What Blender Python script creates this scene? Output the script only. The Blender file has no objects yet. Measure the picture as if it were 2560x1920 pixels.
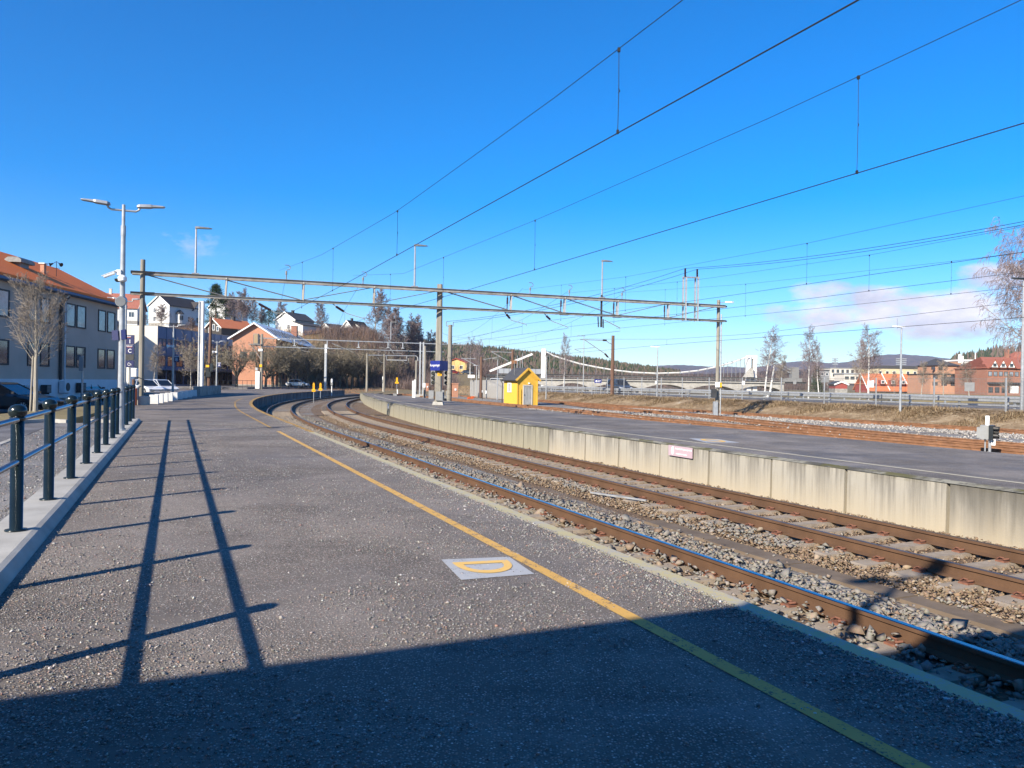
import bpy, bmesh, math, random
import numpy as np
from mathutils import Vector, Matrix, noise as mnoise

# ---------------------------------------------------------------- camera, sky, sun, exposure
SC = bpy.context.scene
COL = SC.collection
FPX = 1923.0; ROLL = math.radians(0.9); HORIZ = 957.0; EYE = 2.02
PITCH = math.atan((HORIZ-960.0)/FPX)
cam_d = bpy.data.cameras.new('camera'); cam = bpy.data.objects.new('camera', cam_d); COL.objects.link(cam)
cam_d.sensor_fit = 'HORIZONTAL'; cam_d.sensor_width = 36.0; cam_d.lens = 36.0*FPX/2560.0
cam_d.clip_start = 0.05; cam_d.clip_end = 20000.0
cam.matrix_world = Matrix.Translation((0, 0, EYE)) @ Matrix.Rotation(math.pi/2+PITCH, 4, 'X') @ Matrix.Rotation(ROLL, 4, 'Z')
SC.camera = cam

SUN_EL = math.radians(29.2); SUN_AZ = math.radians(36.9+180.0)     # azimuth measured from +Y towards +X
w = bpy.data.worlds.new('World'); SC.world = w; w.use_nodes = True
nt = w.node_tree; nt.nodes.clear()
wo = nt.nodes.new('ShaderNodeOutputWorld'); bg = nt.nodes.new('ShaderNodeBackground')
sky = nt.nodes.new('ShaderNodeTexSky'); sky.sky_type = 'NISHITA'; sky.sun_disc = False
sky.sun_elevation = SUN_EL; sky.sun_rotation = SUN_AZ
sky.altitude = 150.0; sky.air_density = 1.0; sky.dust_density = 0.25; sky.ozone_density = 4.0
bg.inputs['Strength'].default_value = 0.10
hsv = nt.nodes.new('ShaderNodeHueSaturation'); hsv.inputs['Saturation'].default_value = 1.36
tint = nt.nodes.new('ShaderNodeMixRGB'); tint.blend_type = 'MULTIPLY'; tint.inputs[0].default_value = 1.0; tint.inputs[2].default_value = (0.82, 0.885, 1.04, 1)
nt.links.new(sky.outputs[0], tint.inputs[1]); nt.links.new(tint.outputs[0], hsv.inputs['Color'])
# low pinkish clouds over the far right hills
geo = nt.nodes.new('ShaderNodeNewGeometry'); sep = nt.nodes.new('ShaderNodeSeparateXYZ')
nt.links.new(geo.outputs['Incoming'], sep.inputs[0])
def wmath(op, a, b=None, clamp=False):
    m = nt.nodes.new('ShaderNodeMath'); m.operation = op; m.use_clamp = clamp
    for i, v in enumerate((a, b)):
        if v is None: continue
        if isinstance(v, (int, float)): m.inputs[i].default_value = v
        else: nt.links.new(v, m.inputs[i])
    return m.outputs[0]
ix = wmath('MULTIPLY', sep.outputs[0], -1); iy = wmath('MULTIPLY', sep.outputs[1], -1); iz = wmath('MULTIPLY', sep.outputs[2], -1)
az = wmath('ARCTAN2', ix, iy)
comb = nt.nodes.new('ShaderNodeCombineXYZ'); nt.links.new(az, comb.inputs[0]); nt.links.new(wmath('MULTIPLY', iz, 2.1), comb.inputs[1])
def wnoise(scale, detail, rough):
    n_ = nt.nodes.new('ShaderNodeTexNoise'); n_.inputs['Scale'].default_value = scale; n_.inputs['Detail'].default_value = detail
    n_.inputs['Roughness'].default_value = rough; nt.links.new(comb.outputs[0], n_.inputs['Vector']); return n_.outputs['Fac']
def bell(caz, cel, saz, sel):
    a = wmath('DIVIDE', wmath('SUBTRACT', az, caz), saz); e = wmath('DIVIDE', wmath('SUBTRACT', iz, cel), sel)
    r = wmath('ADD', wmath('MULTIPLY', a, a), wmath('MULTIPLY', e, e))
    return wmath('SUBTRACT', 1.0, r, True)
mask = bell(0.43, 0.092, 0.15, 0.034)
for b_ in ((0.375, 0.112, 0.055, 0.022), (0.52, 0.082, 0.10, 0.045), (0.56, 0.125, 0.06, 0.02)):
    mask = wmath('MAXIMUM', mask, bell(*b_))
mask = wmath('MAXIMUM', mask, wmath('MULTIPLY', bell(0.05, 0.085, 0.10, 0.022), 0.42))
mask = wmath('MAXIMUM', mask, wmath('MULTIPLY', bell(-0.42, 0.165, 0.11, 0.03), 0.30))
dens = wmath('SUBTRACT', wmath('ADD', wmath('MULTIPLY', mask, 0.62), wmath('MULTIPLY', wnoise(11.0, 8, 0.62), 1.5)), 0.98)
dens = wmath('MULTIPLY', dens, 3.0, True)
dens = wmath('MULTIPLY', wmath('MULTIPLY', dens, wmath('MULTIPLY', mask, 3.0, True)), 0.95)
ccol = nt.nodes.new('ShaderNodeMixRGB'); ccol.inputs[1].default_value = (3.6, 3.6, 4.5, 1); ccol.inputs[2].default_value = (6.0, 5.7, 6.2, 1)
nt.links.new(wmath('MULTIPLY', wmath('SUBTRACT', wnoise(13.0, 7, 0.6), 0.36), 3.2, True), ccol.inputs[0])
mixc = nt.nodes.new('ShaderNodeMixRGB'); nt.links.new(dens, mixc.inputs[0]); nt.links.new(hsv.outputs[0], mixc.inputs[1]); nt.links.new(ccol.outputs[0], mixc.inputs[2])
nt.links.new(mixc.outputs[0], bg.inputs['Color']); nt.links.new(bg.outputs[0], wo.inputs['Surface'])

sl = bpy.data.lights.new('sun', 'SUN'); sl.energy = 5.0; sl.angle = math.radians(0.53); sl.color = (1.0, 0.90, 0.75)
so = bpy.data.objects.new('sun', sl); COL.objects.link(so)
trav = Vector((math.sin(math.radians(36.9))*math.cos(SUN_EL), math.cos(math.radians(36.9))*math.cos(SUN_EL), -math.sin(SUN_EL)))
so.rotation_euler = trav.to_track_quat('-Z', 'Y').to_euler(); so.location = (-40, -40, 60)
SC.view_settings.view_transform = 'Standard'; SC.view_settings.look = 'None'; SC.view_settings.exposure = 1.0; SC.view_settings.gamma = 1.0
SC.render.engine = 'CYCLES'; SC.cycles.max_bounces = 6; SC.cycles.transparent_max_bounces = 12
SC.cycles.use_denoising = True; SC.cycles.denoiser = 'OPENIMAGEDENOISE'; SC.cycles.denoising_input_passes = 'RGB_ALBEDO_NORMAL'; SC.cycles.denoising_prefilter = 'ACCURATE'

# ---------------------------------------------------------------- geometry of the place
_c, _s = math.cos(ROLL), math.sin(ROLL); _cp, _sp = math.cos(PITCH), math.sin(PITCH)
def ray(px, py):
    x = px-1280.0; y = py-960.0
    xr = _c*x+_s*y; yr = -_s*x+_c*y
    d = (xr/FPX, 1.0, -yr/FPX)
    return Vector((d[0], d[1]*_cp-d[2]*_sp, d[1]*_sp+d[2]*_cp))
def G(px, py, z=0.0):                 # where a line of sight meets the level z
    d = ray(px, py); return Vector((0, 0, EYE))+d*((z-EYE)/d.z)
def A(px, py, Y):                     # ... or the distance Y
    d = ray(px, py); return Vector((0, 0, EYE))+d*(Y/d.y)
TH = math.radians(-23.6)
UX, UY = math.sin(TH), math.cos(TH); NX, NY = UY, -UX      # along the tracks / across them to the right
def W(s, D, z=0.0): return Vector((s*UX+D*NX, s*UY+D*NY, z))
def SD(p): return p[0]*UX+p[1]*UY, p[0]*NX+p[1]*NY
S0, RC, LC = 32.0, 170.0, 75.0        # the main tracks: straight, then a curve to the right
def TRK(D, s, z=0.0):
    if s <= S0: return W(s, D, z)
    a = min(s-S0, LC)/RC; r = RC-(D-5.03)
    ps, pd = S0+r*math.sin(a), 5.03+RC-r*math.cos(a)
    if s-S0 > LC:
        e = s-S0-LC; ps += e*math.cos(a); pd += e*math.sin(a)
    return W(ps, pd, z)
def WD(px, py, D):                    # line of sight meets the upright plane that runs along the tracks at offset D
    d = ray(px, py); t = D/(d.x*NX+d.y*NY); return Vector((0, 0, EYE))+d*t
PZ = 0.62                             # platform level; rail heads are at 0

# ---------------------------------------------------------------- mesh helper
class MB:
    def __init__(s): s.v = []; s.f = []; s.m = []; s.mi = 0
    def add(s, vs, fs):
        o = len(s.v); s.v.extend([tuple(p) for p in vs]); s.f.extend([tuple(i+o for i in f) for f in fs]); s.m.extend([s.mi]*len(fs)); return s
    def box(s, c, size, rz=0.0, taper=1.0):
        cx, cy, cz = c; hx, hy, hz = size[0]/2, size[1]/2, size[2]/2; ca, sa = math.cos(rz), math.sin(rz); vs = []
        for z, k in ((-hz, 1.0), (hz, taper)):
            for x, y in ((-hx, -hy), (hx, -hy), (hx, hy), (-hx, hy)):
                vs.append((cx+(x*ca-y*sa)*k, cy+(x*sa+y*ca)*k, cz+z))
        return s.add(vs, [(3, 2, 1, 0), (4, 5, 6, 7), (0, 1, 5, 4), (1, 2, 6, 5), (2, 3, 7, 6), (3, 0, 4, 7)])
    def tube(s, pts, r, n=6, cap=True):
        pts = [Vector(p) for p in pts]; k = len(pts)
        rs = r if isinstance(r, (list, tuple)) else [r]*k
        o = len(s.v); prev = None
        for i, p in enumerate(pts):
            d = (pts[min(i+1, k-1)]-pts[max(i-1, 0)])
            if d.length < 1e-9: d = Vector((0, 0, 1))
            d.normalize()
            if prev is None:
                a = d.cross(Vector((0, 0, 1)) if abs(d.z) < .9 else Vector((1, 0, 0)))
            else: a = prev-d*prev.dot(d)
            if a.length < 1e-6: a = d.orthogonal()
            a.normalize(); prev = a; b = d.cross(a)
            for j in range(n):
                t = 2*math.pi*j/n; q = p+(a*math.cos(t)+b*math.sin(t))*rs[i]; s.v.append((q.x, q.y, q.z))
        for i in range(k-1):
            for j in range(n):
                s.f.append((o+i*n+j, o+i*n+(j+1) % n, o+(i+1)*n+(j+1) % n, o+(i+1)*n+j)); s.m.append(s.mi)
        if cap and n > 2:
            s.f.append(tuple(o+j for j in reversed(range(n)))); s.f.append(tuple(o+(k-1)*n+j for j in range(n))); s.m += [s.mi]*2
        return s
    def bar(s, a, b, wd, ht, up=(0, 0, 1)):      # rectangular bar from a to b
        a, b = Vector(a), Vector(b); d = (b-a).normalized(); u_ = Vector(up)
        x = d.cross(u_)
        if x.length < 1e-4: x = d.cross(Vector((1, 0, 0)))
        x.normalize(); y = x.cross(d); vs = []
        for p in (a, b):
            for i, j in ((-1, -1), (1, -1), (1, 1), (-1, 1)): vs.append(p+x*(wd/2*i)+y*(ht/2*j))
        return s.add(vs, [(3, 2, 1, 0), (4, 5, 6, 7), (0, 1, 5, 4), (1, 2, 6, 5), (2, 3, 7, 6), (3, 0, 4, 7)])
    def prism(s, poly, z0, z1):
        k = len(poly); a = sum(poly[i][0]*poly[(i+1) % k][1]-poly[(i+1) % k][0]*poly[i][1] for i in range(k))
        if a < 0: poly = poly[::-1]
        vs = [(p[0], p[1], z0) for p in poly]+[(p[0], p[1], z1) for p in poly]
        return s.add(vs, [tuple(reversed(range(k))), tuple(range(k, 2*k))]+[(i, (i+1) % k, k+(i+1) % k, k+i) for i in range(k)])
    def sheet(s, A_, B_):                          # ribbon between two point rows
        k = len(A_); return s.add(list(A_)+list(B_), [(i, k+i, k+i+1, i+1) for i in range(k-1)])
    def lathe(s, prof, n=12, c=(0, 0, 0)):
        k = len(prof); vs = []
        for r, z in prof:
            for j in range(n):
                t = 2*math.pi*j/n; vs.append((c[0]+r*math.cos(t), c[1]+r*math.sin(t), c[2]+z))
        fs = [(i*n+j, i*n+(j+1) % n, (i+1)*n+(j+1) % n, (i+1)*n+j) for i in range(k-1) for j in range(n)]
        if prof[0][0] > 1e-4: fs.append(tuple(reversed(range(n))))
        if prof[-1][0] > 1e-4: fs.append(tuple((k-1)*n+j for j in range(n)))
        return s.add(vs, fs)
    def loft(s, rings, cap=True):
        n = len(rings[0]); vs = [p for r in rings for p in r]; k = len(rings)
        fs = [(i*n+j, i*n+(j+1) % n, (i+1)*n+(j+1) % n, (i+1)*n+j) for i in range(k-1) for j in range(n)]
        if cap: fs += [tuple(reversed(range(n))), tuple((k-1)*n+j for j in range(n))]
        return s.add(vs, fs)
    def build(s, name, mats, parent=None, smooth=False, bevel=0.0, loc=None):
        me = bpy.data.meshes.new(name); me.from_pydata(s.v, [], s.f)
        for m in (mats if isinstance(mats, (list, tuple)) else [mats]): me.materials.append(m)
        if any(s.m): me.polygons.foreach_set('material_index', s.m)
        if smooth: me.polygons.foreach_set('use_smooth', [True]*len(s.f))
        me.update(); o = bpy.data.objects.new(name, me); COL.objects.link(o)
        if parent is not None: o.parent = parent
        if loc is not None: o.location = loc
        if bevel:
            b = o.modifiers.new('bevel', 'BEVEL'); b.width = bevel; b.segments = 1; b.limit_method = 'ANGLE'
        return o
def tag(o, label, cat, group=None, kind=None):
    if label: o['label'] = label
    if cat: o['category'] = cat
    if group: o['group'] = group
    if kind: o['kind'] = kind
    return o
def thing(name, label, cat, loc=(0, 0, 0), rz=0.0, group=None):
    o = bpy.data.objects.new(name, None); COL.objects.link(o); o.location = loc; o.rotation_euler = (0, 0, rz)
    return tag(o, label, cat, group)
def structure(o): o['kind'] = 'structure'; return o
def copy_tree(o, parent=None):
    c = o.copy(); COL.objects.link(c)
    if parent is not None: c.parent = parent
    for ch in [x for x in COL.objects if x.parent == o]: copy_tree(ch, c)
    return c
def text(name, body, size, mat, parent, loc, rot, extrude=0.004, align='CENTER'):
    cu = bpy.data.curves.new(name, 'FONT'); cu.body = body; cu.size = size; cu.extrude = extrude; cu.align_x = align; cu.align_y = 'CENTER'
    tmp = bpy.data.objects.new(name, cu); COL.objects.link(tmp); dg = bpy.context.evaluated_depsgraph_get(); me = bpy.data.meshes.new_from_object(tmp.evaluated_get(dg)); bpy.data.objects.remove(tmp)
    me.materials.clear(); me.materials.append(mat); o = bpy.data.objects.new(name, me); COL.objects.link(o); o.parent = parent
    o.location = loc; o.rotation_euler = rot; return o
ORD = ['first', 'second', 'third', 'fourth', 'fifth', 'sixth', 'seventh', 'eighth', 'ninth', 'tenth', 'eleventh', 'twelfth', 'thirteenth', 'fourteenth',
       'fifteenth', 'sixteenth', 'seventeenth', 'eighteenth', 'nineteenth', 'twentieth', 'twenty-first', 'twenty-second', 'twenty-third', 'twenty-fourth']

# ---------------------------------------------------------------- materials
class NT:
    def __init__(s, name):
        s.m = bpy.data.materials.new(name); s.m.use_nodes = True; s.t = s.m.node_tree; s.t.nodes.clear()
        s.out = s.t.nodes.new('ShaderNodeOutputMaterial'); s.b = s.t.nodes.new('ShaderNodeBsdfPrincipled')
        s.t.links.new(s.b.outputs[0], s.out.inputs['Surface'])
    def n(s, typ, **kw):
        x = s.t.nodes.new(typ)
        for k, v in kw.items():
            if k in x.inputs: s.set(x.inputs[k], v)
            else: setattr(x, k, v)
        return x
    def set(s, i, v):
        if hasattr(v, 'is_linked') or isinstance(v, bpy.types.NodeSocket): s.t.links.new(v, i)
        elif isinstance(v, tuple) and len(v) == 3 and i.type == 'RGBA': i.default_value = (*v, 1)
        else: i.default_value = v
    def coord(s, kind='Object', scale=(1, 1, 1), rot=(0, 0, 0)):
        tc = s.n('ShaderNodeTexCoord'); mp = s.n('ShaderNodeMapping'); s.t.links.new(tc.outputs[kind], mp.inputs['Vector'])
        mp.inputs['Scale'].default_value = scale; mp.inputs['Rotation'].default_value = rot; return mp.outputs[0]
    def noise(s, vec, scale, detail=5, rough=.55, out='Fac'):
        x = s.n('ShaderNodeTexNoise', Scale=scale, Detail=detail, Roughness=rough); s.t.links.new(vec, x.inputs['Vector']); return x.outputs[out]
    def vor(s, vec, scale, out='Distance', feature='F1'):
        x = s.n('ShaderNodeTexVoronoi', feature=feature); x.inputs['Scale'].default_value = scale; s.t.links.new(vec, x.inputs['Vector']); return x.outputs[out]
    def ramp(s, fac, stops, interp='LINEAR'):
        x = s.n('ShaderNodeValToRGB'); x.color_ramp.interpolation = interp; e = x.color_ramp.elements
        while len(e) > 2: e.remove(e[-1])
        for i, (p, c) in enumerate(stops):
            if i >= 2: e.new(p)
            e[i].position = p; e[i].color = (*c, 1) if isinstance(c, tuple) else (c, c, c, 1)
        s.t.links.new(fac, x.inputs[0]); return x.outputs[0]
    def mix(s, fac, a, b, mode='MIX'):
        x = s.n('ShaderNodeMixRGB', blend_type=mode)
        for i, v in zip(x.inputs, (fac, a, b)): s.set(i, v)
        return x.outputs[0]
    def math(s, op, a, b=0.0, clamp=False):
        x = s.n('ShaderNodeMath', operation=op); x.use_clamp = clamp
        s.set(x.inputs[0], a); s.set(x.inputs[1], b); return x.outputs[0]
    def island(s):
        return s.n('ShaderNodeNewGeometry').outputs['Random Per Island']
    def bump(s, h, strength=.3, dist=.02):
        x = s.n('ShaderNodeBump'); x.inputs['Strength'].default_value = strength; x.inputs['Distance'].default_value = dist
        s.t.links.new(h, x.inputs['Height']); s.t.links.new(x.outputs[0], s.b.inputs['Normal'])
    def fin(s, col, rough=.8, metal=0.0, spec=.35, K=.66):
        if K != 1:
            col = s.mix(1.0, col, (K, K, K), 'MULTIPLY') if isinstance(col, bpy.types.NodeSocket) else tuple(c*K for c in col)
        s.set(s.b.inputs['Base Color'], col); s.set(s.b.inputs['Roughness'], rough); s.b.inputs['Metallic'].default_value = metal
        s.b.inputs['Specular IOR Level'].default_value = spec; return s.m
def pm(name, c, var=.18, scale=3.0, rough=.75, metal=0.0, bump=0.0, bscale=30.0, stretch=(1, 1, 1), spec=.3, c2=None, dirt=None, K=.66):
    k = NT(name); v = k.coord('Object', stretch); f = k.noise(v, scale, 6, .6)
    lo = tuple(x*(1-var) for x in c); hi = c2 or tuple(min(1, x*(1+var)) for x in c)
    col = k.ramp(f, [(.3, lo), (.7, hi)])
    if dirt:
        col = k.mix(k.ramp(k.noise(v, scale*.35, 4), [(.5, 0.0), (.72, .75)]), col, dirt)
    if bump: k.bump(k.noise(v, bscale, 4), bump, .02)
    return k.fin(col, rough, metal, spec, K)
MAT = {}
MAT['white'] = pm('white_paint', (.78, .77, .74), .06, 2, .55, K=.95)
MAT['whitewood'] = None
MAT['black'] = pm('black_paint', (.018, .022, .024), .2, 8, .28, spec=.5)
MAT['dkgreen'] = pm('dark_green_paint', (.012, .022, .024), .25, 6, .22, spec=.55)
MAT['galv'] = pm('galvanised_steel', (.52, .54, .55), .2, 6, .42, .35, spec=.5)
MAT['galvdk'] = pm('weathered_steel', (.30, .30, .29), .25, 5, .6, .15)
MAT['alu'] = pm('satin_steel_rail', (.55, .56, .58), .08, 12, .22, .9)
MAT['grey'] = pm('grey_paint', (.33, .34, .34), .12, 5, .6)
MAT['dkgrey'] = pm('dark_grey', (.06, .062, .066), .25, 4, .6)
MAT['darkmetal'] = pm('dark_metal', (.05, .05, .05), .3, 8, .5, .3)
MAT['signblue'] = pm('sign_blue', (.028, .045, .30), .08, 3, .4, spec=.45)
MAT['signnavy'] = pm('sign_navy', (.015, .022, .12), .1, 3, .4, spec=.45)
MAT['signwhite'] = pm('sign_white', (.82, .82, .82), .03, 3, .5, K=.95)
MAT['orange'] = pm('orange_plastic', (.62, .12, .03), .12, 4, .5, K=.9)
MAT['yellowsign'] = pm('yellow_sign', (.80, .40, .008), .06, 3, .5, K=.9)
MAT['rubber'] = pm('tyre_rubber', (.014, .014, .014), .3, 8, .85)
MAT['red'] = pm('red_paint', (.38, .05, .035), .2, 3, .7)
MAT['porc'] = pm('brown_porcelain', (.05, .022, .02), .2, 8, .25, spec=.5)
MAT['glassdark'] = pm('window_glass', (.035, .045, .06), .5, .35, .06, spec=.9, c2=(.10, .12, .15))
MAT['glasscur'] = pm('curtained_glass', (.26, .29, .33), .5, 1.1, .08, spec=.9)
MAT['carglass'] = pm('car_glass', (.015, .018, .022), .2, 3, .04, spec=.9)
MAT['concrete'] = pm('concrete', (.44, .42, .38), .22, 2.2, .88, bump=.25, bscale=40, dirt=(.2, .19, .17))
MAT['concbright'] = pm('pale_concrete', (.55, .53, .48), .16, 2.5, .9, bump=.2, bscale=60, dirt=(.36, .34, .29))
MAT['whitewash'] = pm('whitewashed_concrete', (.74, .73, .70), .14, 2.0, .85, dirt=(.5, .48, .44), K=.9)
MAT['woodpole'] = pm('weathered_mast', (.29, .268, .222), .3, 2.0, .9, bump=.35, bscale=14, stretch=(4, 4, .35), dirt=(.15, .135, .11), K=.8)
MAT['brownpole'] = pm('brown_wooden_pole', (.20, .115, .08), .3, 2.0, .9, bump=.3, bscale=14, stretch=(4, 4, .35), dirt=(.12, .07, .05))
MAT['beam'] = pm('gantry_beam', (.54, .51, .46), .2, 2.5, .7, dirt=(.28, .24, .19), K=.6)
MAT['wire'] = pm('wire', (.035, .033, .032), .2, 5, .6, .3)
MAT['railside'] = pm('rail_brown', (.155, .085, .047), .22, 2.5, .8, bump=.15, bscale=60, dirt=(.10, .055, .032))
MAT['railtop'] = pm('polished_rail_head', (.40, .41, .43), .08, 3, .16, 1.0)
MAT['railworn'] = pm('worn_rail_head', (.17, .12, .09), .2, 4, .42, .5)
MAT['rust'] = pm('rusty_rail', (.27, .135, .07), .3, 3.0, .9, bump=.2, bscale=60, dirt=(.15, .065, .03), K=.8)
MAT['clip'] = pm('rusty_clip', (.25, .11, .07), .25, 20, .85)
MAT['sleeper'] = pm('concrete_sleeper', (.42, .35, .27), .2, 5, .92, bump=.3, bscale=50, dirt=(.26, .19, .125))
MAT['ductlid'] = pm('dirty_duct_lid', (.21, .16, .115), .25, 3, .95, dirt=(.15, .11, .075))
MAT['oldsleeper'] = pm('timber_sleeper', (.13, .085, .055), .35, 5, .95)
MAT['bark'] = pm('bark', (.20, .17, .13), .35, 3, .95, stretch=(3, 3, .6))
MAT['twig'] = pm('twigs', (.22, .185, .15), .3, 2, .95, K=1)
MAT['twigdark'] = pm('dark_twigs', (.20, .17, .12), .3, 2, .95, K=1)
MAT['twigpurple'] = pm('purplish_twigs', (.19, .15, .148), .3, 2, .95, K=1)
MAT['palebark'] = pm('pale_bark', (.44, .40, .33), .3, 3, .9, stretch=(3, 3, .8))
k = NT('birch_bark'); v = k.coord('Object', (2, 2, 5)); MAT['birch'] = k.fin(k.ramp(k.noise(v, 2.0, 4), [(.56, (.68, .66, .62)), (.66, (.07, .06, .05))]), .8, K=.85)
k = NT('needles'); f = k.island(); MAT['needles'] = k.fin(k.ramp(f, [(0, (.012, .030, .012)), (.6, (.028, .062, .018)), (1, (.075, .105, .025))]), .85)
k = NT('forest_needles'); f = k.island(); MAT['forest'] = k.fin(k.ramp(f, [(0, (.03, .05, .024)), (.45, (.06, .085, .035)), (.62, (.17, .13, .085)), (1, (.19, .13, .11))]), .9)
k = NT('shrub_twigs'); f = k.island(); MAT['shrub'] = k.fin(k.ramp(f, [(0, (.17, .105, .065)), (.5, (.30, .19, .11)), (1, (.22, .12, .09))]), .95, K=.9)
k = NT('thicket_twigs'); f = k.island(); MAT['thicket'] = k.fin(k.ramp(f, [(0, (.10, .075, .07)), (.5, (.18, .125, .11)), (1, (.15, .125, .12))]), .95, K=.85)
k = NT('dry_grass'); f = k.island(); MAT['straw'] = k.fin(k.ramp(f, [(0, (.15, .095, .05)), (.4, (.29, .20, .115)), (.8, (.44, .34, .21)), (1, (.17, .14, .075))]), .95, K=.8)
def stoneset(name, stops):
    k = NT(name); f = k.island(); v = k.coord('Object'); c = k.ramp(f, stops); c = k.mix(.25, c, k.noise(v, 45, 3, out='Color'), 'OVERLAY'); return k.fin(c, .92, K=.74 if 'brown' in name else (.95 if 'grit' in name else .62))
MAT['stonegrey'] = stoneset('grey_ballast_stone', [(0, (.25, .23, .195)), (.35, (.35, .325, .28)), (.6, (.28, .27, .25)), (.8, (.40, .365, .315)), (.92, (.38, .29, .21)), (1, (.31, .215, .15))])
MAT['stonebrown'] = stoneset('brown_ballast_stone', [(0, (.20, .14, .088)), (.4, (.31, .22, .14)), (.7, (.25, .18, .12)), (.9, (.40, .31, .21)), (1, (.34, .31, .27))])
MAT['stonepale'] = stoneset('pale_gritty_ballast', [(0, (.22, .205, .185)), (.5, (.33, .31, .28)), (1, (.44, .41, .37))])
MAT['grit'] = stoneset('grit_stone', [(0, (.10, .10, .10)), (.4, (.24, .235, .225)), (.7, (.34, .33, .31)), (.86, (.30, .18, .14)), (.95, (.36, .35, .34)), (1, (.62, .61, .58))])

def asphalt(name, base, grit, seed, patch=.45, streak=False):
    k = NT(name); v = k.coord('Object'); f = k.n('ShaderNodeVectorMath', operation='ADD'); k.t.links.new(v, f.inputs[0]); f.inputs[1].default_value = (seed, seed*2, 0); v = f.outputs[0]
    cell = k.vor(v, 78, 'Color'); sp = k.n('ShaderNodeSeparateColor'); k.t.links.new(cell, sp.inputs[0])
    chip = k.ramp(sp.outputs[0], [(0, (.09, .085, .078)), (.35, (.21, .195, .178)), (.72, (.36, .335, .30)), (.87, (.38, .235, .18)), (1, (.66, .63, .57))])
    dist = k.vor(v, 78); shape = k.ramp(dist, [(.28, 1.0), (.5, 0.0)])
    big = k.noise(v, patch, 7, .62); med = k.noise(v, 2.4, 5, .6)
    amt = k.ramp(k.mix(.35, big, med), [(.38, 0.0), (.53, 1.0)])
    pres = k.math('GREATER_THAN', k.math('ADD', k.math('MULTIPLY', amt, grit), .06), sp.outputs[1])
    fac = k.math('MULTIPLY', pres, shape)
    bcol = k.mix(k.noise(v, 160, 2, .7), tuple(x*.7 for x in base), tuple(x*1.35 for x in base))
    bcol = k.mix(k.ramp(k.noise(v, .8, 5), [(.44, 0.0), (.62, .7)]), bcol, tuple(x*1.7 for x in base))
    bcol = k.mix(k.ramp(k.noise(v, .55, 6, .7), [(.50, 0.0), (.60, .55)]), bcol, tuple(x*.55 for x in base))
    if streak:
        sv = k.coord('Object', (.18, 1.6, 1), (0, 0, -.12)); st = k.ramp(k.noise(sv, 1.0, 7, .68), [(.56, 0.0), (.74, .6)])
        bcol = k.mix(st, bcol, (.25, .24, .23))
    col = k.mix(fac, bcol, chip); k.bump(k.math('MULTIPLY', fac, 1.0), .55, .012)
    return k.fin(col, k.ramp(big, [(.4, .66), (.6, .92)]), 0, .18, K=1)
MAT['asphalt'] = asphalt('gritty_asphalt', (.136, .117, .100), 1.0, 3.3, .42, True)
MAT['asphalt2'] = asphalt('worn_asphalt', (.138, .122, .108), .5, 11.7, .3, True)
MAT['roadasph'] = asphalt('road_asphalt', (.11, .107, .11), .25, 21.0, .25)
MAT['pavegravel'] = asphalt('gritty_pavement', (.15, .145, .14), .75, 31.0, .5)

def markpaint(name, c, wear, under=(.085, .082, .084), sc=9.0):
    k = NT(name); v = k.coord('Object'); f = k.noise(v, sc, 8, .7); g = k.noise(v, 70, 3, .7)
    m = k.ramp(k.mix(.45, f, g), [(wear-.03, 0.0), (wear+.04, 1.0)]); col = k.mix(m, under, k.mix(k.noise(v, 3, 4), tuple(x*.82 for x in c), c))
    return k.fin(col, .75, K=.85)
MAT['yline'] = markpaint('yellow_line_paint', (.70, .41, .10), .425)
MAT['ylineworn'] = markpaint('worn_yellow_paint', (.60, .34, .05), .47)
MAT['edgeworn'] = markpaint('flaking_edge_paint', (.56, .48, .25), .47, (.42, .39, .33), 5.0)
MAT['seam'] = markpaint('pale_seam', (.40, .385, .36), .47)
MAT['wline'] = markpaint('cream_line_paint', (.62, .56, .40), .40)
MAT['patchgrey'] = markpaint('grey_patch_paint', (.46, .47, .48), .40)
MAT['yletter'] = markpaint('yellow_letter_paint', (.84, .53, .15), .39, (.42, .43, .44))

def streaked(name, top, low, dark, joints=None):
    k = NT(name); v = k.coord('Object', (2.2, 2.2, .12)); st = k.noise(v, 3.0, 8, .7); v2 = k.coord('Object'); sp = k.n('ShaderNodeSeparateXYZ'); k.t.links.new(v2, sp.inputs[0])
    hz = k.math('DIVIDE', k.math('ADD', sp.outputs[2], .35), .97, True)
    base = k.mix(k.ramp(k.math('ADD', hz, k.math('MULTIPLY', k.noise(v, 1.4, 5), .5)), [(.35, 0.0), (1.15, 1.0)]), low, top)
    dk = k.math('MULTIPLY', k.ramp(st, [(.45, 0.0), (.63, 1.0)]), k.ramp(hz, [(.2, .10), (1.0, .80)]))
    wet = k.math('MULTIPLY', k.ramp(k.noise(k.coord('Object', (1, 1, .3)), .55, 5, .6), [(.48, 0.0), (.58, .85)]), hz)
    col = k.mix(dk, base, dark); col = k.mix(wet, col, tuple(x*.8 for x in dark))
    lt = k.ramp(k.noise(v, 5.0, 5, .7), [(.6, 0.0), (.75, .5)]); col = k.mix(lt, col, tuple(min(1, x*1.2) for x in top))
    moss = k.math('MULTIPLY', k.ramp(k.noise(v2, 2.3, 6), [(.5, 0.0), (.6, .9)]), k.ramp(hz, [(.90, 0.0), (.985, 1.0)]))
    col = k.mix(moss, col, (.13, .12, .035)); k.bump(k.noise(v2, 35, 5), .2, .015)
    return k.fin(col, .92)
MAT['wallpanel'] = streaked('streaked_platform_wall', (.47, .44, .37), (.57, .49, .35), (.14, .13, .11))
MAT['wallblock'] = streaked('old_platform_wall', (.38, .36, .28), (.42, .38, .27), (.10, .093, .075))
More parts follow.
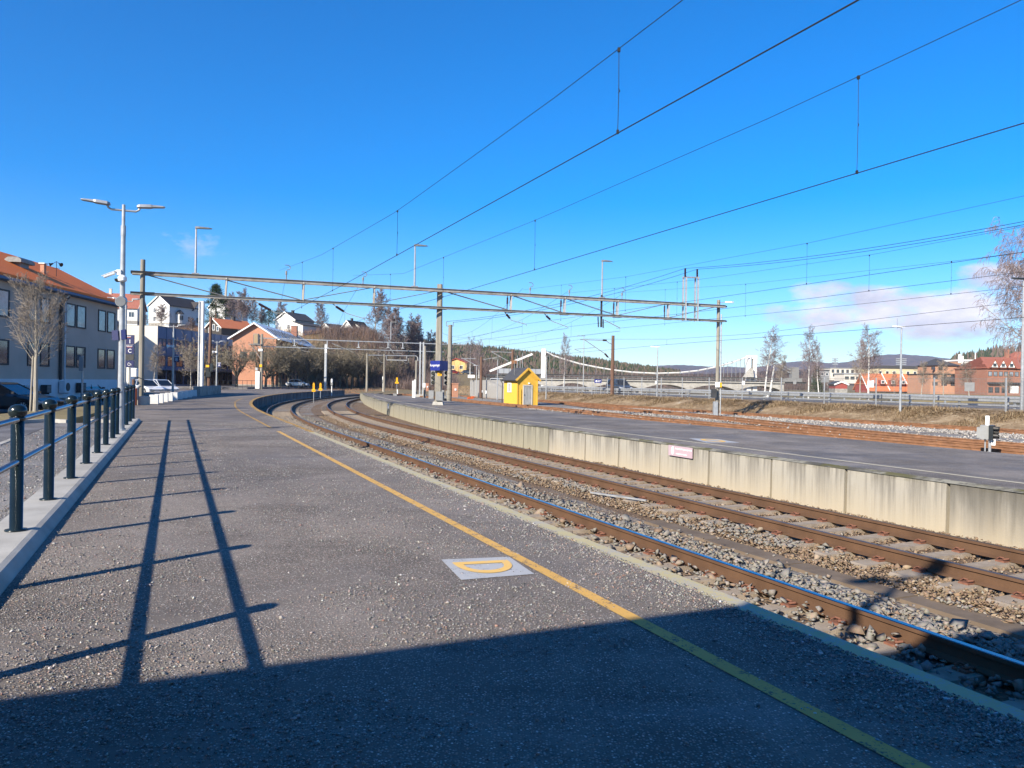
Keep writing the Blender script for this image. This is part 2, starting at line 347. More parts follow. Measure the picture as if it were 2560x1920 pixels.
MAT['wallgrey'] = streaked('grey_platform_wall', (.26, .25, .24), (.30, .29, .28), (.13, .13, .13))
k = NT('gravel_bed'); v = k.coord('Object'); c1 = k.ramp(k.vor(v, 22, 'Color'), [(0, (.14, .09, .055)), (.5, (.25, .165, .10)), (1, (.36, .27, .18))]); c2 = k.ramp(k.vor(v, 15, 'Color'), [(0, (.17, .165, .155)), (.5, (.28, .27, .25)), (1, (.42, .40, .37))])
mk = k.ramp(k.noise(v, .35, 6, .65), [(.42, 0.0), (.62, 1.0)]); cc = k.mix(mk, c1, c2); k.bump(k.vor(v, 18), .9, .04); MAT['bed'] = k.fin(cc, .95)
k = NT('brown_gravel_bed'); v = k.coord('Object'); c1 = k.ramp(k.vor(v, 24, 'Color'), [(0, (.13, .083, .05)), (.5, (.23, .15, .09)), (1, (.33, .235, .15))]); k.bump(k.vor(v, 24), .9, .035)
MAT['bedbrown'] = k.fin(k.mix(k.ramp(k.noise(v, .5, 5), [(.5, 0.0), (.75, .6)]), c1, (.30, .27, .235)), .95)
k = NT('yard_gravel'); v = k.coord('Object'); c1 = k.ramp(k.vor(v, 12, 'Color'), [(0, (.22, .20, .18)), (.5, (.36, .34, .31)), (1, (.54, .51, .47))]); k.bump(k.vor(v, 14), .9, .05)
MAT['yard'] = k.fin(k.mix(k.ramp(k.noise(v, .25, 6, .65), [(.46, 0.0), (.66, .85)]), c1, (.22, .165, .115)), .95)
k = NT('terrain'); v = k.coord('Object'); c1 = k.ramp(k.noise(v, .12, 8, .65), [(.3, (.17, .125, .065)), (.5, (.24, .185, .095)), (.7, (.15, .11, .07))]); k.bump(k.noise(v, 1.5, 6), .5, .3)
MAT['terrain'] = k.fin(c1, .98, K=.75)
k = NT('grass_field'); v = k.coord('Object'); c1 = k.ramp(k.noise(v, .25, 8, .65), [(.3, (.20, .165, .075)), (.52, (.30, .24, .115)), (.72, (.23, .17, .09))]); k.bump(k.noise(v, 5, 6), .5, .1)
MAT['field'] = k.fin(c1, .98)
k = NT('embankment_soil'); v = k.coord('Object'); c1 = k.ramp(k.noise(v, 1.1, 8, .7), [(.3, (.15, .10, .05)), (.5, (.27, .19, .11)), (.62, (.38, .29, .18)), (.70, (.46, .44, .40))]); k.bump(k.noise(v, 6, 8, .7), .9, .15)
MAT['embank'] = k.fin(c1, .98, K=.9)
k = NT('hillside'); v = k.coord('Object'); c1 = k.ramp(k.noise(v, .05, 9, .7), [(.3, (.10, .06, .035)), (.5, (.185, .115, .065)), (.62, (.24, .165, .085)), (.78, (.10, .085, .04))]); k.bump(k.noise(v, .9, 7, .7), 1.0, .6)
MAT['hill'] = k.fin(c1, .98)
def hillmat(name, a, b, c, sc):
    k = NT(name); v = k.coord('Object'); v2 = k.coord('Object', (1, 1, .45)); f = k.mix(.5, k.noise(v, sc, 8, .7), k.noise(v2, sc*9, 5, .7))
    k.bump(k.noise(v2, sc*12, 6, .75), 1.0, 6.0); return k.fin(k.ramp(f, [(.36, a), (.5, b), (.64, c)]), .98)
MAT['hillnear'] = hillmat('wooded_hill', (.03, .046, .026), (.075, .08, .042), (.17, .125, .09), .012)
MAT['hillfar'] = hillmat('far_wooded_hill', (.09, .095, .12), (.18, .155, .17), (.30, .23, .235), .006)  # pale purple of distant haze mixed into the wood colours
def brick(name, a, b, mortar, sc=(1, 1, 1)):
    k = NT(name); v = k.coord('Object'); sp = k.n('ShaderNodeSeparateXYZ'); k.t.links.new(v, sp.inputs[0])
    cx = k.n('ShaderNodeCombineXYZ'); k.t.links.new(k.math('ADD', sp.outputs[0], sp.outputs[1]), cx.inputs[0]); k.t.links.new(sp.outputs[2], cx.inputs[1])
    t = k.n('ShaderNodeTexBrick', Scale=4.0); k.t.links.new(cx.outputs[0], t.inputs['Vector']); k.set(t.inputs['Color1'], a); k.set(t.inputs['Color2'], b); k.set(t.inputs['Mortar'], mortar); t.inputs['Mortar Size'].default_value = .012
    col = k.mix(k.ramp(k.noise(v, .5, 6), [(.4, 0.0), (.7, .4)]), t.outputs['Color'], tuple(x*.7 for x in a)); return k.fin(col, .9, K=1)
MAT['brick'] = brick('red_brick', (.31, .135, .088), (.25, .11, .072), (.30, .24, .20))
MAT['brickorange'] = brick('orange_brick', (.45, .235, .145), (.39, .20, .125), (.36, .26, .2))
MAT['brickpink'] = brick('pinkish_brick', (.47, .22, .13), (.40, .18, .11), (.42, .33, .27))
def clad(name, c, pitch=.13, dirv='z', dark=.6, rough=.65):
    k = NT(name); v = k.coord('Object'); sp = k.n('ShaderNodeSeparateXYZ'); k.t.links.new(v, sp.inputs[0])
    p = sp.outputs[2] if dirv == 'z' else k.math('ADD', sp.outputs[0], sp.outputs[1])
    fr = k.math('FRACT', k.math('DIVIDE', p, pitch)); gap = k.ramp(fr, [(0.0, 1.0), (.1, 0.0)])
    col = k.mix(k.noise(v, 1.3, 6), tuple(x*.88 for x in c), c); col = k.mix(gap, col, tuple(x*dark for x in c)); k.bump(k.math('SUBTRACT', 1.0, gap), .4, .02); return k.fin(col, rough, K=.85)
MAT['whitewood'] = clad('white_cladding', (.80, .80, .77), .16)
MAT['darkclad'] = clad('brown_black_cladding', (.055, .048, .042), .18)
MAT['redclad'] = clad('red_cladding', (.33, .055, .04), .2, 'x')
MAT['yellowclad'] = clad('yellow_boards', (.84, .49, .065), .14, 'x', .72)
MAT['creamclad'] = clad('yellow_house_wall', (.66, .45, .17), .2)
def tiles(name, c, pu, pv, ax='x'):
    k = NT(name); v = k.coord('Object'); sp = k.n('ShaderNodeSeparateXYZ'); k.t.links.new(v, sp.inputs[0])
    a = k.math('FRACT', k.math('DIVIDE', sp.outputs[0 if ax == 'x' else 1], pu)); b = k.math('FRACT', k.math('DIVIDE', sp.outputs[2], pv))
    wa = k.math('SINE', k.math('MULTIPLY', a, 6.2832)); h = k.math('ADD', k.math('MULTIPLY', wa, .5), b)
    col = k.mix(k.noise(v, 1.2, 6), tuple(x*.8 for x in c), tuple(min(1, x*1.15) for x in c)); col = k.mix(k.ramp(b, [(0.0, .45), (.14, 0.0)]), col, tuple(x*.5 for x in c))
    k.bump(h, .3, .05); return k.fin(col, .7, K=.9)
MAT['orangetile'] = tiles('orange_roof_tiles', (1.0, .21, .03), .28, .16, 'y')
MAT['orangetilex'] = tiles('orange_roof_tiles_far', (.54, .175, .075), .35, .2, 'x')
MAT['redtile'] = tiles('red_roof_tiles', (.33, .12, .082), .35, .2, 'x')
MAT['darktile'] = tiles('dark_roof', (.045, .040, .040), .35, .2, 'x')
MAT['slate'] = tiles('slate_roof', (.065, .065, .07), .4, .2, 'x')
MAT['metalroof'] = tiles('pale_metal_roof', (.86, .86, .85), .6, 5.0, 'x')
MAT['stucco'] = pm('grey_stucco', (.47, .385, .32), .07, .6, .92, bump=.1, bscale=50, K=1)
MAT['plinth'] = pm('pale_plinth', (.60, .62, .64), .06, .8, .85, K=1)
MAT['cream'] = pm('cream_render', (.66, .615, .54), .05, .6, .9, K=.8)
MAT['paleyellow'] = pm('pale_yellow_render', (.74, .63, .40), .05, .6, .9)
MAT['shadebluepanel'] = pm('shade_blue_panel', (.15, .245, .40), .12, .5, .7)  # blue of the shade on the office front, put into the base colour
MAT['greypanel'] = pm('grey_panel', (.30, .31, .32), .12, .5, .7)
MAT['greywood'] = clad('weathered_board_fence', (.36, .35, .33), .16, 'x', .5)
MAT['doorgrey'] = pm('peeling_grey_door', (.42, .43, .42), .25, 3, .85, stretch=(5, 5, .6), dirt=(.62, .61, .57))
MAT['bluewater'] = None
k = NT('river_water'); v = k.coord('Object'); k.bump(k.noise(v, .8, 5), .25, .08); MAT['bluewater'] = k.fin((.02, .05, .09), .08, 0, .6)
k = NT('roof_panel_silver'); MAT['silver'] = k.fin((.55, .56, .57), .4, .4)
def carpaint(name, c): 
    k = NT(name); m = k.fin(c, .28, 0.0, .5); k.b.inputs['Coat Weight'].default_value = .8; k.b.inputs['Coat Roughness'].default_value = .05; return m
MAT['carwhite'] = carpaint('white_car_paint', (1.0, 1.0, 1.0)); MAT['carblack'] = carpaint('black_car_paint', (.014, .015, .018)); MAT['carblue'] = carpaint('dark_blue_van_paint', (.035, .05, .075))
MAT['carred'] = carpaint('red_car_paint', (.35, .03, .02)); MAT['cargrey'] = carpaint('grey_car_paint', (.16, .17, .18))
MAT['lens'] = pm('lamp_lens', (.62, .65, .68), .1, 3, .1, spec=.8)
# ---------------------------------------------------------------- terrain: one sheet to the horizon
def sm(a, b, x):
    t = max(0.0, min(1.0, (x-a)/(b-a))); return t*t*(3-2*t)
def edgeD(s):        # foot of the embankment on the far side of the yard
    return 42.6
def ground_z(x, y):
    s, D = SD((x, y)); r = math.hypot(x, y)
    z = .05
    if y < 125 and D > -1.0:
        z = -.55 if D < 49 else .70
        if s > 104 and D < 60: z = -.55 if x < 8 else .7
    elif y >= 125:
        a = x/max(y, 1)
        z = .46
        if x > -60 and x < 6 and y < 320: z = -.55
        if x >= 6 and y < 132: z = .70
        if x >= 6 and y >= 132:
            if a < .36: z = .7-5.2*sm(132, 142, y)*(1-sm(330, 352, y))*(1-sm(.325, .36, a))
            else: z = .7
        # the hill with the houses
        h = sm(-.115, -.19, a)*sm(170, 212, y)*15.0
        if y > 212: h += sm(-.10, -.2, a)*sm(225, 420, y)*9.0
        h2 = sm(-.085, -.16, a)*sm(215, 300, y)*13.0
        z = max(z, h, h2, sm(.0, -.05, a)*sm(170, 280, y)*5.0)
    if r > 420: z = z+sm(420, 900, r)*6
    return z
mb = MB(); NA, NR = 240, 110
radii = [2.5*(4600/2.5)**(i/(NR-1)) for i in range(NR)]
angs = [math.radians(-84+168*i/(NA-1)) for i in range(NA)]
vs = [(r*math.sin(a), r*math.cos(a), ground_z(r*math.sin(a), r*math.cos(a))) for r in radii for a in angs]
mb.add(vs, [(i*NA+j, (i+1)*NA+j, (i+1)*NA+j+1, i*NA+j+1) for i in range(NR-1) for j in range(NA-1)][::1])
mb.f = [tuple(reversed(f)) for f in mb.f]
structure(mb.build('ground', MAT['terrain'], smooth=True))
# ground behind and beside the camera
structure(MB().prism([(-400, -300), (-60, -300), (-60, 30), (-400, 30)], -.9, -.6).build('ground', MAT['terrain']))
structure(MB().prism([(-58, -60), (W(-60, -1.4).x, W(-60, -1.4).y), (W(2, -1.4).x, W(2, -1.4).y), (-58, 2)], -.9, .46).build('ground', MAT['terrain']))

# river
structure(MB().prism([(4, 138), (118, 134), (120, 352), (4, 352)], -3.0, -1.9).build('river', MAT['bluewater']))

# ---------------------------------------------------------------- platform at the near side
def strip(name, f0, f1, ss, mat, parent=None, z=None):
    a = [f0(s) for s in ss]; b = [f1(s) for s in ss]; m = MB()
    if z is not None:
        a = [(p[0], p[1], z) for p in a]; b = [(p[0], p[1], z) for p in b]
    m.sheet(a, b); m.f = [tuple(reversed(f)) for f in m.f]
    return m.build(name, mat, parent)
def frange(a, b, st):
    n = max(1, int(round((b-a)/st))); return [a+(b-a)*i/n for i in range(n+1)]
P1L = [(-14, -1.02), (27.0, -1.02), (27.4, -9.0), (60, -11.0)]
LEFT = [(-20, -1.0), (27.2, -1.0), (27.6, -2.6), (43, -2.6), (58, -1.9), (66, -2.4), (68, -9.5), (100, -8), (130, -4)]
def leftD(s):
    for (a, x), (b, y) in zip(LEFT, LEFT[1:]):
        if s <= b: return x+(y-x)*(s-a)/(b-a)
    return LEFT[-1][1]
plat = structure(strip('platform', lambda s: TRK(leftD(s), s, PZ), lambda s: TRK(3.26, s, PZ), frange(-14, 27.1, 1.5)+frange(27.25, 112, 1.5), MAT['asphalt']))
ml = MB(); sl = frange(27.3, 112, 1.5); ml.sheet([TRK(leftD(s), s, PZ) for s in sl], [TRK(leftD(s), s, -.2) for s in sl]); ml.build('platform_wall', MAT['concrete'], plat)
strip('coping', lambda s: TRK(3.26, s, PZ), lambda s: TRK(3.43, s, PZ-.004), frange(-14, 21, 1.0), MAT['edgeworn'], plat)
strip('coping', lambda s: TRK(3.26, s, PZ), lambda s: TRK(3.43, s, PZ-.004), frange(21, 112, 1.5), MAT['ylineworn'], plat)
wallm = MB(); ss = frange(-14, 112, 1.0)
wallm.sheet([TRK(3.42, s, PZ-.006) for s in ss], [TRK(3.40, s, -.4) for s in ss]); wallm.f = [tuple(reversed(f)) for f in wallm.f]
for s in ss[::2]: wallm.bar(TRK(3.425, s, -.4), TRK(3.445, s, PZ-.02), .05, .03)
wallm.build('platform_wall', MAT['wallgrey'], plat)
strip('safety_line', lambda s: TRK(2.483, s, PZ+.004), lambda s: TRK(2.578, s, PZ+.004), frange(-2, 21.4, .6), MAT['yline'], plat)
strip('safety_line', lambda s: TRK(2.48, s, PZ+.004), lambda s: TRK(2.555, s, PZ+.004), frange(22.9, 46, 1.0), MAT['ylineworn'], plat)
m = MB()
for i in range(4):
    s = 47.2+i*2.6; a = [TRK(2.40, q, PZ+.004) for q in frange(s, s+1.5, .5)]; b = [TRK(2.53, q, PZ+.004) for q in frange(s, s+1.5, .5)]; m.sheet(a, b)
m.f = [tuple(reversed(f)) for f in m.f]; m.build('safety_line', MAT['ylineworn'], plat)
m = MB(); a_, b_ = G(545, 1088.5, PZ), G(790, 1087, PZ); dv = (b_-a_).normalized(); nv = Vector((-dv.y, dv.x, 0))*.045
m.add([(p.x, p.y, PZ+.003) for p in (a_-nv, b_-nv, b_+nv, a_+nv)], [(0, 1, 2, 3)]); m.build('seam', MAT['seam'], plat)
# painted letter D on a grey patch
q = [G(1103, 1400, PZ), G(1273, 1393, PZ), G(1336, 1436, PZ), G(1153, 1451, PZ)]
m = MB(); m.add([(p.x, p.y, PZ+.004) for p in q], [(3, 2, 1, 0)]); m.build('painted_patch', MAT['patchgrey'], plat)
def quadmap(u, v):
    return q[0]*(1-u)*(1-v)+q[1]*u*(1-v)+q[2]*u*v+q[3]*(1-u)*v
outer = []; inner = []
for i in range(25):
    t = math.pi*i/24; outer.append((.5-.40*math.cos(t), .20+.62*math.sin(t)**.8)); inner.append((.5-.275*math.cos(t), .335+.34*math.sin(t)**.8))
rim = outer+[(.9, .17), (.1, .17)]
m = MB()
def lv(u, v): p = quadmap(u, v); return (p.x, p.y, PZ+.008)
m.add([lv(*p) for p in outer]+[lv(*p) for p in inner], [(i, i+1, 25+i+1, 25+i) for i in range(24)])
m.add([lv(.1, .20), lv(.9, .20), lv(.775, .335), lv(.225, .335)], [(0, 1, 2, 3)])
for i, f in enumerate(m.f):
    a, b, c_ = [Vector(m.v[j]) for j in f[:3]]
    if (b-a).cross(c_-a).z < 0: m.f[i] = tuple(reversed(f))
m.build('painted_letter', MAT['yletter'], plat)
p = G(500, 1010, PZ); tag(MB().lathe([(0.0, .012), (.33, .012), (.36, .004)], 20, (p.x, p.y, PZ)).build('manhole_cover', MAT['darkmetal']), 'dark round cover lying flush in the near platform past the railing', 'manhole cover')

# kerb beam that carries the railing
kb = MB(); ss = frange(-12, 27.2, 1.0); KZ = PZ+.09
prof = [(-1.42, PZ-.2), (-1.42, KZ), (-1.10, KZ), (-1.06, KZ-.012), (-.99, PZ-.02)]
kb.loft([[W(s, d, z) for d, z in prof] for s in ss]); kb.f = [tuple(reversed(f)) for f in kb.f]
structure(kb.build('kerb', MAT['concbright']))

# ---------------------------------------------------------------- street side behind the railing
pv = structure(MB().prism([tuple(W(s, d)[:2]) for s, d in ((-14, -1.40), (26.4, -1.40), (26.4, -3.2), (-14, -3.2))], PZ-.3, PZ-.012).build('pavement', MAT['pavegravel']))
a1, a2, a3 = G(0, 1127, .6), G(165, 1061, .6), G(290, 1012, .6)
k0 = MB()
for d0, d1, zt in ((-3.2, -3.32, .625),):
    k0.loft([[W(s, d0, .3), W(s, d1, .3), W(s, d1, zt), W(s, d0, zt)] for s in frange(-14, 20.5, 2)])
structure(k0.build('kerb', MAT['concbright']))
structure(MB().prism([tuple(W(s, d)[:2]) for s, d in ((-20, -3.30), (27.4, -3.30), (27.4, -8.6), (20, -9.6), (-20, -9.6))], .2, .575).build('road', MAT['roadasph']))
# grass island with a stone kerb, where the street tree stands
gi = [G(-40, 1062, .6), G(120, 1053, .6), G(172, 1056, .6), G(178, 1048, .62), G(285, 1022, .62), G(250, 1012, .62), G(160, 1021, .62), G(-40, 1040, .62)]
structure(MB().prism([tuple(p[:2]) for p in gi], .3, .64).build('lawn', MAT['field']))
k1 = MB()
for a, b in ((gi[0], gi[1]), (gi[1], gi[2]), (gi[2], gi[3])):
    n_ = max(1, int((b-a).length/1.0))
    for i in range(n_):
        p0 = a.lerp(b, i/n_); p1 = a.lerp(b, (i+.97)/n_); k1.bar((p0.x, p0.y, .60), (p1.x, p1.y, .60), .14, .16)
structure(k1.build('kerb', MAT['concbright']))
# parking area in front of the grey building and the office block
structure(MB().prism([(-75, 10), tuple(W(10, -9.4)[:2]), tuple(W(27.5, -2.0)[:2]), tuple(W(43, -2.0)[:2]), tuple(W(66, -1.5)[:2]), tuple(W(95, -8)[:2]), (-45, 128), (-75, 128)], -.2, .18).build('parking_area', MAT['roadasph']))
st = structure(MB().prism([(-75, 128), (-44, 128), (-38, 172), (-60, 172), (-110, 172)], .2, .56).build('street', MAT['roadasph']))

# ---------------------------------------------------------------- island platform
FT = [(-20, 17.0), (28, 17.0), (45, 17.7), (60, 18.5), (75, 19.3), (87, 19.9)]
NTB = [(-20, 10.85), (23, 10.85), (30, 11.0), (37.3, 11.45), (45, 12.25), (52.9, 13.2), (62, 14.65), (72.65, 16.4), (80, 17.9), (87, 19.3)]
def tab(T, s):
    f = lambda q: T[0][1] if q <= T[0][0] else next((a+(b-a)*(q-p)/(r-p) for (p, a), (r, b) in zip(T, T[1:]) if q <= r), T[-1][1])
    return sum(f(s+d) for d in (-3, -1.5, 0, 1.5, 3))/5
far2 = lambda s: tab(FT, s)
def near2(s):
    return tab(NTB, s)
ss2 = frange(-14, 86, 1.5)
p2 = structure(strip('platform', lambda s: W(s, near2(s)+.16, PZ), lambda s: W(s, max(far2(s), near2(s)+.6), PZ), ss2, MAT['asphalt2']))
strip('coping', lambda s: W(s, near2(s)-.01, PZ-.03), lambda s: W(s, near2(s)+.16, PZ+.002), ss2, MAT['wallblock'], p2)
strip('safety_line', lambda s: W(s, near2(s)+.86, PZ+.004), lambda s: W(s, near2(s)+.96, PZ+.004), frange(-14, 72, 1.5), MAT['wline'], p2)
m = MB(); m.sheet([W(s, far2(s), PZ-.01) for s in ss2], [W(s, far2(s)+.02, -.4) for s in ss2]); m.build('platform_wall', MAT['wallgrey'], p2)
# near face: every panel its own piece; the old blocks further on are narrow
def panel(s0, s1, mat, rng):
    m = MB(); off = rng.uniform(-.012, .012); o_ = W(s0, near2(s0)+off, 0); pts = frange(s0+.03, s1-.03, 1.2)
    rings = []
    for s in pts:
        d = near2(s)+off; rings.append([Vector(W(s, d, -.42))-o_, Vector(W(s, d+.16, -.42))-o_, Vector(W(s, d+.16, PZ-.035))-o_, Vector(W(s, d+.012, PZ-.035))-o_])
    m.loft(rings); return m.build('wall_panel', mat, p2, loc=o_)
rng = random.Random(4)
joints = [SD(WD(x, y, 10.85))[0] for x, y in ((2368, 1260), (2113, 1215), (1928, 1180), (1772, 1160), (1649, 1140), (1545, 1125), (1462, 1110))]
edges = [-14, -9, -3.5, 1.2]+joints
edges = sorted(set([round(e, 2) for e in edges]))
s_ = edges[-1]+2.4; edges.append(s_)
n_big = len(edges)
while s_ < 46: s_ += rng.uniform(.95, 1.15); edges.append(s_)
while s_ < 85: s_ += 2.2; edges.append(s_)
for i in range(len(edges)-1):
    if edges[i+1]-edges[i] < .3: continue
    panel(edges[i], edges[i+1], MAT['wallpanel'] if i < n_big-1 else MAT['wallblock'], rng)
m = MB(); m.sheet([W(s, near2(s)+.10, PZ-.04) for s in ss2], [W(s, near2(s)+.10, -.42) for s in ss2]); m.f = [tuple(reversed(f)) for f in m.f]; m.build('joint_backing', MAT['dkgrey'], p2)
m = MB(); e0 = 86; m.sheet([W(e0, near2(e0)+.1, PZ), W(e0, far2(e0), PZ)], [W(e0, near2(e0)+.1, -.4), W(e0, far2(e0), -.4)]); m.build('end_wall', MAT['wallblock'], p2)
q2 = [G(1722, 1096, PZ), G(1795, 1098, PZ), G(1850, 1107, PZ), G(1765, 1107, PZ)]
m = MB(); m.add([(p.x, p.y, PZ+.004) for p in q2], [(3, 2, 1, 0)]); m.build('painted_patch', MAT['patchgrey'], p2)
m = MB(); c2_ = sum(q2, Vector())/4
ring_o = [c2_+(q2[1]-q2[0])*.36*math.cos(t)+(q2[3]-q2[0])*.36*math.sin(t) for t in [2*math.pi*i/24 for i in range(25)]]
ring_i = [c2_+(q2[1]-q2[0])*.22*math.cos(t)+(q2[3]-q2[0])*.22*math.sin(t) for t in [2*math.pi*i/24 for i in range(25)]]
m.sheet([(p.x, p.y, PZ+.008) for p in ring_o], [(p.x, p.y, PZ+.008) for p in ring_i])
if (Vector(m.v[1])-Vector(m.v[0])).cross(Vector(m.v[25])-Vector(m.v[0])).z < 0: m.f = [tuple(reversed(f)) for f in m.f]
m.build('painted_letter', MAT['yletter'], p2)

# ---------------------------------------------------------------- track beds
structure(strip('track_bed', lambda s: TRK(3.38, s, -.215), lambda s: TRK(7.15, s, -.23), frange(-14, 175, 1.0), MAT['bed']))
structure(strip('track_bed', lambda s: TRK(7.15, s, -.23), lambda s: TRK(12.5 if s < 88 else 40, s, -.235), frange(-14, 175, 1.0), MAT['bedbrown']))
structure(strip('yard_ground', lambda s: W(s, 16.6, -.20), lambda s: W(s, 42.8, -.19), frange(-14, 165, 2.0), MAT['yard']))
structure(strip('yard_ground', lambda s: TRK(-2, s, -.26), lambda s: TRK(60, s, -.26), frange(88, 215, 2.0), MAT['yard']))
structure(strip('track_bed', lambda s: TRK(-30, s, -.05), lambda s: TRK(3.2, s, -.12), frange(112.2, 215, 2.0), MAT['bedbrown']))

def rail_mesh(path, mats, head_first=True, w_head=.072, base=.14, h=.165):
    m = MB(); pr = [(-base/2, -h), (base/2, -h), (base/2, -h+.012), (.012, -h+.035), (.010, -.045), (w_head/2, -.038), (w_head/2, -.006), (w_head/2-.008, 0), (-w_head/2+.008, 0), (-w_head/2, -.006), (-w_head/2, -.038), (-.010, -.045), (-.012, -h+.035), (-base/2, -h+.012)]
    k = len(pr); rings = []
    for i, p in enumerate(path):
        a = path[max(0, i-1)]; b = path[min(len(path)-1, i+1)]; t = (b-a).normalized(); nx = Vector((t.y, -t.x, 0))
        rings.append([p+nx*x+Vector((0, 0, z)) for x, z in pr])
    m.loft(rings); m.f = [tuple(reversed(f)) for f in m.f]
    for i in range(len(rings)-1):
        m.m[i*k+7] = 1; m.m[i*k+6] = 1; m.m[i*k+8] = 1
    return m
def sleeper_mesh(conc=True):
    m = MB()
    if conc:
        for x0, x1, z0, z1 in ((-1.25, -.55, -.145, -.155), (-.55, .55, -.155, -.155), (.55, 1.25, -.155, -.145)):
            t0, t1 = (-.172, -.172)
        rings = []
        for x, wz, zt in ((-1.28, .10, -.20), (-1.22, .125, -.176), (-.60, .125, -.172), (-.42, .11, -.176), (.42, .11, -.176), (.60, .125, -.172), (1.22, .125, -.176), (1.28, .10, -.20)):
            rings.append([(x, -wz-.02, -.36), (x, wz+.02, -.36), (x, wz, zt), (x, -wz, zt)])
        m.loft(rings)
    else: m.box((0, 0, -.235), (2.5, .23, .14))
    return m
def clip_mesh():
    m = MB()
    for sx in (-1, 1):
        pts = [Vector((sx*.055, -.05, -.150)), Vector((sx*.10, -.065, -.125)), Vector((sx*.145, -.035, -.135)), Vector((sx*.12, .0, -.150)), Vector((sx*.075, .01, -.135)), Vector((sx*.10, .05, -.125)), Vector((sx*.15, .055, -.14))]
        m.tube(pts, .0105, 5); m.box((sx*.125, .0, -.163), (.10, .12, .02))
    return m
SLEEPER = sleeper_mesh().build('sleeper', MAT['sleeper']); SLEEPME = SLEEPER.data; bpy.data.objects.remove(SLEEPER)
CLIP = clip_mesh().build('rail_clip', MAT['clip']); CLIPME = CLIP.data; bpy.data.objects.remove(CLIP)
TIMB = sleeper_mesh(False).build('sleeper', MAT['oldsleeper']); TIMBME = TIMB.data; bpy.data.objects.remove(TIMB)
def lay_track(label, center, s0, s1, mats, pitch=.6, nsep=100, conc=True, first=None, clips=45, drop=0.0, first_s=None):
    t = thing('railway_track', label, 'railway track', (0, 0, 0), 0, 'railway tracks in the station yard')
    ss = frange(s0, s1, .8)
    ctr = [Vector(center(s)) for s in ss]
    for sg in (-1, 1):
        path = []
        for i, p in enumerate(ctr):
            a = ctr[max(0, i-1)]; b = ctr[min(len(ctr)-1, i+1)]; d = (b-a).normalized(); path.append(p+Vector((d.y, -d.x, 0))*(.7535*sg))
        rail_mesh(path, None).build('rail', mats, t)
    k = 0; s = first_s if first_s is not None else s0+.3; far = MB(); rg = random.Random(3)
    while s < s1-.3:
        p = Vector(center(s)); d = (Vector(center(s+.2))-Vector(center(s-.2))).normalized(); rz = math.atan2(-d.x, d.y)
        rz += rg.uniform(-.012, .012)
        if k < nsep:
            o = bpy.data.objects.new('sleeper', SLEEPME if conc else TIMBME); COL.objects.link(o); o.parent = t; o.location = (p.x, p.y, p.z-drop*rg.random()); o.rotation_euler = (0, 0, rz)
            if k < clips:
                for sg in (-1, 1):
                    c_ = bpy.data.objects.new('rail_clip', CLIPME); COL.objects.link(c_); c_.parent = o; c_.location = (.7535*sg, 0, 0)
        else:
            ca, sa = math.cos(rz), math.sin(rz); hx, hy = 1.25, .12
            far.add([(p.x+x*ca-y*sa, p.y+x*sa+y*ca, p.z-.175) for x, y in ((-hx, -hy), (hx, -hy), (hx, hy), (-hx, hy))], [(0, 1, 2, 3)])
        k += 1; s += pitch
    if far.f: far.build('sleeper', MAT['sleeper'] if conc else MAT['oldsleeper'], t)['kind'] = 'stuff'
    return t
TR1 = lay_track('curving track with a shiny rail right beside the near platform', lambda s: TRK(5.03, s), -8, 185, [MAT['railside'], MAT['railtop']], .62, 100, True, clips=46)
TR2 = lay_track('brown-railed track running below the streaked wall of the island platform', lambda s: TRK(9.10, s), -4, 185, [MAT['railside'], MAT['railworn']], .60, 100, True, clips=60)
def interp(tab, s):
    for (a, x), (b, y) in zip(tab, tab[1:]):
        if s <= b: return x+(y-x)*sm(a, b, s) if s >= a else x
    return tab[-1][1]
T3 = [(-5, 26.75), (34, 26.8), (62, 28.9), (120, 33.0), (150, 36.0)]
T4 = [(-5, 29.0), (20, 29.3), (52, 34.4), (84, 40.0), (150, 42.4)]
def lin(tab, s):
    for (a, x), (b, y) in zip(tab, tab[1:]):
        if s <= b: return x+(y-x)*max(0, (s-a))/(b-a)
    return tab[-1][1]
RUST = [MAT['rust'], MAT['rust']]
lay_track('rusty track passing right in front of the yellow hut', lambda s: W(s, interp(T3, s)), 6, 150, RUST, .65, 60, False, clips=0, first_s=12)
lay_track('rusty track that runs behind the yellow hut and joins its neighbour at the right', lambda s: W(s, interp(T4, s)), 9, 112, RUST, .65, 60, False, clips=0, first_s=15)
lay_track('rusty outermost track along the foot of the dry grass bank', lambda s: W(s, 39.65+.35*sm(60, 90, s)), 10, 108, RUST, .65, 60, False, clips=0, first_s=18)
lay_track('rusty track emerging beyond the tip of the island platform', lambda s: W(s, 23.2+max(0, s-80)*.10), 74, 140, RUST, .65, 60, False, clips=0)

# cable duct between the two main tracks
cd = thing('cable_duct', 'low concrete cable duct half buried in ballast between the two main tracks', 'cable duct')
for i in range(6):
    s = 1.0+i*1.6; m = MB(); j = random.Random(i).uniform(-.03, .03)
    m.loft([[W(q_, 6.98+j, -.30), W(q_, 7.36+j, -.30), W(q_, 7.34+j, -.192), W(q_, 7.0+j, -.192)] for q_ in (s+.02, s+1.58)]); m.f = [tuple(reversed(f)) for f in m.f]
    m.build('lid', MAT['ductlid'], cd)

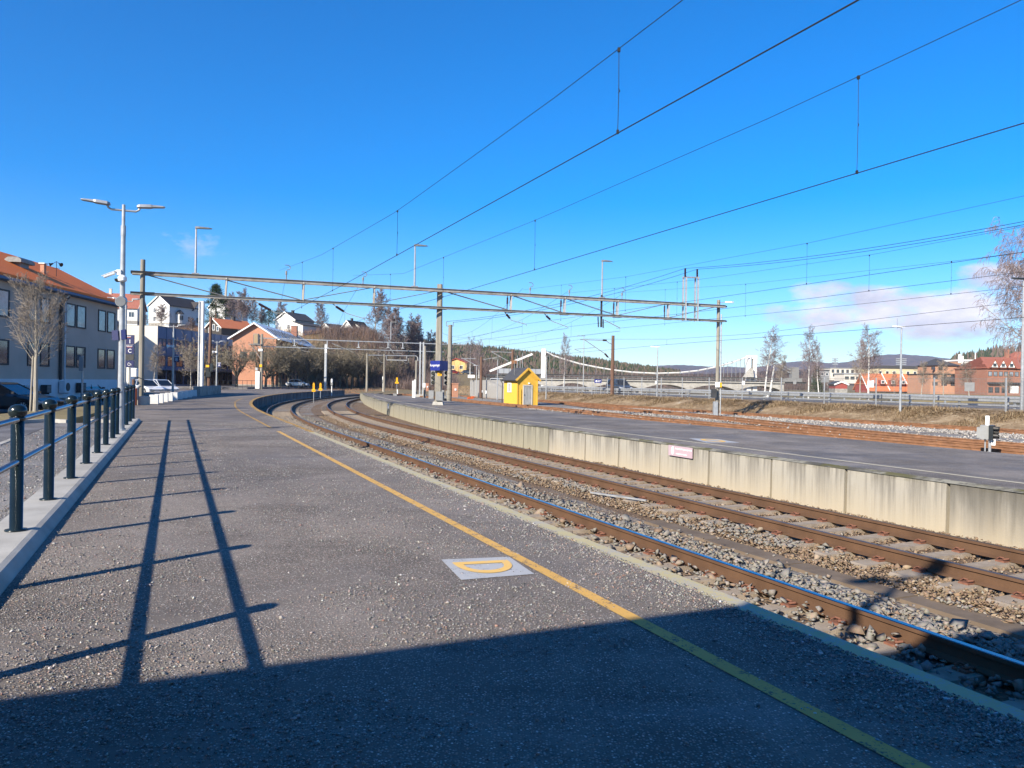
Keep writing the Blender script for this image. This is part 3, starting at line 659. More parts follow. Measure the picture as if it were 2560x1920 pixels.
# ---------------------------------------------------------------- ballast stones and grit (uncountable)
def stones(name, label, n, place, size, mat, seed, flat=.62):
    rg = np.random.default_rng(seed)
    base = np.array([[1, 0, 0], [-1, 0, 0], [0, 1, 0], [0, -1, 0], [0, 0, 1], [0, 0, -1], [.62, .62, .45], [-.62, .62, -.35], [.6, -.62, -.4], [-.6, -.6, .5]])
    bm_ = bmesh.new()
    for p in base: bm_.verts.new(p)
    bmesh.ops.convex_hull(bm_, input=bm_.verts); bmesh.ops.triangulate(bm_, faces=bm_.faces); bm_.verts.index_update()
    bv = np.array([v_.co[:] for v_ in bm_.verts]); bf = np.array([[v_.index for v_ in f.verts] for f in bm_.faces]); bm_.free()
    pos = place(rg, n); n = len(pos)
    sz = size[0]*np.exp(rg.normal(0, size[1], n))
    sc = sz[:, None]*rg.uniform(.6, 1.25, (n, 3)); sc[:, 2] *= flat
    jit = rg.normal(0, .27, (n, len(bv), 3)); V = (bv[None]+jit)*sc[:, None, :]
    a = rg.uniform(0, 6.283, n); t = rg.normal(0, .45, n)
    ca, sa, ct, st_ = np.cos(a), np.sin(a), np.cos(t), np.sin(t)
    y = V[..., 1]*ct[:, None]-V[..., 2]*st_[:, None]; z = V[..., 1]*st_[:, None]+V[..., 2]*ct[:, None]; x = V[..., 0]
    V = np.stack([x*ca[:, None]-y*sa[:, None], x*sa[:, None]+y*ca[:, None], z], -1)+pos[:, None, :]
    nv = len(bv); F = (bf[None]+(np.arange(n)*nv)[:, None, None]).reshape(-1, 3)
    me = bpy.data.meshes.new(name); me.vertices.add(n*nv); me.vertices.foreach_set('co', V.reshape(-1).astype(np.float32))
    me.loops.add(len(F)*3); me.loops.foreach_set('vertex_index', F.reshape(-1).astype(np.int32)); me.polygons.add(len(F))
    me.polygons.foreach_set('loop_start', (np.arange(len(F))*3).astype(np.int32)); me.update(calc_edges=True); me.validate()
    me.materials.append(mat); o = bpy.data.objects.new(name, me); COL.objects.link(o); return tag(o, label, 'ballast' if 'ballast' in name else 'grit', kind='stuff')
def trk_np(D, s):
    D = np.asarray(D); s = np.asarray(s); a = np.clip((s-S0)/RC, 0, LC/RC); r = RC-(D-5.03)
    cs = s <= S0; ps = np.where(cs, s, S0+r*np.sin(a)); pd = np.where(cs, D, 5.03+RC-r*np.cos(a)); return ps*UX+pd*NX, ps*UY+pd*NY
def near_s(rg, n, s0, s1, pw=2.2):
    u_ = rg.random(n); return s0+(s1-s0)*u_**pw
def sum_noise(x, y, f, seed):
    rg = np.random.default_rng(seed); v = np.zeros_like(x)
    for i in range(10):
        k_ = rg.normal(0, f, 2)*(1+.5*i); v += np.sin(x*k_[0]+y*k_[1]+rg.uniform(0, 6.28))/(1+.3*i)
    return v
def pl_grey(rg, n):
    s = near_s(rg, n, 1.2, 46, 1.9); r_ = rg.random(n)
    D = np.where(r_ < .42, rg.uniform(3.45, 4.24, n), np.where(r_ < .52, rg.uniform(4.32, 5.70, n), rg.normal(6.16, .24, n)))
    D = np.clip(D, 3.45, 6.95); D = np.where((D > 5.70) & (D < 5.86), 5.92, D)
    z = -.205+np.abs(rg.normal(0, .03, n))+np.where(np.abs(D-6.3) < .7, .035, 0)+np.where(D < 4.2, .012, 0)
    x, y = trk_np(D, s); duct = (np.abs(D-7.17) < .22) & (rg.random(n) < .8); keep = ~duct
    return np.stack([x, y, z], 1)[keep]
stones('ballast', 'coarse grey crushed stone heaped along the shiny-railed track', 52000, pl_grey, (.027, .36), MAT['stonegrey'], 11)
def pl_brown(rg, n):
    s = near_s(rg, n, 2.0, 50, 1.8); r_ = rg.random(n)
    D = np.where(r_ < .45, rg.uniform(7.3, 8.28, n), np.where(r_ < .72, rg.uniform(8.43, 9.78, n), rg.uniform(9.94, 10.75, n)))
    x, y = trk_np(D, s); z = -.222+np.abs(rg.normal(0, .014, n))+np.where(D > 10.3, .05, 0)+np.where(D < 8.28, .012, 0)
    return np.stack([x, y, z], 1)
stones('ballast', 'finer brown crushed stone filling the track beside the island platform wall', 40000, pl_brown, (.019, .36), MAT['stonebrown'], 12)
def pl_mix(rg, n):
    s = near_s(rg, n, 2.0, 40, 1.7); D = rg.uniform(7.3, 8.2, n); x, y = trk_np(D, s); v = sum_noise(x, y, 1.1, 5); keep = v > 1.0
    return np.stack([x, y, -.185+np.abs(rg.normal(0, .02, n))], 1)[keep]
stones('ballast', 'patches of pale grey stone lying on the brown ballast between the main tracks', 6000, pl_mix, (.028, .3), MAT['stonegrey'], 13)
def pl_grit(rg, n):
    s = near_s(rg, n, 1.0, 26, 2.3); D = rg.uniform(-.95, 3.3, n); x, y = trk_np(D, s)
    v = sum_noise(x, y, .8, 8)+.6*sum_noise(x, y, 2.8, 9); keep = (v > -.6) | (rg.random(n) < .12)
    # trodden clean around the painted letter
    p0 = (q[0]+q[1]+q[2]+q[3])/4; d2 = ((x-p0.x)/.75)**2+((y-p0.y)/.45)**2; keep &= (d2 > 1) | (rg.random(n) < .15)
    ln = np.abs(D-2.53) < .16; keep &= (~ln) | (rg.random(n) < .35)
    return np.stack([x, y, np.full(n, PZ+.004)], 1)[keep]
stones('grit', 'winter grit strewn in patches over the near platform', 130000, pl_grit, (.0040, .38), MAT['grit'], 14, .7)
def pl_edge(rg, n):
    s = near_s(rg, n, 2, 30, 1.8); D = 3.30-np.abs(rg.normal(0, .22, n)); x, y = trk_np(D, s); return np.stack([x, y, np.full(n, PZ+.003)], 1)
stones('grit', 'pale grit collected along the edge of the near platform', 9000, pl_edge, (.0055, .35), MAT['grit'], 15, .7)
def pl_pave(rg, n):
    s = near_s(rg, n, 3, 24, 1.6); D = rg.uniform(-3.2, -1.45, n); x, y = trk_np(D, s); return np.stack([x, y, np.full(n, PZ-.008)], 1)
stones('grit', 'grit on the pavement behind the railing', 12000, pl_pave, (.008, .35), MAT['grit'], 16, .7)
def pl_yard(rg, n):
    s = rg.uniform(12, 60, n); D = rg.choice([24.6, 28.3, 32, 36.5, 38.0, 41.4], n)+rg.normal(0, .6, n); x = s*UX+D*NX; y = s*UY+D*NY
    return np.stack([x, y, -.19+np.abs(rg.normal(0, .03, n))], 1)
stones('ballast', 'pale ballast between the rusty tracks', 26000, pl_yard, (.048, .3), MAT['stonepale'], 17)
# ---------------------------------------------------------------- overhead line gantry across the station
ML = G(352, 1012, PZ); MC = Vector((-4.43, 46.3, PZ)); MR = G(1792, 1035, 0.0); MR.z = -.2
BA = A(330, 681.5, ML.y); BAl = A(327, 733, ML.y)             # left ends of upper and lower beam
BB = A(1812, 766.5, MR.y); BBl = A(1811, 803, MR.y)
def bu(px):  # point of the upper beam seen at column px
    d = ray(px, 740); lo, hi = 0.0, 1.0
    for _ in range(50):
        t = (lo+hi)/2; p = BA.lerp(BB, t)
        if p.x/p.y < d.x/d.y: lo = t
        else: hi = t
    return t
def up(px, dz=0.0): p = BA.lerp(BB, bu(px)); p.z += dz; return p
def lw(px, dz=0.0): p = BAl.lerp(BBl, bu(px)); p.z += dz; return p
gn = thing('overhead_line_gantry', 'long two-beam overhead line gantry on three weathered masts spanning all the tracks', 'gantry', (0, 0, 0))
bd = (BB-BA).normalized(); bx = Vector((bd.y, -bd.x, 0))
def beam(a, b, name, h=.20):
    m = MB()
    for s_ in (-1, 1):
        o_ = bx*(.10*s_)
        m.bar(a+o_, b+o_, .012, h); m.bar(a+o_+bx*.03*s_+Vector((0, 0, h/2)), b+o_+bx*.03*s_+Vector((0, 0, h/2)), .075, .014); m.bar(a+o_+bx*.03*s_-Vector((0, 0, h/2)), b+o_+bx*.03*s_-Vector((0, 0, h/2)), .075, .014)
    n_ = int((b-a).length/1.45)
    for i in range(n_): p = a.lerp(b, (i+.5)/n_); m.bar(p-bx*.1+Vector((0, 0, -h/2-.012)), p+bx*.1+bd*.18+Vector((0, 0, -h/2-.012)), .05, .012)
    return m.build(name, MAT['beam'], gn)
beam(BA, BB, 'upper_beam', .18); beam(BAl, BBl, 'lower_beam', .12)
def mast(base, topz, r0, r1, mat, n=8, square=False):
    m = MB()
    if square:
        m.loft([[(base.x+x*r, base.y+y*r, z) for x, y in ((-1, -.7), (-.7, -1), (.7, -1), (1, -.7), (1, .7), (.7, 1), (-.7, 1), (-1, .7))] for r, z in ((r0, base.z), (r1, topz))])
    else: m.tube([(base.x, base.y, base.z), (base.x, base.y, topz)], [r0, r1], n)
    return m.build('mast', mat, gn)
tl = A(353, 649, ML.y).z; tc = A(1103, 711, MC.y).z; tr = A(1800, 750, MR.y).z
mm = mast(ML, tl, .135, .115, MAT['woodpole'], 10)
m = MB(); m.lathe([(.42, -.1), (.42, .40), (.38, .44)], 16, (ML.x, ML.y, PZ)); m.build('concrete_foot', MAT['concbright'], mm)
mm = mast(MC, tc, .215, .15, MAT['woodpole'], square=True)
m = MB(); m.box((MC.x, MC.y, PZ+.1), (.66, .66, .2), 0, .85); m.build('concrete_foot', MAT['concbright'], mm)
m = MB()
for dx, dy, z, sx, sz in ((-.40, -.2, .62, .30, .5), (.10, -.30, .54, .42, .54), (.30, -.2, .62, .14, .56)): m.box((MC.x+dx, MC.y+dy, PZ+z), (sx, .2, sz))
m.build('cabinet', MAT['grey'], gn)
mm = mast(MR, tr, .135, .115, MAT['woodpole'], 10)
m = MB(); m.tube([(MR.x+.22, MR.y-.1, -.1), (MR.x+.19, MR.y-.1, 7.2)], .05, 8); m.build('cable_pipe', MAT['galv'], mm)
m = MB(); m.box((MR.x-.17, MR.y-.2, .4), (.30, .28, 1.0)); m.build('cable_cover', MAT['galv'], mm)
m = MB(); m.box((MR.x-.30, MR.y-.25, 1.5), (.34, .3, .62)); m.build('switch_box', MAT['dkgrey'], mm)
m = MB(); m.box((MR.x-.05, MR.y-.25, 2.12), (.30, .05, .36)); m.build('number_plate', MAT['signwhite'], mm)
m = MB(); m.box((MR.x+.19, MR.y-.25, 2.10), (.13, .05, .34)); m.build('yellow_plate', MAT['yellowsign'], mm)
cl = MB()
for b_, pz in ((ML, (up(353).z, lw(353).z)), (MC, (up(1102).z, lw(1100).z)), (MR, (up(1800).z, lw(1799).z))):
    for z in pz:
        for s_ in (-1, 1):
            p = Vector((b_.x, b_.y, z))+bx*.24*s_; cl.bar(p-bd*.55+Vector((0, 0, .0)), p+bd*.55, .07, .10)
cl.build('beam_clamp', MAT['darkmetal'], gn)
# uprights and double diagonals between the beams
ups = [563, 756, 933, 1275, 1409, 1541, 1668]

for i, px in enumerate(ups):
    m = MB(); a, b = up(px+3), lw(px+3); m.bar(a+bx*.09, b+bx*.09, .09, .07); m.bar(a-bx*.09, b-bx*.09, .09, .07); m.bar(b+bd*-.3+Vector((0, 0, -.09)), b+bd*.3+Vector((0, 0, -.09)), .24, .02); m.build('upright', MAT['beam'], gn)
    if px > 1200:
        m = MB(); a, b = up(px-6), lw(px-6); m.tube([a, a.lerp(b, .2)], .025, 6); m.tube([a.lerp(b, .2), a.lerp(b, .58)], .055, 8); m.tube([a.lerp(b, .58), b], .035, 6); m.build('insulator', MAT['porc'], gn)
for (x0, x1, dn) in ((372, 563, 1), (563, 752, 1), (760, 925, 0), (940, 1085, 0), (1120, 1270, 1), (1285, 1405, 1), (1418, 1538, 1), (1548, 1660, 0), (1675, 1785, 0)):
    m = MB()
    for s_ in (-1, 1):
        a = (up(x0, -.1) if dn else lw(x0, .08))+bx*.09*s_; b = (lw(x1, .08) if dn else up(x1, -.1))+bx*.09*s_; m.tube([a, b], .019, 5)
    m.build('diagonal_tie', MAT['galvdk'], gn)
# drop arms with insulators holding the contact wires
for (x0, x1, y1, x2, y2) in ((631, 690, 783, 720, 783), (830, 868, 784, 912, 797), (1262, 1279, 801, 1316, 811), (1361, 1380, 803, 1420, 818)):
    p0 = lw(x0, -.05); Y = p0.y; p1 = A(x1, y1, Y); p2 = A(x2, y2, Y); m = MB()
    m.tube([p0-Vector((0, 0, -.15))-bd*.1, p0.lerp(p1, .30)], .03, 6); m.tube([p0.lerp(p1, .78), p1, p2, p2+Vector((0, 0, -.10))], .022, 6); d_ = m.build('drop_arm', MAT['galvdk'], gn)
    m = MB(); n_ = 9; a, b = p0.lerp(p1, .30), p0.lerp(p1, .78)
    m.tube([a.lerp(b, i/(2*n_)) for i in range(2*n_+1)], [(.085 if i % 2 else .05) for i in range(2*n_+1)], 8); m.build('insulator', MAT['porc'], d_)
p0 = up(1505); m = MB(); m.bar(A(1504, 738, p0.y), A(1503, 818, p0.y), .16, .12); m.bar(A(1495, 792, p0.y), A(1496, 818, p0.y), .07, .07); m.bar(A(1508, 798, p0.y), A(1508, 820, p0.y), .07, .07); m.build('hanging_post', MAT['darkmetal'], gn)
m = MB(); m.tube([A(1511, 800, p0.y), A(1550, 820, p0.y), A(1549, 823, p0.y)], .03, 6); m.build('drop_arm', MAT['galvdk'], gn)
# hooks with small insulators on top of the upper beam
for px, py in ((715, 672), (907, 689), (1325, 715), (1423, 721), (1555, 728)):
    p = up(px, .1); q_ = A(px, py, p.y); h = max(.3, q_.z-p.z); m = MB(); m.tube([p, p+Vector((0, 0, h*.45))], .03, 6); m.tube([p+Vector((0, 0, h*.45)), p+Vector((0, 0, h*.8))], .055, 8)
    c_ = p+Vector((0, 0, h*.9)); m.tube([c_+bd*.02, c_+bd*.16+Vector((0, 0, .02)), c_+bd*.22+Vector((0, 0, .14)), c_+bd*.12+Vector((0, 0, .26)), c_-bd*.08+Vector((0, 0, .26))], .022, 6); m.build('wire_hook', MAT['galvdk'], gn)
# frame carrying the feeder lines
fr = None; m = MB(); xs = (1712, 1742)
for px in xs:
    p = up(px); m.bar(lw(px, -.1)+bx*.16, A(px, 694, p.y)+bx*.16, .14, .10)
    m.bar(lw(px, -.1)-bx*.16, A(px, 694, p.y)-bx*.16, .14, .10)
m.bar(A(1707, 693, up(1712).y), A(1748, 694, up(1742).y), .14, .10); fr = m.build('feeder_frame', MAT['galv'], gn)
for px, py in zip(xs, (671, 673)):
    p = up(px); a = A(px+1, 692, p.y); b = A(px+1, py, p.y); m = MB(); n_ = 8; m.tube([a.lerp(b, i/(2*n_)) for i in range(2*n_+1)], [(.085 if i % 2 else .05) for i in range(2*n_+1)], 8); m.build('insulator', MAT['porc'], fr)

# lamp masts standing on the gantry
def beam_lamp(px, top, label):
    p = up(px, .1); q_ = A(px, top, p.y); t = thing('lamp_post', label, 'lamp', p, math.atan2(bd.y, bd.x), 'lamp posts on the gantry beam'); h = q_.z-p.z; m = MB()
    m.tube([(0, 0, 0), (0, 0, h)], [.062, .045], 8); m.box((0, 0, .03), (.35, .3, .06)); m.build('post', MAT['galv'], t)
    m = MB(); m.loft([[(x, -w_, z0), (x, w_, z0), (x, w_*.8, z1), (x, -w_*.8, z1)] for x, w_, z0, z1 in ((-.05, .09, h-.05, h+.05), (.12, .12, h-.04, h+.06), (.62, .12, h-.01, h+.05), (.78, .05, h+.0, h+.03))]); m.f = [tuple(reversed(f)) for f in m.f]; m.build('lamp_head', MAT['galvdk'], t)
beam_lamp(488, 569, 'slim lamp post on the gantry beam between the left mast and its first upright')
beam_lamp(1036, 613, 'slim lamp post on the gantry beam just left of the middle mast')
beam_lamp(1505, 652, 'slim lamp post on the gantry beam above the hanging post, near the right mast')
m = MB(); p = A(1808, 757, MR.y); m.tube([(MR.x, MR.y, p.z), (p.x+.2, p.y, p.z+.03)], .025, 6); t = MB(); t.loft([[(p.x+x, p.y-w_, p.z+.0), (p.x+x, p.y+w_, p.z+.0), (p.x+x, p.y+w_, p.z+.1), (p.x+x, p.y-w_, p.z+.1)] for x, w_ in ((.15, .06), (.35, .12), (.62, .10), (.75, .03))])
lm = thing('lamp', 'small white lamp on a short arm at the top of the right gantry mast', 'lamp', (0, 0, 0)); m.build('arm', MAT['galv'], lm); t.build('lamp_head', MAT['white'], lm)

# ---------------------------------------------------------------- wires over the tracks
def sag_pts(a, b, sag, n=14):
    return [a.lerp(b, i/n)-Vector((0, 0, sag*4*(i/n)*(1-i/n))) for i in range(n+1)]
def catenary(label, D, zc, msg, drops, s0=-8.0, sg=45.0, beyond=True, rad=(.0055, .0075)):
    """msg: (s, z) of the messenger wire; drops: s of droppers"""
    t = thing('overhead_line', label, 'overhead line', (0, 0, 0), 0, 'overhead lines above the tracks')
    m = MB(); m.tube([W(s0, D, zc), W(10, D, zc), W(25, D, zc), W(sg, D, zc+.12)], rad[1], 6); m.build('contact_wire', MAT['wire'], t)
    def mz(s):
        for (a, x), (b, y) in zip(msg, msg[1:]):
            if s <= b: return x+(y-x)*(s-a)/(b-a)
        return msg[-1][1]
    m = MB(); m.tube([W(s, D, mz(s)) for s in frange(s0, sg, 1.5)], rad[0], 5); m.build('messenger_wire', MAT['wire'], t)
    for s in drops:
        m = MB(); a = W(s, D, zc); b = W(s, D, mz(s)); mid = a.lerp(b, .5); m.tube([a, mid+Vector((.006, 0, 0)), b], .0045, 4); m.box(a+Vector((0, 0, .015)), (.03, .03, .05)); m.box(b-Vector((0, 0, .015)), (.035, .035, .05)); m.tube([mid+Vector((0, 0, -.03)), mid+Vector((.02, 0, 0)), mid+Vector((0, 0, .03))], .006, 4); m.build('dropper', MAT['wire'], t)
    return t
def sg_of(D): return 43.0+(D+1.6)*.05
catenary('overhead line above the shiny-railed track beside the near platform', 5.03, 5.17, [(-8, 6.65), (2, 6.30), (10, 6.21), (19, 6.29), (30, 6.8), (43.3, 7.9)], [8.33, 18.85, 27.5, 34.8], -8, sg_of(5))
catenary('overhead line above the brown-railed track at the island platform wall', 9.1, 5.17, [(-8, 7.1), (6, 6.64), (10, 6.55), (19, 6.55), (33, 6.75), (43.5, 7.95)], [8.33, 19.4, 27.4, 35.2], -8, sg_of(9))
k3, k4, k5 = 20/26.75, 23.2/29.5, 27.2/39.6
def zz(z, k): return EYE+(z-EYE)*k
catenary('overhead line above the hidden track behind the island platform', 20.0, zz(6.81, k3), [(-8, 7.9), (17.3*k3, zz(8.75, k3)), (27.3*k3, zz(8.71, k3)), (43*k3, zz(9.04, k3)), (44.3, 7.9)], [27.28*k3, 43*k3, 39], -8, 44.2)
catenary('overhead line above the track hidden just behind the small ground signal', 23.2, zz(6.55, k4), [(-8, 7.6), (19*k4, zz(8.27, k4)), (26.2*k4, zz(8.23, k4)), (38.9*k4, zz(8.57, k4)), (44.5, 7.9)], [26.2*k4, 41.2*k4, 38.5], -8, 44.5)
catenary('overhead line above the rusty track that passes in front of the hut', 27.2, zz(7.35, k5), [(-8, 7.7), (18, zz(9.1, k5)), (29.6*k5, zz(9.19, k5)), (46.6*k5, zz(9.8, k5)), (44.8, 8.2)], [29.6*k5, 46.55*k5, 39.2], -8, 44.8)
def single(label, pts, r=.009, grp=None, n=1):
    t = MB().tube([Vector(p) for p in pts], r, 5).build('power_line', MAT['wire']); return tag(t, label, 'power line', grp)
fa = A(1713, 671, up(1712).y); fb = A(1743, 673, up(1742).y)
ea = WD(2560, 552, 31.8); eb = WD(2560, 559, 32.8); ea = WD(2700, 527, 32.0); eb = WD(2700, 535, 33.0)
single('upper of the two feeder cables swinging from the white frame to the right', sag_pts(fa, ea, .35), .013); single('lower of the two feeder cables swinging from the white frame to the right', sag_pts(fb, eb, .35), .013)
# feeder mast beyond the gantry: small pole with a fork, left of the hut
FM = A(1123, 990, 62.0); FM.z = -.2
fz = A(1123, 812, 62).z
fm = thing('catenary_mast', 'slender grey mast with a two-pronged fork on top just right of the station sign', 'mast', FM)
m = MB(); m.tube([(0, 0, 0), (0, 0, fz-FM.z)], [.20, .155], 10)
for i in range(9): m.lathe([(.22, 0), (.22, .04)], 10, (0, 0, .8+i*.42))
m.build('mast', MAT['woodpole'], fm)
m = MB(); f1 = A(1116, 804, 62)-FM; f2 = A(1133, 806, 62)-FM; f1b = A(1116, 815, 62)-FM; f2b = A(1133, 815, 62)-FM
m.tube([f1, f1b, f2b, f2], .035, 6); m.build('fork', MAT['galvdk'], fm)
single('feeder cable from the forked mast up to the left leg of the white frame', sag_pts(FM+f1, fa, .55), .014); single('feeder cable from the forked mast up to the right leg of the white frame', sag_pts(FM+f2, fb, .55), .014)
# lines on from the gantry along the curve
def beyond(label, px0, px1, y0, pts):
    single(label, pts, .008)
for D, nm in ((5.03, 'shiny-railed'), (9.1, 'brown-railed')):
    t = thing('overhead_line', 'overhead line of the %s track running on beyond the gantry round the curve' % nm, 'overhead line', (0, 0, 0), 0, 'overhead lines above the tracks')
    m = MB(); m.tube([TRK(D, s, 5.35) for s in frange(43.5, 150, 5)], .010, 5); m.build('contact_wire', MAT['wire'], t)
    m = MB(); m.tube([TRK(D, s, 6.2+1.3*((((s-43.5) % 45)/22.5-1)**2)) for s in frange(43.5, 150, 3)], .008, 5); m.build('messenger_wire', MAT['wire'], t)
    for s in (52, 62, 72, 97, 107):
        m = MB(); m.tube([TRK(D, s, 5.35), TRK(D, s, 6.2+1.3*((((s-43.5) % 45)/22.5-1)**2))], .006, 4); m.build('dropper', MAT['wire'], t)
for i, (x0, y0, D) in enumerate(((1316, 811, 20.0), (1420, 818, 23.2), (1550, 820, 27.2))):
    a = W(44.3, D, 5.6); e = (A(1105, 858, 108), A(1107, 862, 104), A(1195, 870, 100))[i]
    t = thing('overhead_line', ('overhead line descending leftwards from the insulated arm nearest the middle mast', 'overhead line descending leftwards from the second insulated arm right of the middle mast', 'overhead line descending leftwards behind the gantry from the hanging post')[i], 'overhead line', (0, 0, 0), 0, 'overhead lines above the tracks')
    m = MB(); m.tube([a, e], .011, 5); m.build('contact_wire', MAT['wire'], t)
    a2 = Vector((a.x, a.y, 8.0)); e2 = e+Vector((0, 0, 1.5)); pp = sag_pts(a2, e2, 1.5); m = MB(); m.tube(pp, .008, 5); m.build('messenger_wire', MAT['wire'], t)
    for j in (3, 6, 9, 12):
        m = MB(); m.tube([a.lerp(e, j/14), pp[j]], .006, 4); m.build('dropper', MAT['wire'], t)
# outermost line above the grass bank
wp = A(1530, 1007, 84)
t = thing('overhead_line', 'overhead line running along the grass bank past the brown wooden pole', 'overhead line', (0, 0, 0), 0, 'overhead lines above the tracks')
D5 = 39.8; zc = EYE+(959.5-862)/FPX*80
c0 = A(1460, 880, 81); c1 = WD(2560, 800, 30.5); c1b = WD(2700, 783, 30.5)
m = MB(); m.tube([A(1290, 895, 100), c0, A(1660, 862, 62), c1b], .011, 5); m.build('contact_wire', MAT['wire'], t)
m = MB(); m.tube([A(1290, 874, 100), A(1460, 847, 81), A(1530, 848, 75), A(1670, 848, 62), A(1880, 835, 48), WD(2560, 753, 30.5), WD(2700, 734, 30.5)], .009, 5); m.build('messenger_wire', MAT['wire'], t)
a = A(1667, 863, 62); m = MB(); m.tube([a, A(1667, 849, 62)], .008, 4); m.build('dropper', MAT['wire'], t)
a = WD(2243, 814, 31); m = MB(); m.tube([WD(2243, 823, 31), WD(2243, 796, 31)], .006, 4); m.build('dropper', MAT['wire'], t)
# ---------------------------------------------------------------- railing on the kerb
RAIL_D = -1.217
rl = thing('railing', 'dark green post-and-rail railing on the pale kerb beside the near platform', 'railing')
pb = MB(); pb.lathe([(.085, 0), (.085, .012), (.050, .016), (.050, .93)], 18); pb.lathe([(.050, .925), (.060, .94), (.060, .955)], 18)
pb.lathe([(.045, .952), (.064, .972), (.072, 1.0), (.068, 1.028), (.05, 1.050), (.02, 1.063), (.0, 1.065)], 18)
post0 = pb.build('post', MAT['dkgreen'], rl, smooth=True)
ss_ = [.3, 2.1, 3.95, 5.78, 7.6, 9.4, 11.28, 13.13, 14.9, 16.63, 18.38, 19.6, 21.62, 23.35, 25.16, 26.8]
for i, s in enumerate(ss_):
    o = post0 if i == 0 else post0.copy()
    if i: COL.objects.link(o)
    o.location = W(s, RAIL_D, KZ)
for z in (.935, .58):
    m = MB(); m.tube([W(ss_[0]-.9, RAIL_D, KZ+z), W(ss_[-1], RAIL_D, KZ+z)], .024, 12); m.build('handrail', MAT['alu'], rl, smooth=True)

# ---------------------------------------------------------------- station lamps with two heads
def two_head_lamp(label, base, h, ang, k=1.0, extra=None, group='double-headed station lamps'):
    t = thing('street_lamp', label, 'lamp', base, ang, group); m = MB()
    m.tube([(0, 0, 0), (0, 0, h*.45), (0, 0, h*.88), (0, 0, h*.90), (0, 0, h+.02)], [.115*k, .10*k, .078*k, .06*k, .058*k], 14)
    m.lathe([(.17*k, 0), (.17*k, .03), (.11*k, .04)], 10); m.lathe([(.088*k, 0), (.088*k, .25)], 12, (0, 0, h*.865)); m.build('pole', MAT['galv'], t, smooth=False)
    for sg in (-1, 1):
        a = MB(); a.tube([(0, 0, h-.12), (sg*.27, 0, h-.12), (sg*.33, 0, h-.08), (sg*.36, 0, h-.02)], .038*k, 8); arm = a.build('arm', MAT['galv'], t)
        hd = MB(); rings = []
        for x, w_, z0, z1 in ((.29, .06, -.02, .03), (.35, .12, -.02, .05), (.60, .12, .0, .07), (.65, .10, .015, .065), (.88, .09, .035, .065), (.92, .06, .045, .06)):
            rings.append([(sg*x, -w_, h+z0), (sg*x, w_, h+z0), (sg*x, w_*.8, h+z1), (sg*x, -w_*.8, h+z1)])
        hd.loft(rings)
        if sg > 0: hd.f = [tuple(reversed(f)) for f in hd.f]
        hd.build('lamp_head', MAT['galv'], t)
    return t
LB = G(301, 1076, KZ)
L1 = two_head_lamp('tall galvanised lamp with two heads and cameras rising from the near end of the railing', LB, 6.19-KZ, math.radians(23.6), .68)
# cameras, loudspeakers and sign box on that lamp
cv = thing('security_camera', 'white bullet camera pointing left on the tall two-headed lamp', 'camera', LB+Vector((0, 0, 4.55-KZ))); m = MB()
m.tube([(0, -.06, 0), (-.10, -.10, .02), (-.17, -.12, -.02)], .03, 8); m.box((-.05, -.07, 0), (.10, .09, .12)); m.build('bracket', MAT['white'], cv)
m = MB(); d = Vector((-.25, -.08, -.12)); a = Vector((-.13, -.13, -.02)); m.tube([a, a+d*.9], .04, 10); m.bar(a+d*-.05+Vector((0, 0, .04)), a+d*1.08+Vector((0, 0, .035)), .09, .012); m.build('housing', MAT['white'], cv)
cv = thing('security_camera', 'white dome camera just below the bullet camera on the tall lamp', 'camera', LB+Vector((0, 0, 4.39-KZ))); m = MB(); m.tube([(0, -.05, .02), (.08, -.14, .02)], .04, 8); m.lathe([(.0, .09), (.06, .08), (.10, .03), (.10, -.05), (.08, -.07)], 14, (.08, -.17, 0)); m.build('housing', MAT['white'], cv)
m = MB(); m.lathe([(.075, 0), (.065, -.05), (.035, -.075), (0.0, -.08)], 14, (-.03, -.17, -.01)); m.build('dome', MAT['black'], cv)
sp_ = thing('loudspeaker', 'round grey loudspeaker drum on the tall lamp, level with the grey building eaves', 'loudspeaker', LB); zs = 3.85-KZ; m = MB(); m.tube([(-.06, .10, zs+.03), (.06, -.20, zs-.02)], .125, 16); m.build('drum', MAT['galv'], sp_)
m = MB(); m.tube([(.06, -.20, zs-.02), (.065, -.212, zs-.0215)], .108, 16); m.build('grille', MAT['grey'], sp_)
sb = thing('sign', 'dark blue double sign seen edge on, halfway up the tall lamp', 'sign', LB); zs = 3.03-KZ
for sg in (-1, 1):
    m = MB(); m.bar((sg*.04, -.08, zs), (sg*.19, -.12-.04*sg, zs+.015*sg), .04, .24); m.build('panel', MAT['signnavy'], sb)

p2b = G(311, 1010, .6); p2b = A(312, 962, 42.5); p2b.z = .56
hh = A(313, 748, 42.5).z-.56
L2 = two_head_lamp('two-headed lamp directly behind the tall camera lamp, carrying the track 1 and sector C signs', p2b, hh, math.radians(20), .72)
tall = lambda y: A(318, y, 42.2).z
def sign_panel(name, label, y0, y1, mat, w_=.44, ox=.34):
    z0, z1 = tall(y1), tall(y0); t = thing('sign', label, 'sign', (p2b.x+ox, p2b.y-.15, 0)); m = MB(); m.box((0, 0, (z0+z1)/2), (w_, .07, z1-z0)); m.build('panel', mat, t); return t, z0, z1
rz90 = (math.pi/2, 0, 0)
t, z0, z1 = sign_panel('s', 'navy track sign reading Spor 1 above the sector C sign', 837, 860.5, MAT['signnavy'])
text('lettering', 'Spor', .13, MAT['signwhite'], t, (-.06, -.04, z1-.07), rz90); m = MB(); m.box((-.06, -.04, z1-.135), (.22, .008, .018)); m.build('underline', MAT['orange'], t); text('lettering', '1', .30, MAT['signwhite'], t, (.0, -.04, z0+.15), rz90)
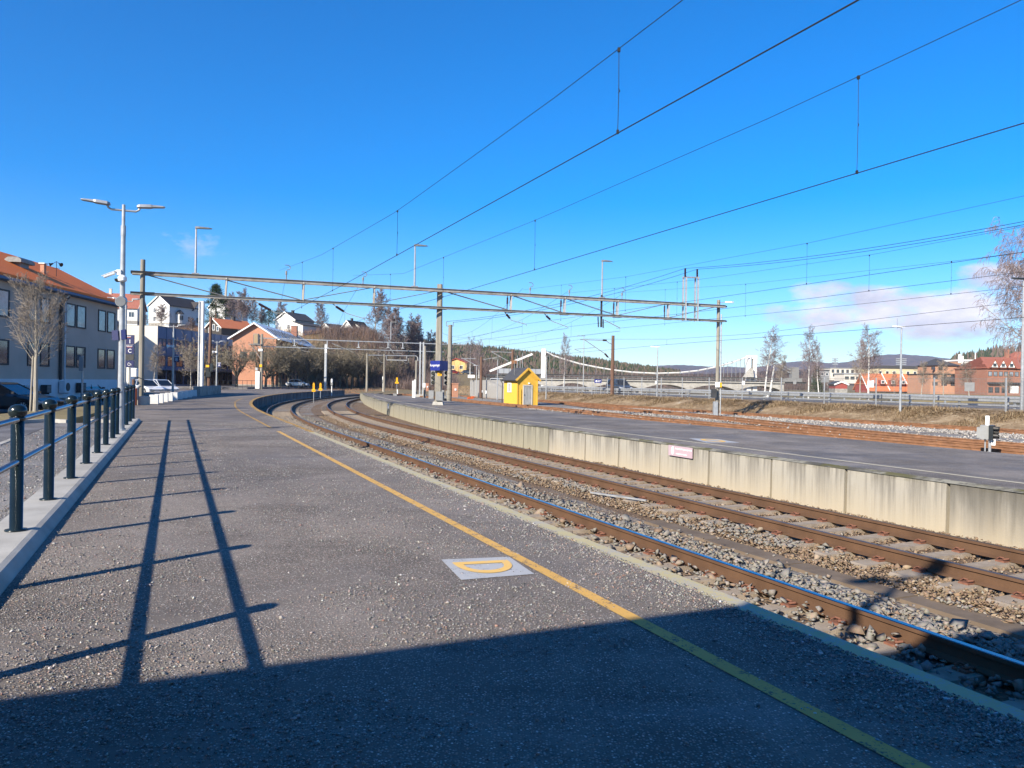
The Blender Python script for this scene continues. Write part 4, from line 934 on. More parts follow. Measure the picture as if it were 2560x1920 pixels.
t, z0, z1 = sign_panel('s', 'navy sign reading Sektor C below the track 1 sign', 861, 884, MAT['signnavy'])
text('lettering', 'Sektor', .13, MAT['signwhite'], t, (-.02, -.04, z1-.08), rz90); m = MB(); m.box((-.02, -.04, z1-.135), (.28, .008, .018)); m.build('underline', MAT['orange'], t); text('lettering', 'C', .30, MAT['signwhite'], t, (.0, -.04, z0+.15), rz90)
t, z0, z1 = sign_panel('s', 'blank dark panel between the sector C sign and the wheelchair sign', 886, 900, MAT['dkgrey'])
t, z0, z1 = sign_panel('s', 'navy wheelchair sign at the bottom of the sign stack on the second lamp', 902, 917, MAT['signnavy'])
m = MB(); zc_ = (z0+z1)/2; m.tube([(.075*math.cos(a)-.02, -.045, zc_-.02+.075*math.sin(a)) for a in [math.radians(100+24*i) for i in range(11)]], .012, 5); m.tube([(-.03, -.045, zc_+.09), (-.01, -.045, zc_+.0), (.07, -.045, zc_+.0), (.10, -.045, zc_-.08)], .014, 5); m.build('wheelchair_symbol', MAT['signwhite'], t)
t = thing('equipment_cabinet', 'tall pale ribbed cabinet behind the second lamp, right of the tall lamp', 'cabinet', (p2b.x+.0, p2b.y+.5, .56)); m = MB(); m.box((0, 0, (tall(918)-.56)/2), (.34, .4, tall(918)-.56)); m.build('body', MAT['white'], t)
m = MB(); m.box((.08, -.21, 1.1), (.03, .03, 2.0)); m.build('door_seam', MAT['dkgrey'], t)
# small box and orange post by the left mast
t = thing('switch_box', 'pale grey switch box fixed beside the left gantry mast', 'box', A(337, 931, 37.6)); m = MB(); m.box((0, 0, 0), (.26, .2, .42)); m.box((.0, -.11, 0), (.22, .02, .36)); m.build('body', MAT['white'], t); m = MB(); m.tube([(.05, .05, -.2), (.2, .5, -.35), (.32, .8, -.4)], .02, 6); m.build('cable', MAT['black'], t)
ob = G(335.5, 1014, .6); t = thing('marker_post', 'thick orange post between the end of the railing and the left gantry mast', 'post', (ob.x, ob.y, .56)); m = MB(); m.lathe([(.13, 0), (.13, .86), (.10, .90), (0, .91)], 14); m.build('post', MAT['orange'], t)
m = MB(); m.tube([(ML.x-.24, ML.y-.3, PZ), (ML.x-.24, ML.y-.3, 1.9)], .07, 10); m.build('cable_pipe', MAT['brownpole'], gn)
m = MB(); m.tube([(ML.x-.02, ML.y-.40, PZ+.3), (ML.x-.02, ML.y-.40, 1.45), (ML.x+.1, ML.y-.3, 1.6)], .075, 10); m.build('cable_pipe', MAT['galv'], gn)
# lamps B and A
for (px, pt, py, Y, let, lab) in ((432, 813, 968, 62.5, 'B', 'two-headed lamp with the sector B sign in front of the office block'), (541, 853, 971, 92.0, 'A', 'two-headed lamp with the sector A sign beyond the low grey wall')):
    b = A(px, py, Y); b.z = .58; h = A(px, pt, Y).z-.58; two_head_lamp(lab, b, h, math.radians(12), .8)
    z1 = A(px, 890 if let == 'B' else 906, Y).z; hh_ = .50 if let == 'B' else .55
    t = thing('sign', 'navy sign with a white %s on the two-headed lamp %s' % (let, 'in front of the office block' if let == 'B' else 'beyond the low grey wall'), 'sign', (b.x+.33, b.y-.1, z1-hh_/2)); m = MB(); m.box((0, 0, 0), (.40, .06, hh_)); m.build('panel', MAT['signnavy'], t)
    m = MB(); m.box((0, -.035, hh_*.38), (.34, .012, .05)); m.build('underline', MAT['signwhite'], t); text('lettering', let, .36, MAT['signwhite'], t, (0, -.036, -.05), rz90)
    t2 = thing('loudspeaker', 'small loudspeaker on the sector %s lamp' % let, 'loudspeaker', (b.x, b.y-.14, A(px, 866 if let == 'B' else 880, Y).z)); m = MB(); m.tube([(-.02, 0, 0), (-.2, -.1, 0), (-.38, -.2, -.02)], [.05, .08, .17], 10); m.lathe([(.12, -.1), (.12, .1)], 10); m.build('horn', MAT['white'], t2)
# square steel mast, wooden mast
b = A(501, 982, 72); b.z = .6; t = thing('steel_mast', 'square steel mast, half in shade, rising behind the low grey wall', 'mast', b); h = A(503, 753, 72).z-.6; m = MB()
for x in (-.19, .19): m.box((x, 0, h/2), (.05, .34, h))
m.box((0, 0, h/2), (.34, .05, h)); m.build('mast', MAT['whitewash'], t); m = MB(); m.box((0, 0, .25), (1.1, .9, .5)); m.build('concrete_foot', MAT['concrete'], t)
b = A(522, 972, 86); b.z = .5; t = thing('wooden_mast', 'weathered wooden mast with dark boxes near its foot, right of the steel mast', 'mast', b); h = A(527, 793, 86).z-.5; m = MB(); m.tube([(0, 0, 0), (.12, 0, h)], [.19, .15], 10); m.build('mast', MAT['brownpole'], t); m = MB(); m.box((0, -.25, 2.4), (.42, .3, 1.5)); m.box((.3, -.25, 2.7), (.3, .3, .9)); m.build('signal_box', MAT['black'], t); m = MB(); m.box((-.02, -.42, 2.85), (.36, .03, .25)); m.build('yellow_plate', MAT['yellowsign'], t)
# row of whitewashed concrete blocks and the low wall
for i in range(9):
    p = G(385+i*12.4, 1009.5-i*2.35, PZ); t = MB(); t.box((0, 0, .25), (.44, .55, .50), 0, .93)
    o = t.build('concrete_block', MAT['whitewash'], loc=(p.x, p.y, PZ-.02)); o.rotation_euler = (0, 0, .35); tag(o, '%s whitewashed concrete block, counting from the left gantry mast' % ORD[i], 'concrete block', 'whitewashed blocks along the platform')
wa, wb = G(491, 990, PZ), G(545, 984, PZ); m = MB(); m.bar((wa.x, wa.y, PZ+.35), (wb.x, wb.y, PZ+.35), .5, .75); tag(m.build('low_wall', MAT['concrete']), 'low grey concrete wall ending the row of white blocks', 'wall')

# ---------------------------------------------------------------- bare trees
def grow(tr, tw, p, d, L, r, lvl, P, rg):
    ns = P['seg'][lvl]; pts = [p.copy()]; rr = [r]; dd = d.copy()
    for i in range(ns):
        dd = (dd+Vector((rg.gauss(0, 1), rg.gauss(0, 1), rg.gauss(0, 1)))*P['wob'][lvl]+Vector((0, 0, P['grav'][lvl]))).normalized()
        p = p+dd*(L/ns); pts.append(p.copy()); rr.append(r*(1-(i+1)/ns*(1-P['tip'][lvl])))
    (tr if lvl <= P['wood'] else tw).tube(pts, [max(x, P['minr']) for x in rr], P['sides'][lvl], cap=False)
    if lvl+1 >= len(P['n']): return
    n = P['n'][lvl+1]; t0 = P['t0'][lvl]; ga = rg.random()*6.28
    for k_ in range(n):
        t = t0+(1-t0)*((k_+rg.random())/n); x = t*ns; i = min(int(x), ns-1); q_ = pts[i].lerp(pts[i+1], x-i); ax = (pts[i+1]-pts[i]).normalized()
        ga += 2.4+rg.uniform(-.5, .5); o = ax.orthogonal().normalized(); b = ax.cross(o); side = o*math.cos(ga)+b*math.sin(ga)
        an = math.radians(P['ang'][lvl]*rg.uniform(.7, 1.25)); nd = (ax*math.cos(an)+side*math.sin(an)).normalized()
        ln = L*P['len'][lvl]*rg.uniform(.65, 1.15)*(1-P['shr'][lvl]*(t-t0)/(1-t0+1e-6)); grow(tr, tw, q_, nd, ln, rr[min(i+1, ns)]*P['rad'][lvl], lvl+1, P, rg)
KIND = {
 'street': dict(n=[1, 34, 12, 8], seg=[7, 6, 4, 3], wob=[.02, .045, .08, .12], grav=[.05, .10, .06, .02], tip=[.25, .25, .3, .4], wood=1, sides=[8, 5, 3, 3], t0=[.36, .22, .2, 0], ang=[46, 38, 38], len=[.50, .44, .42], shr=[.62, .4, .3], rad=[.26, .5, .6]),
 'birch': dict(n=[1, 32, 11, 7], seg=[8, 4, 4, 3], wob=[.035, .10, .16, .18], grav=[.05, .07, -.03, -.10], tip=[.12, .25, .3, .4], wood=0, sides=[7, 4, 3, 3], t0=[.26, .2, .15, 0], ang=[42, 42, 44], len=[.36, .45, .5], shr=[.62, .4, .3], rad=[.30, .5, .55]),
 'weep': dict(n=[1, 30, 10, 9, 4], seg=[9, 6, 5, 6, 3], wob=[.05, .10, .14, .10, .1], grav=[.05, .02, -.10, -.28, -.2], tip=[.15, .2, .3, .4, .5], wood=1, sides=[8, 5, 3, 3, 3], t0=[.2, .2, .15, .1, 0], ang=[58, 46, 48, 30], len=[.46, .46, .55, .5], shr=[.5, .35, .3, .3], rad=[.36, .45, .5, .6]),
 'pollard': dict(n=[1, 9, 7, 6, 4], seg=[3, 5, 4, 4, 3], wob=[.05, .16, .2, .2, .2], grav=[0, .10, .08, .05, .02], tip=[.8, .4, .35, .4, .5], wood=2, sides=[7, 5, 4, 3, 3], t0=[.7, .25, .2, .2, 0], ang=[52, 42, 44, 44], len=[1.9, .55, .55, .55], shr=[.0, .35, .3, .3], rad=[.52, .55, .6, .6]),
 'shrub': dict(n=[1, 14, 8, 5], seg=[1, 4, 3, 3], wob=[.02, .18, .22, .25], grav=[0, .04, .02, 0], tip=[1, .4, .4, .5], wood=0, sides=[3, 3, 3, 3], t0=[.1, .2, .2, 0], ang=[48, 40, 42], len=[9.0, .55, .5], shr=[.1, .3, .3], rad=[.5, .6, .6]),
}
TREE = {}
def tree_proto(kind, seed, H, r, barkmat, twigmat, key, minr=.008):
    rg = random.Random(seed); tr, tw = MB(), MB(); P = dict(KIND[kind], minr=minr)
    L = {'street': H*.97, 'birch': H*.95, 'weep': H*.92, 'pollard': H*.26, 'shrub': H*.09}[kind]
    grow(tr, tw, Vector((0, 0, 0)), Vector((rg.uniform(-.04, .04), rg.uniform(-.04, .04), 1)).normalized(), L, r, 0, P, rg)
    out = []
    for m, nm, mt in ((tr, 'trunk', barkmat), (tw, 'crown', twigmat)):
        o = m.build(nm, mt); out.append(o.data); bpy.data.objects.remove(o)
    TREE[key] = (out, H)
def plant(key, label, pos, H, rz=0.0, cat='tree', group=None, name='bare_tree', sx=1.0):
    me, H0 = TREE[key]; t = thing(name, label, cat, pos, rz, group); s = H/H0; t.scale = (s*sx, s*sx, s)
    for nm, d_ in zip(('trunk', 'crown'), me):
        o = bpy.data.objects.new(nm, d_); COL.objects.link(o); o.parent = t
    return t
tree_proto('street', 5, 5.6, .125, MAT['palebark'], MAT['twig'], 'street', .006)
for i in range(3): tree_proto('birch', 20+i, 11.0, .16, MAT['birch'], MAT['twigpurple'], 'birch%d' % i, .013); tree_proto('birch', 20+i, 11.0, .16, MAT['palebark'], MAT['twigpurple'], 'far%d' % i, .027)
for i in range(2): tree_proto('birch', 30+i, 11.0, .15, MAT['palebark'], MAT['twig'], 'bare%d' % i, .015)
for i in range(4): tree_proto('pollard', 40+i, 8.6, .24, MAT['bark'], MAT['twigdark'], 'pollard%d' % i, .017)
tree_proto('weep', 61, 16.0, .28, MAT['palebark'], MAT['twigpurple'], 'weep', .011)
p = G(88, 1030, .62); H_ = A(92, 716, p.y).z-.6
tr_ = plant('street', 'young bare street tree with a pale trunk in front of the grey building', (p.x, p.y, .60), H_, .6, sx=.86)
st_ = MB(); st_.tube([(p.x-.16, p.y-.05, .6), (p.x-.08, p.y-.05, 2.75)], .035, 8); tag(st_.build('tree_stake', MAT['palebark']), 'slanting stake tied beside the young street tree', 'stake')
p = A(205, 1004, 42); p.z = .57; t = thing('sign_post', 'grey post with a narrow sign seen edge on in front of the grey building', 'sign', p); zt = A(205, 890, 42).z-.57; m = MB(); m.tube([(0, 0, 0), (0, 0, zt)], .05, 8); m.build('post', MAT['galv'], t); m = MB(); m.box((-.03, -.08, zt-.42), (.22, .06, .78)); m.build('panel', MAT['grey'], t)

# ---------------------------------------------------------------- buildings
def house(label, cat, corner, at_, rz, L, Wd, eave, ridge, wall, roof, wins=(), over=.35, chim=None, name='house', trim='white', group=None, extra=None, gable_trim=True, framemat='white', base_h=.4):
    """ridge along local x; `corner` (sx, sy) is the corner that stands at the world point at_"""
    ca, sa = math.cos(rz), math.sin(rz); lx, ly = corner[0]*L/2, corner[1]*Wd/2
    t = thing(name, label, cat, (at_[0]-(lx*ca-ly*sa), at_[1]-(lx*sa+ly*ca), at_[2]), rz, group)
    m = MB(); pr = [(-Wd/2, -3.0), (Wd/2, -3.0), (Wd/2, eave), (0, ridge), (-Wd/2, eave)]
    m.loft([[(x, y, z) for y, z in pr] for x in (-L/2, L/2)]); m.build('wall', MAT[wall], t)
    m = MB(); m.box((0, 0, base_h/2-.2), (L+.06, Wd+.06, base_h+.4)); m.build('base', MAT['concrete'], t)
    sl_ = (ridge-eave)/(Wd/2); m = MB(); th = .16
    for sg in (-1, 1):
        y1 = Wd/2+over; z1 = eave-sl_*over
        a = [(sg*0.0, ridge+.02), (sg*y1, z1+.02), (sg*y1, z1+.02+th), (0, ridge+.02+th)]
        m.loft([[(x, y, z) for y, z in (a if sg > 0 else a[::-1])] for x in (-L/2-over, L/2+over)])
    rf = m.build('roof', MAT[roof], t)
    if gable_trim:
        for x in (-L/2-over-.03, L/2+over+.03):
            m = MB()
            for sg in (-1, 1): m.bar((x, -sg*.05, ridge+.04), (x, sg*(Wd/2+over+.02), eave-sl_*over+.04), .06+sg*.002, .26)
            m.build('bargeboard', MAT[trim], rf)
    if chim:
        m = MB(); m.box((chim[0], chim[1], ridge+chim[2]/2-.5), (.6, .6, chim[2]+1.0)); m.box((chim[0], chim[1], ridge+chim[2]+.05), (.72, .72, .1)); m.build('chimney', MAT[chim[3]], rf)
    for wdef in wins: window(t, wdef, L, Wd, framemat)
    return t
def window(t, wd, L, Wd, fm='white', glass='glassdark', bars=True):
    face, u_, z, w_, h = wd[:5]; glass = wd[5] if len(wd) > 5 else glass
    def P(a, b, dep):
        if face == 'x-': return (-L/2-dep, -a+0*b, b)
        if face == 'x+': return (L/2+dep, a, b)
        if face == 'y-': return (a, -Wd/2-dep, b)
        return (-a, Wd/2+dep, b)
    def slab(m, a0, a1, b0, b1, d0, d1):
        vs = [P(a, b, d_) for d_ in (d0, d1) for a, b in ((a0, b0), (a1, b0), (a1, b1), (a0, b1))]
        m.add(vs, [(3, 2, 1, 0), (4, 5, 6, 7), (0, 1, 5, 4), (1, 2, 6, 5), (2, 3, 7, 6), (3, 0, 4, 7)])
    f = .09; m = MB(); x0, x1, z0, z1 = u_-w_/2, u_+w_/2, z-h/2, z+h/2
    for r in ((x0-f, x1+f, z1, z1+f), (x0-f, x1+f, z0-f, z0), (x0-f, x0, z0, z1), (x1, x1+f, z0, z1)): slab(m, r[0], r[1], r[2], r[3], -.02, .05)
    if bars and w_ > .7: slab(m, u_-.025, u_+.025, z0, z1, -.02, .042)
    o = m.build('window', MAT[fm], t); m = MB(); slab(m, x0, x1, z0, z1, -.03, .016); m.build('pane', MAT[glass], o); return o

# grey building with the orange roof
c0 = A(291, 990, 60.0); c0.z = .55; fd = Vector((-.0925, .9957, 0)); rzb = math.atan2(fd.y, fd.x); LBd = 40.0; WB = 9.4
def fac_u(px):
    d = ray(px, 900); k_ = d.x/d.y
    y = (c0.x-c0.y*fd.x/fd.y)/(k_-fd.x/fd.y); return (y-c0.y)/fd.y+LBd/2
wins = []
for (a, b) in ((-14, 20), (68, 88), (100, 122), (163, 186), (190, 212), (244, 262), (267, 285)):
    ua, ub = fac_u(a), fac_u(b)
    for z, h, g in ((5.6, 1.42, 'glasscur'), (2.78, 1.30, 'glassdark')): wins.append(('y-', (ua+ub)/2, z, (ub-ua)-.12, h, g))
gb = house('long grey two-storey building with a bright orange tiled roof', 'building', (1, -1), c0, rzb, LBd, WB, 7.30, 9.65, 'stucco', 'orangetile', [], over=.45, name='building', trim='shadebluepanel', gable_trim=True)
for i, wd in enumerate(wins): window(gb, wd, LBd, WB, 'dkgrey', bars=False)
m = MB(); m.box((0, -WB/2-.03, .62), (LBd, .08, 1.24)); m.build('plinth', MAT['plinth'], gb)
m = MB(); m.box((0, -WB/2-.50, 6.98), (LBd+.8, .14, .16)); m.box((0, -WB/2-.25, 6.9), (LBd+.8, .45, .05)); m.build('gutter', MAT['shadebluepanel'], gb)
m = MB(); u_ = fac_u(158); m.tube([(u_, -WB/2-.1, 1.2), (u_, -WB/2-.1, 6.6), (u_, -WB/2-.4, 6.95)], .06, 8); m.build('downpipe', MAT['plinth'], gb)
m = MB(); u_ = fac_u(147); m.tube([(u_, -WB/2-.12, 1.2), (u_, -WB/2-.12, 6.2), (u_+.8, -WB/2-.2, 6.75)], .10, 8); m.build('duct', MAT['dkgrey'], gb)
def on_facade(px, z, dep=.3):
    u2 = fac_u(px)-LBd/2; p = c0+fd*u2+Vector((fd.y, -fd.x, 0))*dep; return Vector((p.x, p.y, z))
for i, (px, pw, y0, y1, fanned) in enumerate(((151, 22, 953, 981, 1), (192, 19, 957, 978, 0), (60, 20, 963, 984, 1), (34, 20, 963, 985, 0), (103, 14, 962, 982, 0))):
    b = on_facade(px, 1.0, .32); z0, z1 = A(px, y1, b.y).z, A(px, y0, b.y).z
    t = thing('air_conditioner', ('white wall-mounted outdoor unit with a round fan below the drainpipe', 'ribbed outdoor unit nearest the edge-on sign post', 'outdoor unit with a fan beside the young street tree', 'dark outdoor unit above the bonnet of the black car', 'dark outdoor unit right behind the trunk of the street tree')[i], 'air conditioner', (b.x, b.y, (z0+z1)/2), rzb, 'air conditioning units on the grey building')
    h_ = max(.5, z1-z0); wd_ = h_*1.15; m = MB(); m.box((0, 0, 0), (wd_, .36, h_)); m.box((-wd_/3, .1, -h_/2-.05), (.05, .4, .1)); m.box((wd_/3, .1, -h_/2-.05), (.05, .4, .1)); m.build('casing', MAT['plinth' if i in (0, 2) else 'dkgrey'], t)
    m = MB()
    if fanned:
        m.tube([(0.0, -.185, 0), (0, -.20, 0)], h_*.38, 16)
    else:
        for j in range(5): m.box((.0, -.19, -h_*.35+j*h_*.17), (wd_*.8, .02, h_*.07))
    m.build('fan_grille', MAT['dkgrey' if i in (0, 2) else 'grey'], t)
# things on that roof
rp = A(50, 657, 50); t = thing('roof_ventilator', 'big grey ventilation hood on the ridge of the orange roof', 'ventilator', rp, rzb); m = MB()
m.box((0, 0, -.25), (1.0, .6, .6)); m.build('base', MAT['greypanel'], t); m = MB(); m.loft([[(x, y, z) for y, z in ((-.5, -.06), (.5, -.06), (.5, .12), (.3, .27), (-.3, .27), (-.5, .12))] for x in (-.85, .85)]); m.f = [tuple(reversed(f)) for f in m.f]; m.build('hood', MAT['galvdk'], t)
rp = A(108, 681, 52.5); t = thing('vent_pipe', 'short reddish vent pipe with a pale cap on the orange roof', 'vent', rp); m = MB(); m.box((0, 0, .2), (.26, .26, .75)); m.build('pipe', MAT['brickpink'], t); m = MB(); m.box((0, 0, .60), (.42, .42, .06)); m.build('cap', MAT['white'], t)
rp = A(141, 682, 54.5); t = thing('siren', 'warning siren with two black horns on a thin mast above the orange roof', 'siren', rp); m = MB(); m.tube([(0, 0, -.3), (0, 0, .78)], .02, 6); m.tube([(-.25, 0, .33), (.25, 0, .33)], .015, 5); m.tube([(-.3, 0, .62), (0, 0, .8), (.3, 0, .62)], .02, 5); m.build('mast', MAT['darkmetal'], t)
for sg in (-1, 1):
    m = MB(); m.tube([(sg*.20, -.05, .66), (sg*.34, -.1, .58), (sg*.42, -.13, .55)], [.04, .08, .15], 10); m.build('horn', MAT['black'], t)

# cars
def car(label, pos, rz, paint, L=4.5, Wd=1.82, H=1.46, kind='hatch', name='parked_car', cat='car', group=None, simple=False):
    t = thing(name, label, cat, pos, rz, group); hw = Wd/2
    if kind == 'van': prof = [(-.5, .42, .95), (-.485, .30, 1.05), (-.40, .24, 1.10), (.20, .24, 1.10), (.33, .24, 1.06), (.46, .26, .86), (.495, .34, .70)]; cab = [(-.485, 1.0), (-.46, .985), (.14, 1.0), (.33, .58)]
    else: prof = [(-.5, .42, .78), (-.48, .28, .90), (-.38, .22, .95), (.12, .20, .95), (.26, .20, .90), (.43, .22, .76), (.485, .28, .62), (.5, .40, .54)]; cab = [(-.44, .66), (-.30, .97), (.02, 1.0), (.25, .62)]
    belt = lambda x: next((prof[i][2]+(prof[i+1][2]-prof[i][2])*(x-prof[i][0])/(prof[i+1][0]-prof[i][0])) for i in range(len(prof)-1) if x <= prof[i+1][0]+1e-9)
    m = MB(); rings = []
    for x, z0, z1 in prof:
        k_ = .86 if abs(x) > .485 else (.95 if abs(x) > .44 else 1.0); w_ = hw*k_
        rings.append([(x*L, -w_*.93, z0), (x*L, w_*.93, z0), (x*L, w_, z0+.18), (x*L, w_*.985, z1-.12), (x*L, w_*.88, z1), (x*L, -w_*.88, z1), (x*L, -w_*.985, z1-.12), (x*L, -w_, z0+.18)])
    m.loft(rings); m.f = [tuple(reversed(f)) for f in m.f]
    xs_ = [c[0] for c in cab]; zt = [c[1]*H if c[1] > .7 or kind == 'van' else None for c in cab]
    body = m.build('body', paint, t, smooth=False)
    # cabin: glass block below a painted roof
    z_b = belt(xs_[0]); r0 = []
    pts = [(cab[0][0], belt(cab[0][0])-.03, .86), (cab[1][0], cab[1][1]*H-.05, .70), (cab[2][0], cab[2][1]*H-.045, .70), (cab[3][0], belt(cab[3][0])-.02, .86)]
    lowz = [belt(p[0])-.05 for p in pts]
    m = MB(); vs = []; 
    for (x, z, k_), lz in zip(pts, lowz):
        vs += [(x*L, -hw*.87, lz), (x*L, hw*.87, lz), (x*L, hw*k_, max(z, lz+.01)), (x*L, -hw*k_, max(z, lz+.01))]
    rings = [vs[i*4:i*4+4] for i in range(4)]; m.loft(rings); m.f = [tuple(reversed(f)) for f in m.f]; m.build('windows', MAT['carglass'], t)
    m = MB(); (x1, z1, k1), (x2, z2, k2) = pts[1], pts[2]
    m.loft([[(x*L, -hw*.715, z-.02), (x*L, hw*.715, z-.02), (x*L, hw*.60, z+.05), (x*L, -hw*.60, z+.05)] for x, z in ((x1-.012, z1-.01), (x1+.05, z1+.012), ((x1+x2)/2, max(z1, z2)+.02), (x2-.03, z2+.005), (x2+.012, z2-.015))]); m.f = [tuple(reversed(f)) for f in m.f]; rf = m.build('roof', paint, t)
    m = MB()
    for sg in (-1, 1):
        for (xa, za, ka), (xb, zb, kb_) in ((pts[0], pts[1]), (pts[2], pts[3])): m.bar((xa*L, sg*hw*(ka+.01), za), (xb*L, sg*hw*(kb_+.012), zb), .06, .05)
        xm = (x1+x2)/2+.01; m.bar((xm*L, sg*hw*.885, belt(xm)-.02), (xm*L, sg*hw*.715, max(z1, z2)), .05, .07)
    m.build('pillar', paint, t)
    wr = .325 if kind != 'van' else .34
    for x in (-.30, .31):
        for sg in (-1, 1):
            m = MB(); ring = []; y0 = sg*(hw-.20); y1 = sg*(hw+.012)
            m.tube([(x*L, y0, wr), (x*L, y1, wr)], wr, 20); wh = m.build('wheel', MAT['rubber'], t)
            m = MB(); m.tube([(x*L, y1, wr), (x*L, y1+sg*.006, wr)], wr*.70, 18); 
            rim = m.build('rim', MAT['darkmetal'], wh)
            m = MB()
            for a in range(10):
                an = a*.628; m.bar((x*L, y1+sg*.010, wr), (x*L+math.cos(an)*wr*.68, y1+sg*.010, wr+math.sin(an)*wr*.68), .016, .05, up=(math.cos(an+1.57), 0, math.sin(an+1.57)))
            m.build('spokes', MAT['galv'], wh)
    m = MB()
    for sg in (-1, 1):
        for x in (-.30, .31): m.tube([(x*L+math.cos(a)*(wr+.05), sg*(hw-.01), wr+math.sin(a)*(wr+.05)) for a in [i*math.pi/12 for i in range(13)]], .03, 5)
    m.build('wheel_arch', MAT['rubber'], t)
    zf = belt(.46)-.14
    for sg in (-1, 1):
        m = MB(); m.loft([[(x*L, sg*y0_*hw, z0), (x*L, sg*y1_*hw, z0), (x*L, sg*y1_*hw, z0+.12), (x*L, sg*y0_*hw, z0+.12)] for x, y0_, y1_, z0 in ((.44, .70, .97, zf+.02), (.497, .55, .90, zf-.06))]); m.build('headlight', MAT['lens'], t)
    m = MB(); m.box((.492*L, 0, .40), (.06, Wd*.66, .16)); m.build('grille', MAT['black'], t)
    m = MB(); m.box((.5*L+.012, 0, .38), (.02, .5, .11)); m.build('number_plate', MAT['signwhite'], t)
    for sg in (-1, 1): m = MB(); m.box((.20*L, sg*(hw+.07), belt(.2)+.07), (.12, .18, .12)); m.build('mirror', paint, t)
    return t
ca_ = A(61, 1034, 36.2); car('black car parked facing right, half behind the street tree and railing', (ca_.x-.31*4.7, ca_.y+.9, .19), math.radians(-2), MAT['carblack'], 4.7, 1.85, 1.46)
w1 = A(390, 985, 80.0); w2 = A(428, 985, 83.5)
hd = math.radians(-38)
for i, (w_, lab) in enumerate(((w1, 'white car parked nearest the left gantry mast, in front of the other white car'), (w2, 'second white car, parked to the right of the first by the white blocks'))):
    car(lab, (w_.x-2.05*math.cos(hd), w_.y-2.05*math.sin(hd), .18), hd, MAT['carwhite'], 4.5, 1.85, 1.58, group='white cars behind the concrete blocks')
car('dark car parked beyond the railing close to the wall of the grey building', (A(245, 985, 56).x-1.0, 56, .18), math.radians(95), MAT['carblack'], 4.4, 1.8, 1.45)

# office building with a front coloured shade blue and a pale end wall
oc = A(392, 965, 137); oc.z = .5; od = Vector((2.2, 31.0, 0)).normalized(); orz = math.atan2(od.y, od.x); OL, OW, OH = 31.5, 24.0, 10.6
ob_ = thing('office_building', 'flat-roofed three-storey office block with panelled front coloured blue for shade and pale end wall', 'building', oc+od*(OL/2)+Vector((-od.y, od.x, 0))*(OW/2), orz)
m = MB(); m.box((0, 0, OH/2), (OL, OW, OH)); m.build('wall', MAT['shadebluepanel'], ob_)
m = MB(); m.box((-OL/2-.08, 0, OH/2+.02), (.16, OW+.2, OH+.06)); m.build('end_wall', MAT['cream'], ob_)
m = MB(); m.box((0, 0, OH+.05), (OL+.3, OW+.2, .12)); m.build('roof', MAT['galvdk'], ob_)
m = MB()
for i in range(11): m.box((-OL/2+i*OL/10, -OW/2-.07, 6.4), (.22, .14, 8.4))
for z in (2.95, 5.55, 8.55): m.box((0, -OW/2-.09, z), (OL, .10, .12))
m.box((0, -OW/2-.7, 2.95), (OL, 1.3, .22)); m.build('facade_rib', MAT['shadebluepanel'], ob_)
for i in range(10):
    for j in (-1, 1): window(ob_, ('y-', -OL/2+OL/20+i*OL/10+j*.72, 7.85, .92, 1.15, 'glasscur'), OL, OW, 'dkgrey', bars=False)
    window(ob_, ('y-', -OL/2+OL/20+i*OL/10, 4.45, 2.2, 1.6, 'glassdark'), OL, OW, 'dkgrey')
    window(ob_, ('y-', -OL/2+OL/20+i*OL/10, 1.5, 2.4, 2.3, 'glassdark'), OL, OW, 'dkgrey')

house('gabled building mostly hidden behind the grey building, shading the pale end wall', 'house', (1, 1), Vector((-75.0, 130.0, .2)), math.radians(90), 10.0, 9.0, 10.4, 13.6, 'stucco', 'slate', [])
# houses on the slope
def hz(px, py, Y): return A(px, py, Y)
house('big white wooden house with a dark roof and a bay window on the slope', 'house', (-1, -1), hz(423, 810, 215), math.radians(70), 12.6, 7.4, 5.3, 8.1, 'whitewood', 'darktile',
      [('x-', -1.6, 3.9, .8, 1.3), ('x-', 1.6, 3.9, .8, 1.3), ('x-', -1.6, 1.5, .8, 1.3), ('y-', 1.2, 1.9, 1.0, 1.4), ('y-', 4.6, 1.9, 1.0, 1.4)], chim=None)
hh2 = [o for o in COL.objects if o.get('label', '').startswith('big white wooden house')][0]
m = MB(); m.lathe([(.95, .4), (.95, 3.1)], 8, (-3.0, -4.2, 0)); m.build('bay_window', MAT['whitewood'], hh2); m = MB(); m.lathe([(1.25, 3.1), (.9, 3.6), (.3, 4.2), (0, 4.25)], 8, (-3.0, -4.2, 0)); m.build('bay_roof', MAT['slate'], hh2)
for a in (-2.2, -1.57, -.9): m = MB(); m.box((-3.0+math.cos(a)*.93, -4.2+math.sin(a)*.93, 2.0), (.42, .06, 1.2), a+math.pi/2); m.build('pane', MAT['glassdark'], hh2)
m = MB(); m.loft([[(x, y, z) for x, z in ((2.6, 4.6), (6.2, 4.6), (4.4, 7.0))] for y in (-3.9, 0.0)]); m.build('cross_gable', MAT['whitewood'], hh2)
m = MB()
for sg in (-1, 1): m.loft([[(4.4, y, 7.1), (4.4+sg*2.1, y, 4.45), (4.4+sg*2.1, y, 4.62), (4.4, y, 7.28)][::sg] for y in (-4.2, 0.2)])
m.build('cross_gable_roof', MAT['darktile'], hh2)
house('white house with a rusty red roof half hidden behind the lamp and gantry mast', 'house', (1, -1), hz(343, 806, 190), math.radians(12), 11.5, 8, 3.6, 7.2, 'whitewood', 'redtile', [('y-', 2.5, 1.9, 1.6, 1.2), ('y-', -1.5, 1.9, 1.2, 1.2), ('y-', 4.4, 1.9, 1.2, 1.2)], chim=(-1.5, 0, 1.2, 'cream'))
